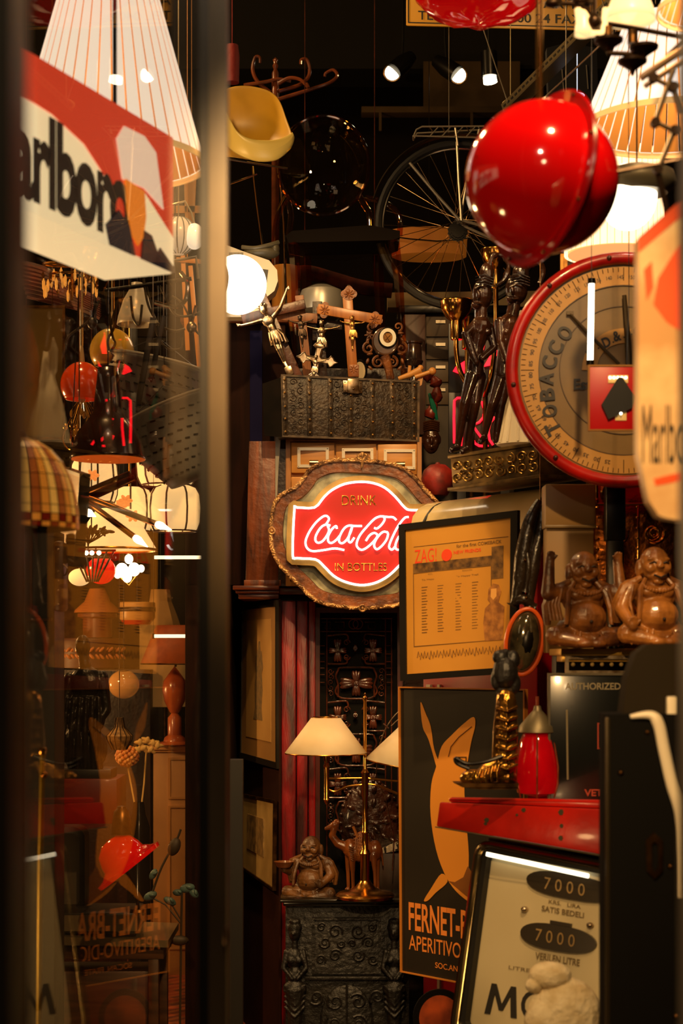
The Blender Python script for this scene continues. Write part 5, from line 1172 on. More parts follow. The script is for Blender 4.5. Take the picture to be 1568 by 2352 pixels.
# marlboro sign, right
def marl(T, mp, W, H, x0, tx, side):
    pass
T = thing('cigarette_sign', 'blurred cream and red cigarette sign hanging close by, at the right edge', 'sign', 1520, 1190, 2.5)
mb = MB(2.5); mb.prism([(1466,545),(1560,462),(1660,380),(1660,1210),(1530,1190),(1512,1184),(1490,1150),(1466,1040)], 0, 60); build('box', mb, M('sign_cream_lit', (170,128,80), .4, c2=(214,186,140), ns=5, lo=.4, hi=.6, em=(220,150,80), es=.05), T)
mb = MB(2.5); mb.prism([(1466,545),(1560,462),(1660,380),(1660,420),(1560,500),(1466,580)], -1.5, 0); mb.prism([(1510,640),(1560,560),(1560,760),(1530,740),(1500,700)], -1.5, 0); mb.prism([(1478,620),(1496,600),(1500,660),(1484,690)], -1.5, 0); mb.prism([(1500,1100),(1560,1085),(1560,1105),(1505,1116)], -1.5, 0); build('red_print', mb, M('sign_orange_print', (196,70,24), .4, em=(220,70,20), es=.1), T)
mb = MB(2.5); mb.text('Marlboro', 1474,930,1600,1066, -2, bold=.0); build('lettering', mb, BLACK, T)
mb = MB(2.5); mb.tube([(1600,420,30),(1600,-1800,30)], 3, 6); mb.tube([(1650,400,30),(1650,-1800,30)], 3, 6); build('hanging_rod', mb, BLACKM, T)
# ---- hanging at the top right
T = thing('red_globe_pendant', 'big glossy red ball lamp with a flanged seam and screws, hung on a brass rod', 'pendant lamp', 1255, 610, 3.05)
YR = 3.05; ax = Vector((-.88,-.16,-.44)).normalized(); e1 = ax.cross(Vector((0,1,0))).normalized(); e2 = ax.cross(e1).normalized(); c0 = Vector((1248,412,0))
def alathe(mb, prof, n=48):
    vs = []; 
    for (r_, h) in prof:
        for k in range(n):
            a = k/n*6.28318; vs.append(tuple(c0+ax*h+(e1*math.cos(a)+e2*math.sin(a))*r_))
    mb.add(vs, [(i*n+k, i*n+(k+1) % n, (i+1)*n+(k+1) % n, (i+1)*n+k) for i in range(len(prof)-1) for k in range(n)], True)
mb = MB(YR); alathe(mb, [(178*math.sin(R(t)), 178*math.cos(R(t))*1.02) for t in range(1,91,5)]+[(178,0),(184,-3)]); build('front_shell', mb, REDL, T, ang=80)
mb = MB(YR); alathe(mb, [(168*math.sin(R(t)), -4+168*math.cos(R(t))) for t in range(90,180,5)]); build('back_shell', mb, REDL, T, ang=80)
mb = MB(YR); alathe(mb, [(176,4),(202,6),(206,0),(202,-6),(170,-4)]); build('flange', mb, M('flange_red', (150,6,10), .2, coat=.6), T)
mb = MB(YR)
for k in range(8):
    a = k*.785+.3; mb.ell(tuple(c0+ax*8+(e1*math.cos(a)+e2*math.sin(a))*194), 4.5, 10)
build('screw', mb, OLDBRASS, T)
mb = MB(YR); mb.tube([(1234,238,0),(1234,-1500,0)], 3.6, 8); mb.tube([(1243,240,0),(1243,-1500,0)], 3.4, 8); build('rod', mb, BRASS, T)
T = thing('red_scalloped_shade', 'dark red wavy-edged glass lamp dish cut off by the top edge', 'pendant lamp', 1100, 52, 4.6)
mb = MB(4.6); n_ = 60; prof = [(150,-70),(152,-34),(140,-2),(118,24),(80,42),(30,50),(2,51)]
vs = []
for j, (r_, y) in enumerate(prof):
    for k in range(n_):
        a = k/n_*6.28318; wv = 1+.045*math.sin(a*9)*(1-j/len(prof)); vs.append((1100+r_*math.cos(a)*wv, y+3*math.sin(a*7+j), r_*math.sin(a)*wv*.8))
mb.add(vs, [(i*n_+k, i*n_+(k+1) % n_, (i+1)*n_+(k+1) % n_, (i+1)*n_+k) for i in range(len(prof)-1) for k in range(n_)])
build('glass_dish', mb, M('red_dish_glass', (200,8,14), .08, coat=1, em=(200,4,8), es=.25), T, sol=.004, ang=80)
mb = MB(4.6)
for k in range(24): a = k/24*6.283; mb.ell((1100+150*math.cos(a), -60, 120*math.sin(a)), 6, 8)
mb.tube([(1100,40,0),(1100,-900,0)], 3, 6); build('metal_edge', mb, OLDBRASS, T)
SLAT = M('slatted_shade_glow', (240,226,206), .7, em=(255,238,220), es=.75); SLI = M('shade_inside', (186,126,54), .8, em=(225,150,60), es=.16)
def slatshade(name, cx, cy, r0, h, r1, Y, label, n=40, a_off=0):
    T = thing(name, label, 'lamp shade', cx, cy, Y)
    mb = MB(Y); mb.lathe(cx, 0, [(r1,cy-h),(r1+(r0-r1)*.5,cy-h*.5),(r0*.985,cy-12)], n, gap=.12, a0=a_off, a1=a_off+2*math.pi); build('slats', mb, SLAT, T)
    mb = MB(Y); mb.lathe(cx, 0, [(r1-5,cy-h),(r1-5+(r0-r1)*.5,cy-h*.5),(r0*.985-5,cy-12)], n, gap=.12, a0=a_off, a1=a_off+2*math.pi); build('lining', mb, SLI, T)
    mb = MB(Y); mb.lathe(cx, 0, [(r0*.97,cy-14),(r0,cy-14),(r0+2,cy),(r0*.99,cy)], 60); build('bottom_band', mb, M('shade_band', (235,196,130), .6, em=(255,200,120), es=.3), T)
    mb = MB(Y); mb.lathe(cx, 0, [(r1,cy-h-8),(r1+2,cy-h)], 50); mb.tube([(cx-r1,cy-h,0),(cx+r1,cy-h,0)], 2, 6); mb.tube([(cx,cy-h,0),(cx,min(-900,cy-h-200),0)], 3, 6); build('spider', mb, BRASS, T)
    l = point('lamp_bulb_light', q(cx, cy-h*.45, Y), 2, (1,.74,.5), .04)
    return T
slatshade('slatted_lampshade', 1543, 303, 212, 250, 110, 4.5, 'big glowing slatted cone lampshade at the upper right, seen from below', a_off=.05)
slatshade('slatted_lampshade', 1640, 30, 130, 200, 60, 3.9, 'glowing slatted shade in the top right corner above the larger one', n=30)
# chandelier, upper right
T = thing('chandelier', 'dark metal chandelier arms with cups and milky shades, top right', 'chandelier', 1400, 160, 3.3)
YH = 3.3; DM = M('chandelier_bronze', (52,36,22), .35, .7)
mb = MB(YH)
for pts in ([(1372,52,0),(1440,62,0),(1568,84,4)],[(1280,8,0),(1330,14,-4),(1372,50,0)],[(1395,122,0),(1440,124,0),(1470,126,4)],[(1372,50,0),(1372,90,0),(1400,120,0)],[(1340,-20,0),(1350,20,0),(1330,45,0)],[(1568,84,4),(1640,40,10)]):
    mb.tube(smooth_pts(pts,4), 6, 8)
mb.ell((1364,52,-4), 18, 16); mb.ell((1336,4,0), (26,12,20), 14); mb.ell((1270,8,0), (22,10,16), 12); mb.tube([(1364,52,0),(1364,-1400,0)], 5, 8)
build('arms', mb, DM, T)
for (x,y) in ((1397,96),(1478,112),(1452,144)):
    mb = MB(YH); mb.lathe(x, 0, [(0,y-4),(34,y-6),(33,y),(18,y+10),(7,y+18),(4,y+28),(0,y+32)], 22); build('drip_cup', mb, DM, T)
for (x,y) in ((1395,92),(1452,100)):
    mb = MB(YH); mb.lathe(x, 0, [(0,y-30),(11,y-30),(12,y),(0,y)], 14); build('candle_sleeve', mb, OLDBRASS, T)
MILK = M('milk_glass', (240,214,160), .3, em=(255,216,150), es=.75)
for (x,y,a,b) in ((1448,46,54,76),(1340,80,18,60)):
    mb = MB(YH); mb.lathe(x, 4, [(a*.5,y-b),(a*.8,y-b*.6),(a,y-b*.2),(a*1.05,y)], 26); build('glass_shade', mb, MILK, T, sol=.003)
mb = MB(YH); mb.tube([(1328,20,0),(1332,72,0),(1350,78,0),(1386,76,0),(1392,20,0)], 9, 8); build('white_arm', mb, MILK, T)
# scissor lamp arm
T = thing('scissor_arm', 'jointed metal wall lamp arm with pivots, hanging at the right edge', 'lamp arm', 1530, 640, 3.0)
mb = MB(3.0); mb.obox((1520,146,0), (120,16,14), (0,0,R(-34)), 2); mb.obox((1526,166,6), (110,12,12), (0,0,R(-34)), 2); build('arm_bracket', mb, M('worn_steel', (120,96,74), .35, .8), T)
for a, b in (((1546,160),(1504,280)),((1504,280),(1548,300)),((1548,300),(1510,392)),((1500,180),(1545,200)),((1545,200),(1560,260))):
    mb = MB(3.0); mb.tube([(a[0],a[1],0),(b[0],b[1],0)], 6, 8); build('link', mb, M('link_steel', (150,130,104), .3, .9), T)
for x, y in ((1504,282),(1548,300),(1510,390),(1545,200),(1500,180)):
    mb = MB(3.0); mb.tube([(x,y,-10),(x,y,10)], 11, 12); build('pivot', mb, DM, T)
mb = MB(3.0); mb.tube([(1418,392,10),(1500,378,6),(1568,366,0)], 5, 8); mb.tube([(1510,392,0),(1540,520,4),(1560,640,6)], 7, 8); mb.tube([(1530,130,0),(1600,60,0),(1640,-700,0)], 5, 8); build('rod', mb, DM, T)
# white globe with grey cap
T = thing('capped_globe_lamp', 'glowing white globe under a dark grey metal cap, right of the red ball lamp', 'pendant lamp', 1450, 530, 4.1)
mb = MB(4.1); mb.ell((1442,452,0), (66,76,66), 30); build('globe', mb, M('white_globe_glow_b', (255,250,240), .3, em=(255,234,200), es=3.2), T)
mb = MB(4.1); mb.lathe(1462, 0, [(0,382),(50,386),(84,398),(90,418),(86,430),(70,446),(0,446)], 30, sx=1); build('cap', mb, M('grey_cap', (96,90,76), .4, .4), T)
mb = MB(4.1); mb.tube([(1462,386,0),(1462,-900,0)], 2, 6); build('cord', mb, BLACK, T)
# strip shade and gilt frame behind
T = thing('shell_strip_lamp', 'glowing drum lamp of long pale vertical strips behind the red ball lamp', 'lamp', 1400, 590, 5.1)
mb = MB(5.1); mb.lathe(1410, 0, [(112,360),(114,585)], 44, gap=.1); build('strips', mb, M('strip_shade_glow', (255,236,200), .5, c2=(235,190,130), ns=60, em=(255,214,160), es=1.5, stretch=(1,1,.05)), T)
mb = MB(5.1); mb.lathe(1410, 0, [(106,360),(106,585)], 30); build('inner_drum', mb, M('inner_drum', (200,140,70), .6, em=(255,190,120), es=.5), T)
mb = MB(5.1); mb.tube([(1410,360,0),(1410,-800,0)], 2, 6); mb.lathe(1410,0,[(0,362),(106,360)],20); build('top_and_cord', mb, BLACK, T)
T = thing('gilt_picture', 'dark picture in an ornate gilt frame above the red dial rim', 'picture', 1400, 760, 5.3)
mb = MB(5.3); mb.frame(1286,584,1520,770,16,-6,8); mb.frame(1294,592,1512,762,4,-9,-6); build('frame', mb, M('gilt_bright', (196,140,66), .3, .85, c2=(110,74,34), ns=30, bump=.4), T)
mb = MB(5.3); mb.box(1298,596,1508,758,-1,6); build('canvas', mb, M('dark_canvas', (30,24,16), .5, c2=(60,44,26), ns=10), T)
mb = MB(5.3); mb.tube([(1300,586,4),(1300,-700,4)], 1, 5); mb.tube([(1506,586,4),(1506,-700,4)], 1, 5); build('hanging_wire', mb, STEEL, T)
# perforated rail and hanging dark things
T = thing('perforated_rail', 'slanting perforated metal rail running up behind the red ball lamp', 'rail', 1240, 260, 5.6)
mp = quad((1150,240,6.0),(1400,-10,5.4),(1406,8,5.4),(1156,258,6.0), 350, 22)
mb = MB(mp=mp); mb.box(0,0,350,20,0,3); mb.box(0,18,350,21,0,40); build('angle_bar', mb, M('galvanised', (120,108,78), .4, .7), T)
mb = MB(mp=mp)
for k in range(26): mb.box(6+k*13, 7, 13+k*13, 12, -.8, 0)
build('holes', mb, BLACK, T)
mb = MB(mp=mp); mb.tube([(20,10,0),(20,-800,0)], 1, 5); mb.tube([(330,10,0),(330,-800,0)], 1, 5); mb.tube([(0,30,60),(330,70,20)], 2.5, 6); build('wire', mb, STEEL, T)
mb = MB(6.1); mb.ell((1172,240,0), (20,13,14), 14); mb.ell((1180,232,-6), (12,10,10), 10); mb.tube([(1172,230,0),(1172,-900,0)], 1, 5)
solo('cloth_bundle', mb, M('pale_cloth', (216,196,140), .8, bump=.5), 'small pale wrapped bundle at the lower end of the perforated rail', 'bundle')
T = thing('black_garment', 'dark garment or bag hanging behind the slanting rail', 'bag', 1310, 230, 6.4)
mb = MB(6.4); mb.prism([(1255,110),(1300,98),(1370,110),(1376,300),(1340,330),(1262,300)], 0, 30); build('body', mb, M('black_cloth', (20,20,24), .7), T)
mb = MB(6.4); mb.tube([(1300,100,0),(1306,-700,0)], 1, 5); mb.tube([(1290,160,-2),(1294,210,-2)],1.5,5); mb.tube([(1346,150,-2),(1350,205,-2)],1.5,5); build('strings', mb, STEEL, T)
mb = MB(6.0); mb.ell((1325,219,0), (18,7,10), 14); mb.tube([(1325,214,0),(1325,-900,0)], 1, 5)
solo('glass_drop', mb, M('cool_glow', (220,226,236), .3, em=(200,215,240), es=1), 'small pale bluish glowing dish lamp beside the slatted shade', 'lamp')
# ================================================================== left hand side, behind the glass door
slatshade('slatted_lampshade', 250, 380, 222, 470, 92, 4.5, 'large glowing slatted cone lampshade at the upper left behind the glass door', n=40, a_off=.02)
# cigarette sign reflected in the glass, modelled as a solid light box behind it
T = thing('cigarette_sign_reflection', 'tilting lit cigarette sign with a chevron and a printed man, a reflection modelled behind the glass door', 'sign', 250, 660, 3.3)
A0 = (-.579, 2.95); DX_ = (.231, .57); ZT, ZB = 2.665, 2.381
def bp(p):
    u = p[0]/380; n = Vector((-.57, .231, 0)).normalized()
    return Vector((A0[0]+DX_[0]*u, A0[1]+DX_[1]*u, ZT-(ZT-ZB)*p[1]/175))+n*p[2]*.00162
LB = lambda nm, c, es: M(nm, c, .4, em=c, es=es)
mb = MB(mp=bp); mb.box(-190,0,380,175,0,100,3); build('box', mb, LB('lightbox_cream', (240,218,172), .75), T)
mb = MB(mp=bp); mb.prism([(-188,2),(378,2),(378,172),(250,172),(238,150),(224,103),(160,70),(90,56),(40,54),(-188,50)], -1.6, 0); build('red_field', mb, LB('lightbox_red', (214,60,30), .6), T)
mb = MB(mp=bp); mb.prism([(300,90),(378,130),(378,172),(300,172)], -2.4, -1.6); build('pale_field', mb, LB('lightbox_cream', 0, 0), T)
mb = MB(mp=bp); mb.text('Marlboro', -54,61,266,165, -2.6, bold=.035, spacing=.92); build('lettering', mb, LB('lightbox_black', (16,12,10), 0), T)
mb = MB(mp=bp); mb.prism([(232,44),(250,24),(300,22),(330,34),(350,100),(300,86),(246,88)], -3.2, -1.6); build('printed_hat', mb, LB('lightbox_hat', (236,206,180), .7), T)
mb = MB(mp=bp); mb.prism([(252,86),(300,90),(304,120),(298,146),(284,160),(268,150),(256,124)], -3.4, -1.6); build('printed_face', mb, LB('lightbox_orange', (226,124,30), .7), T)
mb = MB(mp=bp); mb.prism([(206,152),(236,128),(262,142),(276,174),(216,174)], -4, -1.6); mb.prism([(298,138),(318,140),(340,165),(360,174),(292,174)], -4, -1.6); mb.prism([(340,150),(378,168),(378,174),(320,174)], -4, -1.6); build('printed_jacket', mb, LB('lightbox_navy', (30,26,60), .1), T)
mb = MB(mp=bp); mb.tube([(60,0,50),(60,-1600,50)], 3, 6); mb.tube([(320,0,50),(320,-1600,50)], 3, 6); build('hanging_rod', mb, BLACKM, T)
# pendants
def cordto(mb, x, y): mb.tube([(x,y,0),(x,-1100,0)], 1.6, 6)
def ballpend(cx, top, r_, h, Y, mat, label, n=26):
    T = thing('ball_pendant', label, 'pendant lamp', cx, top+h, Y); mb = MB(Y)
    pr = []
    for i in range(13):
        t = R(3+i*10.6); pr.append((r_*math.sin(t), top+r_*(1-math.cos(t))*h/(r_*1.62)))
    mb.lathe(cx, 0, pr, 30); build('shade', mb, mat, T, sol=.003, ang=80)
    mb = MB(Y); mb.lathe(cx, 0, [(3,top-38),(7,top),(7,top+3)], 12); cordto(mb, cx, top-30); build('cord', mb, M('white_cord', (190,160,110), .6), T)
    mb = MB(Y); mb.lathe(cx, 0, [(6,top+h-12),(9,top+h+2),(5,top+h+8),(0,top+h+12)], 12); build('bulb', mb, M('unlit_bulb', (200,170,120), .2), T)
ballpend(257, 755, 50, 84, 6.0, M('mustard_enamel', (214,172,60), .25, coat=.5), 'mustard yellow ball pendant above and right of the orange one')
ballpend(188, 832, 48, 84, 5.8, M('orange_enamel', (226,70,12), .2, coat=.8, em=(220,60,8), es=.12), 'shiny orange ball pendant on a pale cord, left of the mustard one')
T = thing('cone_pendant', 'pale grey conical pendant lamp under the lit cigarette sign', 'pendant lamp', 312, 758, 6.3)
mb = MB(6.3); mb.lathe(314, 0, [(12,650),(16,665),(30,690),(42,728),(45,746)], 28); build('shade', mb, M('pale_grey_enamel', (190,186,176), .35), T, sol=.003)
mb = MB(6.3); cordto(mb, 314, 652); build('cord', mb, BLACK, T)
T = thing('dome_pendant', 'large dark brown dome pendant lamp with tall tapering neck', 'pendant lamp', 248, 1060, 5.2)
mb = MB(5.2); mb.lathe(248, 0, [(22,846),(24,870),(30,920),(34,950),(50,972),(66,990),(78,1020),(84,1048),(86,1054)], 40); build('dome', mb, M('brown_enamel', (50,24,14), .22, c2=(36,18,12), ns=3, coat=.5), T, sol=.004, ang=60)
mb = MB(5.2); mb.lathe(248, 0, [(22,950),(44,975),(60,994),(73,1022),(80,1050),(85,1056)], 40); build('dome_lining', mb, M('orange_lining', (220,110,40), .5, em=(220,100,30), es=.35), T)
mb = MB(5.2); mb.tube([(248,850,0),(248,842,0)], 20, 12); cordto(mb, 248, 845); build('cap', mb, BLACKM, T)
# grey slotted baskets
GPL = M('grey_plastic', (98,98,96), .5, c2=(76,76,74), ns=5); SLT = M('slot_dark', (24,22,20), .8)
def basket(cx, cy, ang, Y, r0, r1, h, label, dd=0):
    T = thing('slotted_basket', label, 'basket', cx, cy, Y); pre = rotp(cx, cy, ang, 1, dd)
    mb = MB(Y, pre=pre); mb.lathe(0, 0, [(r0+4,-h),(r0+6,-h+6),(r0,-h+10),(r0*.94,-h*.6),(r1+6,-14),(r1,0),(0,2)], 40, sd=.8); build('body', mb, GPL, T, sol=.004, ang=70)
    mb = MB(Y, pre=pre)
    for j in range(7):
        y = -h+26+j*(h-44)/6; rr = (r0+(.94*r0-r0)*(y+h-10)/(.4*h-10)) if y < -.6*h else r0*.94+(r1+6-r0*.94)*(y+.6*h)/(.6*h-14)
        for k in range(30):
            a = (k+.5*(j % 2))/30*6.283
            mb.tube([((rr+3)*math.cos(a),y,(rr+3)*.8*math.sin(a)),((rr+3)*math.cos(a+.11),y+2,(rr+3)*.8*math.sin(a+.11))], 1.8, 4)
            mb.tube([((rr-3)*math.cos(a),y,(rr-3)*.8*math.sin(a)),((rr-3)*math.cos(a+.11),y+2,(rr-3)*.8*math.sin(a+.11))], 1.8, 4)
    tag(build('slots', mb, SLT, T), kind='stuff')
    mb = MB(Y, pre=pre); mb.tube([((r0+4)*math.cos(a/40*6.283),-h,(r0+4)*.8*math.sin(a/40*6.283)) for a in range(40)], 4, 8, closed=True); build('rim', mb, M('rim_grey', (120,116,108), .45), T)
    for s2 in (-1,1):
        mb = MB(Y, pre=pre); mb.tube(smooth_pts([(s2*(r0-20),-h+4,-r0*.35),(s2*(r0+14),-h-8,-r0*.3),(s2*(r0+18),-h-10,0),(s2*(r0+14),-h-8,r0*.3),(s2*(r0-20),-h+4,r0*.35)],4), 6, 8); build('handle', mb, M('handle_brown', (90,66,46), .4), T)
    mb = MB(Y); x_, y_, d_ = pre((0,-h,0)); mb.tube([pre((-r0+6,-h+2,0)), (x_,y_-60,d_)], 1, 5); mb.tube([pre((r0-6,-h+2,0)), (x_,y_-60,d_)], 1, 5); mb.tube([(x_,y_-60,d_),(x_,-900,d_)], 1, 5); build('hanging_wire', mb, BLACK, T)
    return T, pre
basket(322, 985, 12, 5.9, 112, 66, 165, 'grey slotted plastic basket hanging tilted at the back, seen inside', 60)
basket(446, 1098, -24, 5.5, 116, 58, 170, 'grey slotted plastic basket hanging low in front, beside the glowing lanterns')
T = thing('hanging_straps', 'two dark leather straps hanging down to the grey baskets', 'straps', 340, 930, 5.6)
mb = MB(5.35); mb.obox((335,835,-10), (14,210,5), (0,0,R(10)), 1); build('strap', mb, BLACK, T)
mb = MB(5.35); mb.obox((362,800,-6), (12,150,5), (0,0,R(12)), 1); mb.ell((348,876,-10), 4, 8); build('strap', mb, BLACK, T)
mb = MB(5.35); mb.tube([(352,735,-6),(352,-900,0)], 1, 5); mb.tube([(376,728,-4),(376,-900,0)], 1, 5); build('hanging_wire', mb, STEEL, T)
# glowing lanterns
def lantern(cx, top, r_, h, Y, label, es=1.3, ribs=8, sx=1, group=None, roty=.3):
    T = thing('paper_lantern', label, 'lantern', cx, top+h, Y, group)
    pr = [(r_*.55,top),(r_*.8,top+h*.06),(r_*.94,top+h*.2),(r_,top+h*.5),(r_*.96,top+h*.82),(r_*.86,top+h*.97),(r_*.8,top+h)]
    mb = MB(Y); mb.lathe(cx, 0, pr, 34); build('shade', mb, M('lantern_glow', (236,206,150), .6, em=(255,216,150), es=.62), T, ang=80)
    mb = MB(Y)
    for k in range(ribs):
        a = k/ribs*6.283+roty; mb.tube([(cx+(q_+1)*math.cos(a), y, (q_+1)*math.sin(a)) for q_, y in pr], 2.2, 5)
    mb.tube([(cx+r_*.8*math.cos(a/30*6.283), top+h, r_*.8*math.sin(a/30*6.283)) for a in range(30)], 2.5, 6, closed=True)
    build('ribs', mb, M('rib_brown', (60,30,14), .5), T)
    mb = MB(Y); cordto(mb, cx, top); build('cord', mb, BLACK, T)
lantern(216, 1048, 54, 106, 6.6, 'round glowing cream lantern just below the dome pendant')
lantern(382, 1010, 68, 104, 6.8, 'glowing cream lantern with dark ribs behind the front grey basket', roty=.1)
lantern(402, 1116, 62, 104, 6.5, 'largest glowing cream lantern, right of the brass candle tubes', roty=.55)
lantern(300, 1120, 52, 100, 6.9, 'glowing cream lantern partly hidden behind the largest one', roty=.9)
T = thing('cone_lamp', 'wide glowing cream cone shade below the brass candle tubes', 'lamp shade', 255, 1264, 6.7)
mb = MB(6.7); mb.lathe(262, 0, [(40,1170),(70,1215),(98,1262)], 36); build('shade', mb, MATS['lantern_glow'], T)
mb = MB(6.7); mb.tube([(262+98*math.cos(a/36*6.283),1263,98*math.sin(a/36*6.283)) for a in range(36)], 3, 6, closed=True); mb.tube([(222,1172,0),(302,1172,0)],1.5,5); cordto(mb, 262, 1172); build('rim', mb, BRASS, T)
# brass tube chandelier with flame bulbs
T = thing('tube_chandelier', 'brass tube chandelier with flame bulbs spread in front of the lanterns', 'chandelier', 200, 1250, 5.6)
FL = M('flame_bulb', (255,244,220), .2, em=(255,226,180), es=7)
CP = M('copper_tube', (150,88,34), .3, .9)
for a, b, r_, lit in (((184,1136,0),(302,1092,-30),8,0),((190,1150,10),(310,1098,-10),8,0),((176,1132,0),(362,1206,-40),7,1),((184,1140,0),(310,1234,-20),7,1),((170,1160,10),(200,1176,-20),6,1)):
    mb = MB(5.6); mb.tube([a,b], r_, 12); tb = build('tube_arm', mb, CP, T)
    if lit:
        v = (Vector(b)-Vector(a)).normalized(); B_ = Vector(b)
        mb = MB(5.6); mb.tube([B_, B_+v*6, B_+v*14, B_+v*26, B_+v*40], [5,8.5,9,5,1], 10); build('bulb', mb, FL, tb)
mb = MB(5.6); mb.ell((182,1140,0), 16, 14); cordto(mb, 182, 1130); build('hub', mb, CP, T)
# glass flower lamp with little leaves
T = thing('flower_lamp', 'small wrought lamp with orange glass petals and a twiggy bottom', 'pendant lamp', 205, 1260, 6.0)
mb = MB(6.0)
for k in range(26): a = k*2.4; mb.ell((210+48*math.sqrt(k/26)*math.cos(a), 1220+4*math.sin(k*3), 30*math.sin(a)), (11,4,6), 7, rot=a)
for k in range(8): mb.tube([(175+k*10,1222,0),(190+k*5,1236,0),(203,1248,0)], 1.8, 5)
mb.tube([(203,1225,0),(202,1262,0)], [6,1], 6); cordto(mb, 210, 1215); build('leafy_base', mb, M('rust_leaf', (60,26,12), .5), T)
for (x,y) in ((178,1096),(212,1092),(288,1150),(276,1162),(305,1185)):
    mb = MB(6.0)
    for k in range(6): mb.ell((x+8*math.cos(k*1.05), y+6*math.sin(k*1.05), 0), (9,5,4), 8, rot=k*1.05)
    build('glass_petals', mb, M('orange_petal', (230,130,60), .3, em=(255,150,70), es=.7), T)
# tiffany shade
T = thing('stained_glass_shade', 'amber and brown stained glass dome lampshade at the left edge, close by', 'lamp shade', 60, 1220, 3.2)
YT = 3.2; cols = [M('amber_glass_a', (214,140,50), .3, em=(220,130,40), es=.35), M('amber_glass_b', (170,90,36), .3, em=(190,90,30), es=.22), M('amber_glass_c', (226,170,80), .3, em=(230,165,70), es=.4), M('red_glass_t', (120,30,14), .3, em=(150,30,10), es=.18)]
pr = [(10,1004),(40,1014),(70,1034),(94,1062),(112,1096),(122,1130),(128,1166),(130,1186),(130,1204),(129,1216)]
for mi in range(4):
    mb = MB(YT)
    for j in range(9):
        for k in range(36):
            pick = (3 if (k+j) % 2 else 0) if j >= 7 else ((k*5+j*3) % 3)
            if pick != mi: continue
            a0, a1 = (k+.07)/36*6.283, (k+.93)/36*6.283; (r0,y0),(r1,y1) = pr[j], pr[j+1]
            mb.add([(50+r0*math.cos(a0),y0+1,r0*math.sin(a0)),(50+r0*math.cos(a1),y0+1,r0*math.sin(a1)),(50+r1*math.cos(a1),y1-1,r1*math.sin(a1)),(50+r1*math.cos(a0),y1-1,r1*math.sin(a0))], [(0,1,2,3)], False)
    build('glass_pieces', mb, cols[mi], T)
mb = MB(YT); mb.lathe(50, 0, [(r_-1.5,y) for r_,y in pr], 36); build('lead_cames', mb, M('lead', (20,15,10), .5), T)
mb = MB(YT); mb.lathe(50, 0, [(0,985),(10,990),(14,1004),(0,1006)], 14); mb.tube([(50,1204,0),(50,1500,0),(50,3460,0)], 9, 10); build('lamp_stem', mb, OLDBRASS, T)
# radiator / speaker with mesh, case
T = thing('mesh_box', 'narrow black framed box with brass mesh side, right of the stained glass shade', 'box', 160, 1300, 4.9)
mp = quad((140,1072,5.3),(186,1088,4.6),(172,1300,4.6),(132,1276,5.3), 560, 212)
mb = MB(mp=mp); mb.frame(0,0,560,212,8,-3,20); build('frame', mb, BLACKM, T)
mb = MB(mp=mp); mb.box(6,6,554,206,4,18); build('mesh', mb, M('brass_mesh', (120,84,40), .4, .6, bump=1, bs=220), T)
mb = MB(mp=mp); mb.tube([(200,0,6),(200,-1000,6)], 1.5, 5); build('hanging_wire', mb, BLACK, T)
T = thing('leather_case', 'narrow brown leather case with rivets hanging on the dark cupboard', 'case', 135, 1404, 4.7)
mb = MB(4.7); mb.box(122,1242,147,1404,0,60,8); build('body', mb, M('case_leather', (84,46,24), .4, c2=(40,22,14), ns=8), T)
mb = MB(4.7)
for y in (1262,1312,1334,1356,1388): mb.ell((134,y,-1), 2.6, 8)
mb.tube([(146,1296,-4),(156,1306,-8),(152,1320,-4),(146,1322,0)], 2, 6); build('rivets_and_buckle', mb, PEWTER, T)
mb = MB(4.85); mb.box(-60,1215,122,3400,20,160,2)
T = thing('dark_cupboard', 'tall black-brown cupboard at the far left under the stained glass shade', 'cupboard', 30, 2806, 4.8)
build('body', mb, M('cupboard_black', (30,22,15), .5, c2=(20,15,11), ns=3, wood=1), T)
mb = MB(4.85); mb.box(36,1420,116,1426,14,20); mb.box(66,1230,72,1400,12,18); build('moulding', mb, M('moulding_brown', (64,34,18), .4), T)
mb = MB(4.85)
# sconce frame, white lamp and pieces near the top of the inner room
T = thing('striped_ball', 'silvery striped melon-shaped lamp, right of the cigarette light box', 'lamp', 415, 586, 5.6)
mb = MB(5.6); mb.ell((410,542,0), (42,44,40), 30); build('body', mb, M('pale_glass_lamp', (200,190,170), .25, em=(240,220,190), es=.25), T)
mb = MB(5.6)
for k in range(16): a = k*.3927; mb.tube([(410+43*math.cos(a)*math.sin(t*.314), 542-44*math.cos(t*.314), 41*math.sin(a)*math.sin(t*.314)) for t in range(1,10)], 1.6, 4)
build('ribs', mb, M('grey_blue_rib', (110,120,124), .4), T)
mb = MB(5.6); mb.ell((448,548,-20), (22,30,20), 20); build('small_globe', mb, M('small_pale_globe', (236,230,220), .2, em=(250,235,210), es=.7), T)
mb = MB(5.6); cordto(mb, 410, 500); mb.tube([(395,470,0),(425,462,0),(440,490,0),(448,520,-10)], 2.5, 6); mb.tube([(395,600,0),(450,590,0),(455,640,0)], 4, 6); build('bracket', mb, STEEL, T)
mb = MB(6.4)
mb.obox((425,690,0), (10,230,6), (0,0,R(-3)), 1); mb.obox((450,760,0), (10,300,6), (0,0,R(-5)), 1); mb.obox((440,600,-4), (70,10,6), (0,0,R(5)), 1); mb.tube([(430,590,0),(430,-900,0)], 1, 5)
solo('easel', mb, M('easel_wood', (196,130,60), .5), 'pale wooden easel legs behind the cables, next to the black door edge', 'easel')
mb = MB(6.7); mb.prism([(420,310),(455,320),(445,520),(425,520)], 0, 14); mb.obox((400,480,4), (130,16,8), (0,0,0), 1); mb.tube([(440,312,0),(440,-900,0)], 1, 5)
solo('wooden_bracket', mb, M('amber_board', (176,120,50), .5), 'amber wooden board seen under the left slatted shade', 'board')
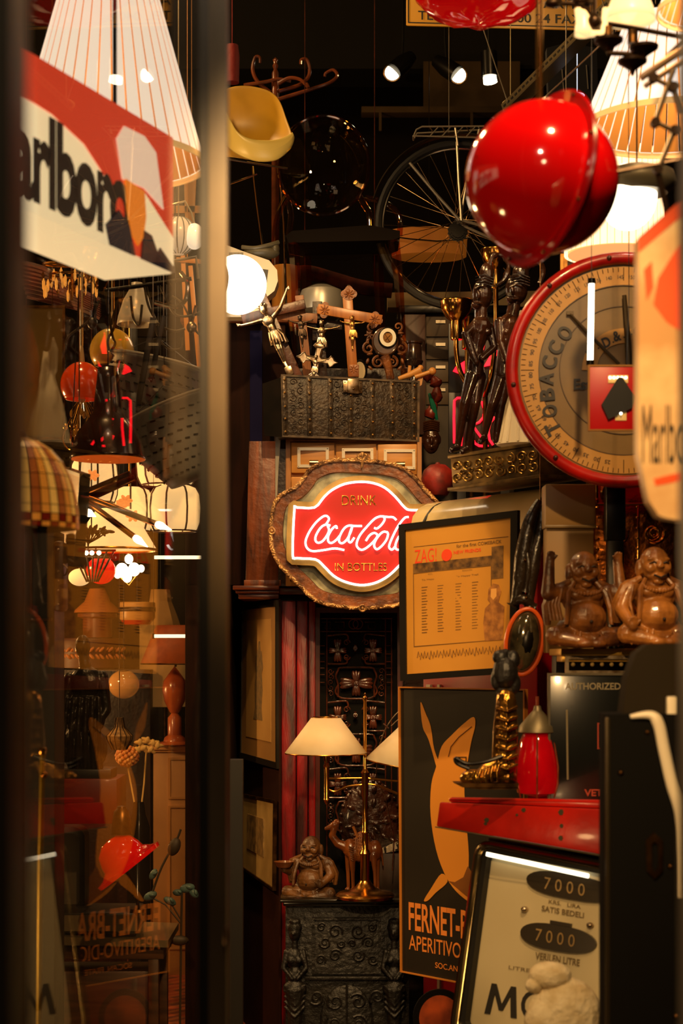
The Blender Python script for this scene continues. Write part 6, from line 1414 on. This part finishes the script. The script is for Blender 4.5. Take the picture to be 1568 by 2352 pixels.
# crystals
T = thing('crystal_chandelier', 'amber crystal chandelier with hanging prisms behind the lower edge of the light box', 'chandelier', 165, 690, 6.6)
for k in range(36):
    a = k*1.31; x = 165+66*math.cos(a)*(.5+.5*((k*7) % 5)/4); y = 612+(k*13 % 48)
    mb = MB(6.6); mb.tube([(x,y,30*math.sin(a)),(x,y+8,30*math.sin(a)),(x,y+24,30*math.sin(a)),(x,y+29,30*math.sin(a))], [1,4,3.4,.6], 6)
    build('crystal', mb, M('crystal', (226,170,90), .05, coat=1, em=(255,180,80), es=.25) if k % 3 else M('crystal_dim', (120,76,34), .08, .6), T)
mb = MB(6.6)
for y, r_ in ((606,66),(632,50)): mb.tube([(165+r_*math.cos(a/24*6.283), y, 30*math.sin(a/24*6.283)) for a in range(24)], 3, 6, closed=True)
cordto(mb, 165, 606); mb.tube([(165,606,0),(165,690,0)], 3, 6); mb.tube([(99,606,0),(231,606,0)], 2, 5); build('ring_frame', mb, BRASS, T)
mb = MB(7.0)
for k in range(9): mb.tube(smooth_pts([(30+k*4,600+k*10,0),(100+k*5,616+k*10,k*2),(150+k*6,650+k*8,0),(230,690+k*5,0)],3), 6, 6)
mb.tube([(60,600,0),(60,-900,0)], 1, 5)
solo('red_brown_garland', mb, M('rust_cloth', (96,34,18), .7, c2=(50,20,12), ns=12), 'dim rust-coloured hanging bunch under the light box at the left', 'garland')
# cables and hooks
T = thing('cable_bunch', 'bunch of looping dark cables and metal hooks under the light box', 'cables', 330, 820, 5.5)
for pts, r_, m_ in (([(330,640,0),(340,700,0),(365,745,0),(400,760,0),(425,755,0)],3,0),([(335,650,0),(352,720,0),(362,770,0),(385,800,0),(415,800,0),(418,775,0)],2.4,0),([(240,660,0),(246,700,0),(258,770,0),(264,790,0),(252,806,0),(248,780,0),(262,750,0),(268,690,0)],3,1),([(300,680,0),(306,730,0),(320,745,0),(326,700,0)],3,0),([(280,670,0),(262,720,0),(255,745,0),(250,700,0)],3,1),([(228,690,0),(205,735,0),(160,770,0),(150,790,0)],3,0),([(370,660,-4),(400,720,0),(440,725,0),(462,715,0)],3,0),([(355,695,0),(400,705,0),(425,690,0),(430,650,0),(415,625,0)],5,2),([(395,680,0),(420,700,0),(450,760,0),(462,768,0)],2.5,0)):
    mb = MB(5.5); mb.tube(smooth_pts(pts, 6), r_, 8); build('loop', mb, [M('cable_grey', (66,58,42), .4), M('hook_iron', (90,74,48), .3, .8), CHROME][m_], T)
mb = MB(5.5); mb.tube([(240,668,0),(440,640,0)], 5, 8); mb.tube([(300,660,0),(300,-900,0)], 1.5, 5); build('hanging_bar', mb, BLACKM, T)
for x, y in ((212,742),(440,752)):
    mb = MB(5.5); mb.ell((x,y,0), (12,14,10), 14); mb.tube([(x,y-10,0),(x+10,y-50,0)], 4, 6); build('plug_socket', mb, BLACK if x < 300 else PEWTER, T)
# red lantern and blossom bulbs
T = thing('moorish_lantern', 'red faceted glass lantern in black metalwork with small lit bulbs above', 'lantern', 220, 1350, 6.8)
mb = MB(6.8); mb.ell((232,1310,0), (34,32,30), 22); build('red_glass', mb, M('red_lit_glass', (220,20,16), .2, em=(230,16,10), es=.6), T)
mb = MB(6.8)
for k in range(7): mb.tube([(170+k*16,1266,-30),(205+k*4,1338,-36)], 2.4, 6)
mb.tube([(165,1282,-30),(270,1282,-30)], 3, 6); mb.tube([(165,1266,-30),(270,1266,-30)], 3, 6); cordto(mb, 220, 1266); build('metalwork', mb, BLACKM, T)
for x in (188,203,216,232):
    mb = MB(6.8); mb.ell((x,1272,-34), 5.5, 10); build('bulb', mb, FL, T)
mb = MB(7.0); mb.ell((183,1326,0), (26,20,20), 22); cordto(mb, 183, 1308)
solo('oval_lamp', mb, MATS['lantern_glow'], 'small white glowing oval lamp left of the red lantern', 'lamp')
T = thing('blossom_lamp', 'cluster lamp of bright white flower bulbs right of the red lantern', 'lamp', 298, 1345, 6.9)
for (x,y,r_) in ((296,1284,10),(280,1310,15),(308,1308,14),(292,1326,11),(324,1306,8),(270,1320,8)):
    mb = MB(6.9); mb.ell((x,y,0), (r_,r_*1.15,r_), 14); build('bulb', mb, M('blossom_glow', (255,250,236), .3, em=(255,234,200), es=3), T)
mb = MB(6.9); cordto(mb, 296, 1280); mb.tube([(270,1322,4),(296,1345,4),(324,1308,4)], 2.5, 6); build('frame', mb, BRASS, T)
for i, (y, l) in enumerate(((1280,'upper one of two horizontal glowing strips, modelled reflections in the glass'),(1461,'lower one of two horizontal glowing strips, modelled reflections crossing the orange lamp shade'))):
    Yt = 6.6 if i == 0 else 7.0
    T = thing('pane_reflection_strip', l, 'reflection', 410, y+5, Yt)  # tube reflections in the door pane, built as glowing strips
    mb = MB(Yt); mb.box(354,y-4,470,y+4,0,8,1); build('tube', mb, M('pane_reflection_glow', (255,255,250), .3, em=(255,240,200), es=1.5), T)
    mb = MB(Yt); mb.box(350,y-6,354,y+6,-1,10); mb.box(470,y-6,474,y+6,-1,10); mb.tube([(472,y-4,4),(472,-900,4)], 1, 5); mb.tube([(352,y-4,4),(352,-900,4)], .6, 5); build('fitting', mb, BLACKM, T)
# shelf with things, back left
def shelfbox(name, x0, y0, x1, y1, Y, d, mat, label, cat, tp=0):
    T = thing(name, label, cat, (x0+x1)/2, y1, Y); mb = MB(Y); mb.box(x0,y0,x1,y1,0,d,1); build('body', mb, mat, T); return T
T = shelfbox('side_table', 128, 1538, 345, 2228, 8.6, 180, DARKW, 'dark wooden chest at the back left carrying the carved drum', 'table')
T = thing('carved_drum', 'brown drum carved with pale leaf arabesques, on the chest at the back left', 'drum', 200, 1538, 8.6)
mb = MB(8.6); mb.lathe(198, 60, [(0,1466),(78,1466),(80,1472),(74,1500),(76,1534),(0,1538)], 34); build('body', mb, M('drum_brown', (70,34,16), .5), T)
mb = MB(8.6)
for k in range(10):
    a = math.pi+.2+k*.3; x, dz = 198+76*math.cos(a), 60+76*math.sin(a)
    for j in (-1,1): mb.ell((x+j*5,1500+j*8,dz), (8,3.5,3), 8, rot=.8*j); mb.ell((x+j*5,1500-j*8,dz), (8,3.5,3), 8, rot=-.8*j)
build('leaf_pattern', mb, M('leaf_orange', (176,104,46), .5), T)
T = thing('orange_lamp_shade', 'dim cone lamp shade on top of the carved drum, at the back left', 'lamp shade', 205, 1466, 8.7)
mb = MB(8.7); mb.lathe(215, 60, [(18,1350),(30,1380),(52,1400),(54,1406)], 28); build('shade', mb, M('dim_orange_shade', (170,96,40), .6), T)
mb = MB(8.7); mb.lathe(215, 60, [(0,1406),(46,1408),(46,1416),(34,1420),(34,1464),(0,1466)], 26); build('base', mb, M('copper_pot', (110,54,28), .35), T)
T = thing('floor_plinth', 'white painted panelled cabinet carrying the vase lamp', 'cabinet', 405, 2247, 8.4)
mb = MB(8.4); mb.box(352,1724,490,2247,0,150,1); build('body', mb, M('cream_paint', (190,140,84), .5, c2=(170,122,70), ns=3), T)
mb = MB(8.4); mb.box(342,1712,500,1722,-12,160,2); mb.box(348,1722,495,1727,-6,155,1); build('top', mb, M('cream_top', (214,160,98), .45), T)
for y0, y1 in ((1740,1835),(1850,2180)):
    mb = MB(8.4); mb.frame(386,y0,470,y1,5,-4,0); build('panel', mb, MATS['cream_paint'], T)
T = thing('vase_lamp', 'lamp with rust orange cone shade and a pinkish vase base on the white cabinet', 'lamp', 397, 1712, 8.3)
mb = MB(8.3); mb.lathe(405, 40, [(50,1436),(56,1450),(86,1524)], 36); build('lamp_shade', mb, M('rust_shade', (150,68,24), .6, c2=(130,56,20), ns=30, em=(190,80,24), es=.1), T, sol=.003)
mb = MB(8.3); mb.lathe(397, 40, [(0,1530),(8,1540),(14,1548),(26,1565),(29,1585),(24,1612),(12,1636),(8,1640),(16,1650),(16,1690),(24,1696),(26,1704),(36,1708),(36,1712),(0,1712)], 30); build('vase_base', mb, M('pink_alabaster', (190,98,52), .25, c2=(160,76,40), ns=10, coat=.4), T)
mb = MB(8.3); mb.tube([(399,1532,40),(402,1440,40)], 3, 6); mb.tube([(356,1438,40),(455,1438,40)],1.2,5); mb.tube([(405+86*math.cos(a/30*6.283),1525,40+86*math.sin(a/30*6.283)) for a in range(30)], 2, 6, closed=True); build('stem_and_trim', mb, OLDBRASS, T)
T = thing('drum_lamp', 'tall pale cylinder lampshade behind the rust orange cone lamp', 'lamp shade', 352, 1712, 8.7)
mb = MB(8.7); mb.lathe(372, 60, [(58,1436),(58,1624)], 36); build('shade', mb, M('dim_cream_shade', (196,150,82), .6, em=(220,160,80), es=.08), T, sol=.003)
mb = MB(8.7); mb.lathe(372, 60, [(0,1712),(30,1710),(30,1704),(5,1698),(4,1500),(0,1440)], 20); mb.tube([(314,1500,60),(430,1500,60)],1.5,5); build('stand', mb, OLDBRASS, T)
mb = MB(9.0); mb.lathe(362, 60, [(22,1352),(26,1380),(38,1410),(46,1434),(46,1444),(30,1450),(0,1452)], 8)
T = thing('bell_shade', 'tall faceted cream bell shade at the back, above the cylinder shade', 'lamp shade', 362, 1452, 9.0)
build('shade', mb, M('faceted_cream', (200,156,96), .6), T, ang=10)
mb = MB(9.0); mb.tube([(362,1354,60),(362,-900,60)], 1, 5); mb.tube([(340,1353,60),(384,1353,60)],1,4); build('cord', mb, BLACK, T)
T = thing('striped_bowl_lamp', 'round cream and brown banded bowl lamp with a red underside', 'lamp', 310, 1438, 8.5)
mb = MB(8.5); mb.lathe(310, 40, [(40,1382),(42,1384),(42,1418),(38,1424)], 30); build('band', mb, M('bowl_cream', (200,150,84), .4), T)
mb = MB(8.5); mb.lathe(310, 40, [(43,1394),(43,1404)], 30); build('brown_stripe', mb, DARKW, T, sol=.002)
mb = MB(8.5); mb.lathe(310, 40, [(38,1424),(30,1434),(0,1438)], 30); build('red_base', mb, M('bowl_red', (190,16,14), .2, coat=.6), T)
mb = MB(8.5); mb.tube([(310,1384,40),(310,-900,40)], 1.2, 5); mb.tube([(270,1384,40),(350,1384,40)],1,4); build('cord', mb, BLACK, T)
T = thing('shell_lamp', 'round cream glass ball lamp below the carved drum', 'lamp', 284, 1612, 8.2)
mb = MB(8.2); mb.ell((284,1572,0), (36,33,30), 24); build('ball', mb, M('cream_glass_ball', (214,156,84), .12, coat=.8, em=(230,150,70), es=.12), T)
mb = MB(8.2); mb.tube([(284,1540,0),(284,-900,0)], 1, 5); mb.lathe(284,0,[(14,1540),(12,1548),(0,1538)],12); build('cord', mb, BLACK, T)
# small tiffany like shade and flowers
T = thing('checked_shade', 'small pleated checked lampshade hanging near the orange blossom', 'lamp shade', 274, 1722, 7.2)
mb = MB(7.2); mb.lathe(274, 0, [(8,1648),(12,1670),(30,1690),(28,1700),(16,1722)], 14); build('shade', mb, M('checked_cream', (160,124,70), .6, c2=(110,80,40), ns=60), T, ang=10)
mb = MB(7.2)
for k in range(14): a = k*.4488; mb.tube([(274+r_*math.cos(a),y,r_*math.sin(a)) for r_,y in ((9,1648),(13,1670),(31,1690),(29,1700),(17,1722))], 1, 4)
mb.tube([(274,1650,0),(274,-900,0)], 1, 5); build('ribs_and_cord', mb, DARKW, T)
T = thing('flower_posy', 'orange hydrangea ball beside pale yellow flowers in front of the white cabinet', 'flowers', 292, 1760, 7.6)
mb = MB(7.6)
for k in range(70):
    a = k*2.39996; z = 1-2*(k+.5)/70; rr = math.sqrt(1-z*z); mb.ell((292+24*rr*math.cos(a), 1737+21*z, 22*rr*math.sin(a)), 5, 6)
tag(build('blossom', mb, M('hydrangea', (226,130,60), .6, c2=(236,180,110), ns=50), T), kind='stuff')
mb = MB(7.6)
for (x,y,an) in ((322,1705,0),(338,1700,.4),(352,1706,-.2),(330,1718,1),(346,1722,.7),(316,1722,-.8),(362,1712,.1)): mb.ell((x,y,0), (15,5,5), 8, rot=an); mb.ell((x,y,-2), (6,9,5), 8, rot=an)
mb.tube([(292,1752,0),(300,1800,4),(318,1900,8)], 2, 6); mb.tube([(336,1722,0),(330,1800,6),(318,1900,8)], 2, 6)
build('pale_flowers', mb, M('pale_petal', (224,186,110), .6), T)
mb = MB(7.6); mb.lathe(318, 8, [(0,1840),(12,1842),(16,1870),(26,1900),(28,2325),(0,2325)], 20); build('tall_vase', mb, M('vase_black', (26,20,16), .15, coat=.7), T)
# dark statue
T = thing('dark_bust', 'tall dark bronze draped figure with bowed head, on the red box', 'statue', 195, 1770, 5.6)
mb = MB(5.6); mb.ell((190,1484,0), (18,26,18)); mb.limb((192,1505,0),(196,1530,0), 12, 14); mb.ell((198,1570,0), (42,40,28)); mb.ell((196,1640,0), (48,60,30)); mb.ell((192,1720,0), (56,56,32))
mb.limb((160,1560,0),(148,1630,-10), 16, 13); mb.limb((148,1630,-10),(180,1670,-30), 13, 9); mb.limb((234,1555,0),(245,1630,-6), 15, 12); mb.limb((245,1630,-6),(215,1680,-28), 12, 8)
for k in range(6): mb.tube([(160+k*14,1600,-26),(152+k*16,1680,-34),(146+k*18,1764,-26)], 6, 6)
build('body', mb, M('bust_bronze', (40,32,22), .3, .5, c2=(18,15,12), ns=10, bump=.4), T, vox=5.6/F*2.2)
mb = MB(5.6); mb.box(130,1764,262,1790,-50,50,2); build('base', mb, BLACK, T)
T = shelfbox('red_box', 100, 1790, 268, 1892, 5.5, 170, M('dark_red_box', (120,24,14), .4, c2=(84,18,12), ns=5, coat=.2), 'dark red painted box under the dark bronze figure', 'box')
T = thing('display_table', 'wooden table with marble top and black books, low in the left room', 'table', 220, 2616, 5.6)
mb = MB(5.6); mb.prism([(40,2138),(392,2150),(392,2166),(40,2158)], -60, 190); build('marble_top', mb, M('grey_marble', (110,96,70), .15, c2=(84,72,52), ns=8, coat=.6), T)
mb = MB(5.6); mb.box(60,2158,380,2196,-40,180,2); build('apron', mb, M('table_brown', (84,52,26), .4, c2=(54,32,16), ns=3, wood=2), T)
for x, d in ((72,-36),(356,-36),(72,160),(356,160)):
    mb = MB(5.6); mb.box(x-12,2196,x+12,2616,d,d+24,2); build('leg', mb, MATS['table_brown'], T)
mb = MB(5.6); mb.box(90,2230,350,2616,-6,120,2); build('cupboard', mb, MATS['table_brown'], T)
T = thing('black_book', 'large closed black book lying on the marble table top', 'book', 230, 2138, 5.6)
mb = MB(5.6); mb.box(120,2090,318,2138,-40,110,4); build('cover', mb, M('book_black', (34,30,24), .4), T)
mb = MB(5.6); mb.box(126,2096,319,2132,-42,106); build('pages', mb, M('pages_dim', (90,76,50), .7), T)
T = thing('opened_case', 'black case with rounded corner and silvery edging standing on the red box side', 'case', 110, 2090, 5.7)
mb = MB(5.7); mb.ring(rrect(30,1899,196,2096,26), rrect(42,1912,184,2082,20), -10, 60); build('rounded_shell', mb, BLACKM, T)
mb = MB(5.7); mb.prism(rrect(36,1905,190,2088,22), 20, 30); build('lid_lining', mb, M('case_grey', (60,50,34), .6), T)
# red glass lamp on table
T = thing('red_glass_bowl', 'shiny red glass lamp shade with a flared rim resting above the marble table', 'glass lamp', 290, 2090, 5.3)
mb = MB(5.3, pre=rotp(278,1966,-38,1,0)); mb.lathe(0, 0, [(0,-46),(24,-42),(44,-26),(52,-4),(54,10),(70,22),(86,26),(84,34),(60,34),(40,30)], 36, sd=.9)
build('glass', mb, M('red_bowl_glass', (215,14,10), .06, coat=1, em=(210,10,6), es=.2), T, ang=70, sol=.003)
mb = MB(5.3, pre=rotp(278,1966,-38,1,0)); mb.ell((0,4,0), (46,34,42), 20); build('inner_glass', mb, M('inner_red', (160,10,8), .1, coat=1), T)
mb = MB(5.3); mb.lathe(279,0,[(0,1850),(10,1852),(12,1858),(18,1864),(22,1890),(24,1916),(0,1920)],16); mb.tube(smooth_pts([(285,1990,0),(296,2050,90),(296,2118,190)],5), 4, 8); mb.lathe(296,190,[(0,2112),(20,2116),(22,2122),(0,2123)],16); build('stem', mb, OLDBRASS, T)
# blue green flowers at right
T = thing('artificial_flower', 'dusty blue green flowers on a thin stem, beside the black door edge', 'flowers', 415, 2200, 6.6)
mb = MB(6.6)
for (x,y,a,b,r_) in ((345,2058,17,10,-.5),(390,2070,16,9,.5),(430,2040,18,11,-.2),(352,2008,8,14,.5),(445,2052,14,9,.8),(408,2050,12,8,0)):
    mb.ell((x,y,0), (a,b,8), 10, rot=r_); mb.ell((x+5,y-3,-6), (a*.5,b*.5,5), 8, rot=r_+.5)
build('petals', mb, M('dusty_teal', (74,104,104), .5, c2=(50,70,70), ns=30), T)
mb = MB(6.6)
mb.tube(smooth_pts([(350,2050,0),(372,1990,0),(405,1930,0),(415,1905,0)],4), 3, 6); mb.tube([(418,2045,0),(416,2120,0),(412,2451,0)], 3, 6); mb.tube([(390,2070,0),(414,2110,0)], 2, 6); mb.tube([(345,2060,0),(380,2078,0),(414,2120,0)], 2, 6)
mb.ell((412,2160,0), (22,12,10), 10); mb.ell((400,1945,0), (14,22,10), 12, rot=.4); build('stem', mb, M('dark_stem', (44,34,20), .6), T)
# rug
mb = MB(mp=lambda p: Vector(p)); mb.box(-2.5, 5.2, -.35, 9.9, 0, .015)
rug = bpy.data.materials.new('oriental_rug'); rug.use_nodes = True; nt = rug.node_tree; N = nt.nodes; L = nt.links; b_ = N['Principled BSDF']
tc = N.new('ShaderNodeTexCoord'); mp_ = N.new('ShaderNodeMapping'); mp_.inputs['Rotation'].default_value = (0,0,R(45)); L.new(tc.outputs['Object'], mp_.inputs[0])
ck = N.new('ShaderNodeTexChecker'); ck.inputs['Scale'].default_value = 9; ck.inputs[1].default_value = (*lin((130,44,18)),1); ck.inputs[2].default_value = (*lin((84,30,14)),1); L.new(mp_.outputs[0], ck.inputs[0])
wv = N.new('ShaderNodeTexWave'); wv.inputs['Scale'].default_value = 5; wv.inputs['Distortion'].default_value = 3; L.new(mp_.outputs[0], wv.inputs[0])
mx_ = N.new('ShaderNodeMixRGB'); mx_.inputs[2].default_value = (*lin((176,100,44)),1); L.new(wv.outputs[0], mx_.inputs[0]); L.new(ck.outputs[0], mx_.inputs[1])
ma_ = N.new('ShaderNodeMath'); ma_.operation = 'MULTIPLY'; ma_.inputs[1].default_value = .35; L.new(wv.outputs[0], ma_.inputs[0]); L.new(ma_.outputs[0], mx_.inputs[0]); L.new(mx_.outputs[0], b_.inputs['Base Color']); b_.inputs['Roughness'].default_value = .9
solo('patterned_rug', mb, rug, 'rust red patterned rug on the floor of the left room', 'rug')

# extra pieces in the left room
T = thing('brass_pole_reflection', 'thin yellow brass upright pole, a reflection modelled close behind the glass at the far left', 'pole', 92, 3290, 3.5)  # reflection of a rod in the pane, built as a solid pole
mb = MB(3.5); mb.tube([(98,1720,0),(92,2000,0),(82,3290,0)], 6, 10); build('pole', mb, M('yellow_brass', (170,140,40), .35, .5), T)
mb = MB(3.5); mb.lathe(98, 0, [(0,1716),(9,1718),(9,1730),(6,1734)], 12); mb.ell((102,1779,-4), 8, 12); build('collar', mb, GOLD, T)
T = thing('steel_pole_reflection', 'thin grey steel pole, a reflection modelled at the far left next to the yellow brass one', 'pole', 40, 3290, 3.4)  # likewise a reflected rod, modelled as a solid pole
mb = MB(3.4); mb.tube([(48,1745,0),(44,2000,0),(36,3345,0)], 8, 10); mb.lathe(46,0,[(0,1740),(10,1742),(10,1760),(8,1764)],12); build('pole', mb, M('dull_steel', (140,120,84), .35, .7), T)
T = thing('dim_mirror', 'dim olive glass panel in a thin frame behind the cigarette light box at the left', 'mirror', 95, 1012, 6.9)
mb = MB(7.0); mb.frame(20,702,150,1010,6,-4,6); mb.tube([(60,704,0),(60,-900,0)], 1, 5); mb.tube([(120,704,0),(120,-900,0)], 1, 5); build('frame', mb, OLDBRASS, T)
mb = MB(7.0); mb.box(26,708,144,1004,0,4); build('glass', mb, M('olive_glass', (70,54,22), .3, c2=(52,40,16), ns=4), T)
T = thing('chain_chandelier', 'small brass chandelier with leafy arms and chains behind the orange ball pendant', 'chandelier', 190, 1040, 6.3)
mb = MB(6.3)
for k in range(6):
    a = k*1.047; mb.tube(smooth_pts([(190,1020,0),(190+30*math.cos(a),1034,24*math.sin(a)),(190+46*math.cos(a),1010,40*math.sin(a)),(190+40*math.cos(a),985,36*math.sin(a))],4), 2.5, 6)
    mb.tube([(190+40*math.cos(a),985,36*math.sin(a)),(190,900,0)], 1, 5); mb.ell((190+40*math.cos(a),980,36*math.sin(a)), (6,8,6), 8)
cordto(mb, 190, 905); mb.ell((190,1020,0), 9, 10); build('arms', mb, BRASS, T)
for k in range(12):
    a = k*.524; mb = MB(6.3); mb.ell((190+26*math.cos(a), 950+(k%3)*22, 22*math.sin(a)), (4,9,4), 8); mb.tube([(190+26*math.cos(a), 942+(k%3)*22, 22*math.sin(a)),(190,905,0)], .7, 4); build('drop', mb, M('olive_drop', (150,110,44), .1, coat=.8), T)
T = thing('glass_vase', 'greenish glass oil lamp chimney on the white cabinet, right of the vase lamp', 'vase', 446, 1712, 8.2)
mb = MB(8.2); mb.lathe(446, 30, [(0,1712),(14,1710),(12,1700),(20,1680),(24,1655),(20,1635),(14,1625),(14,1618)], 20); build('body', mb, M('olive_vase', (150,120,60), .12, coat=.8, c2=(90,70,34), ns=8), T)
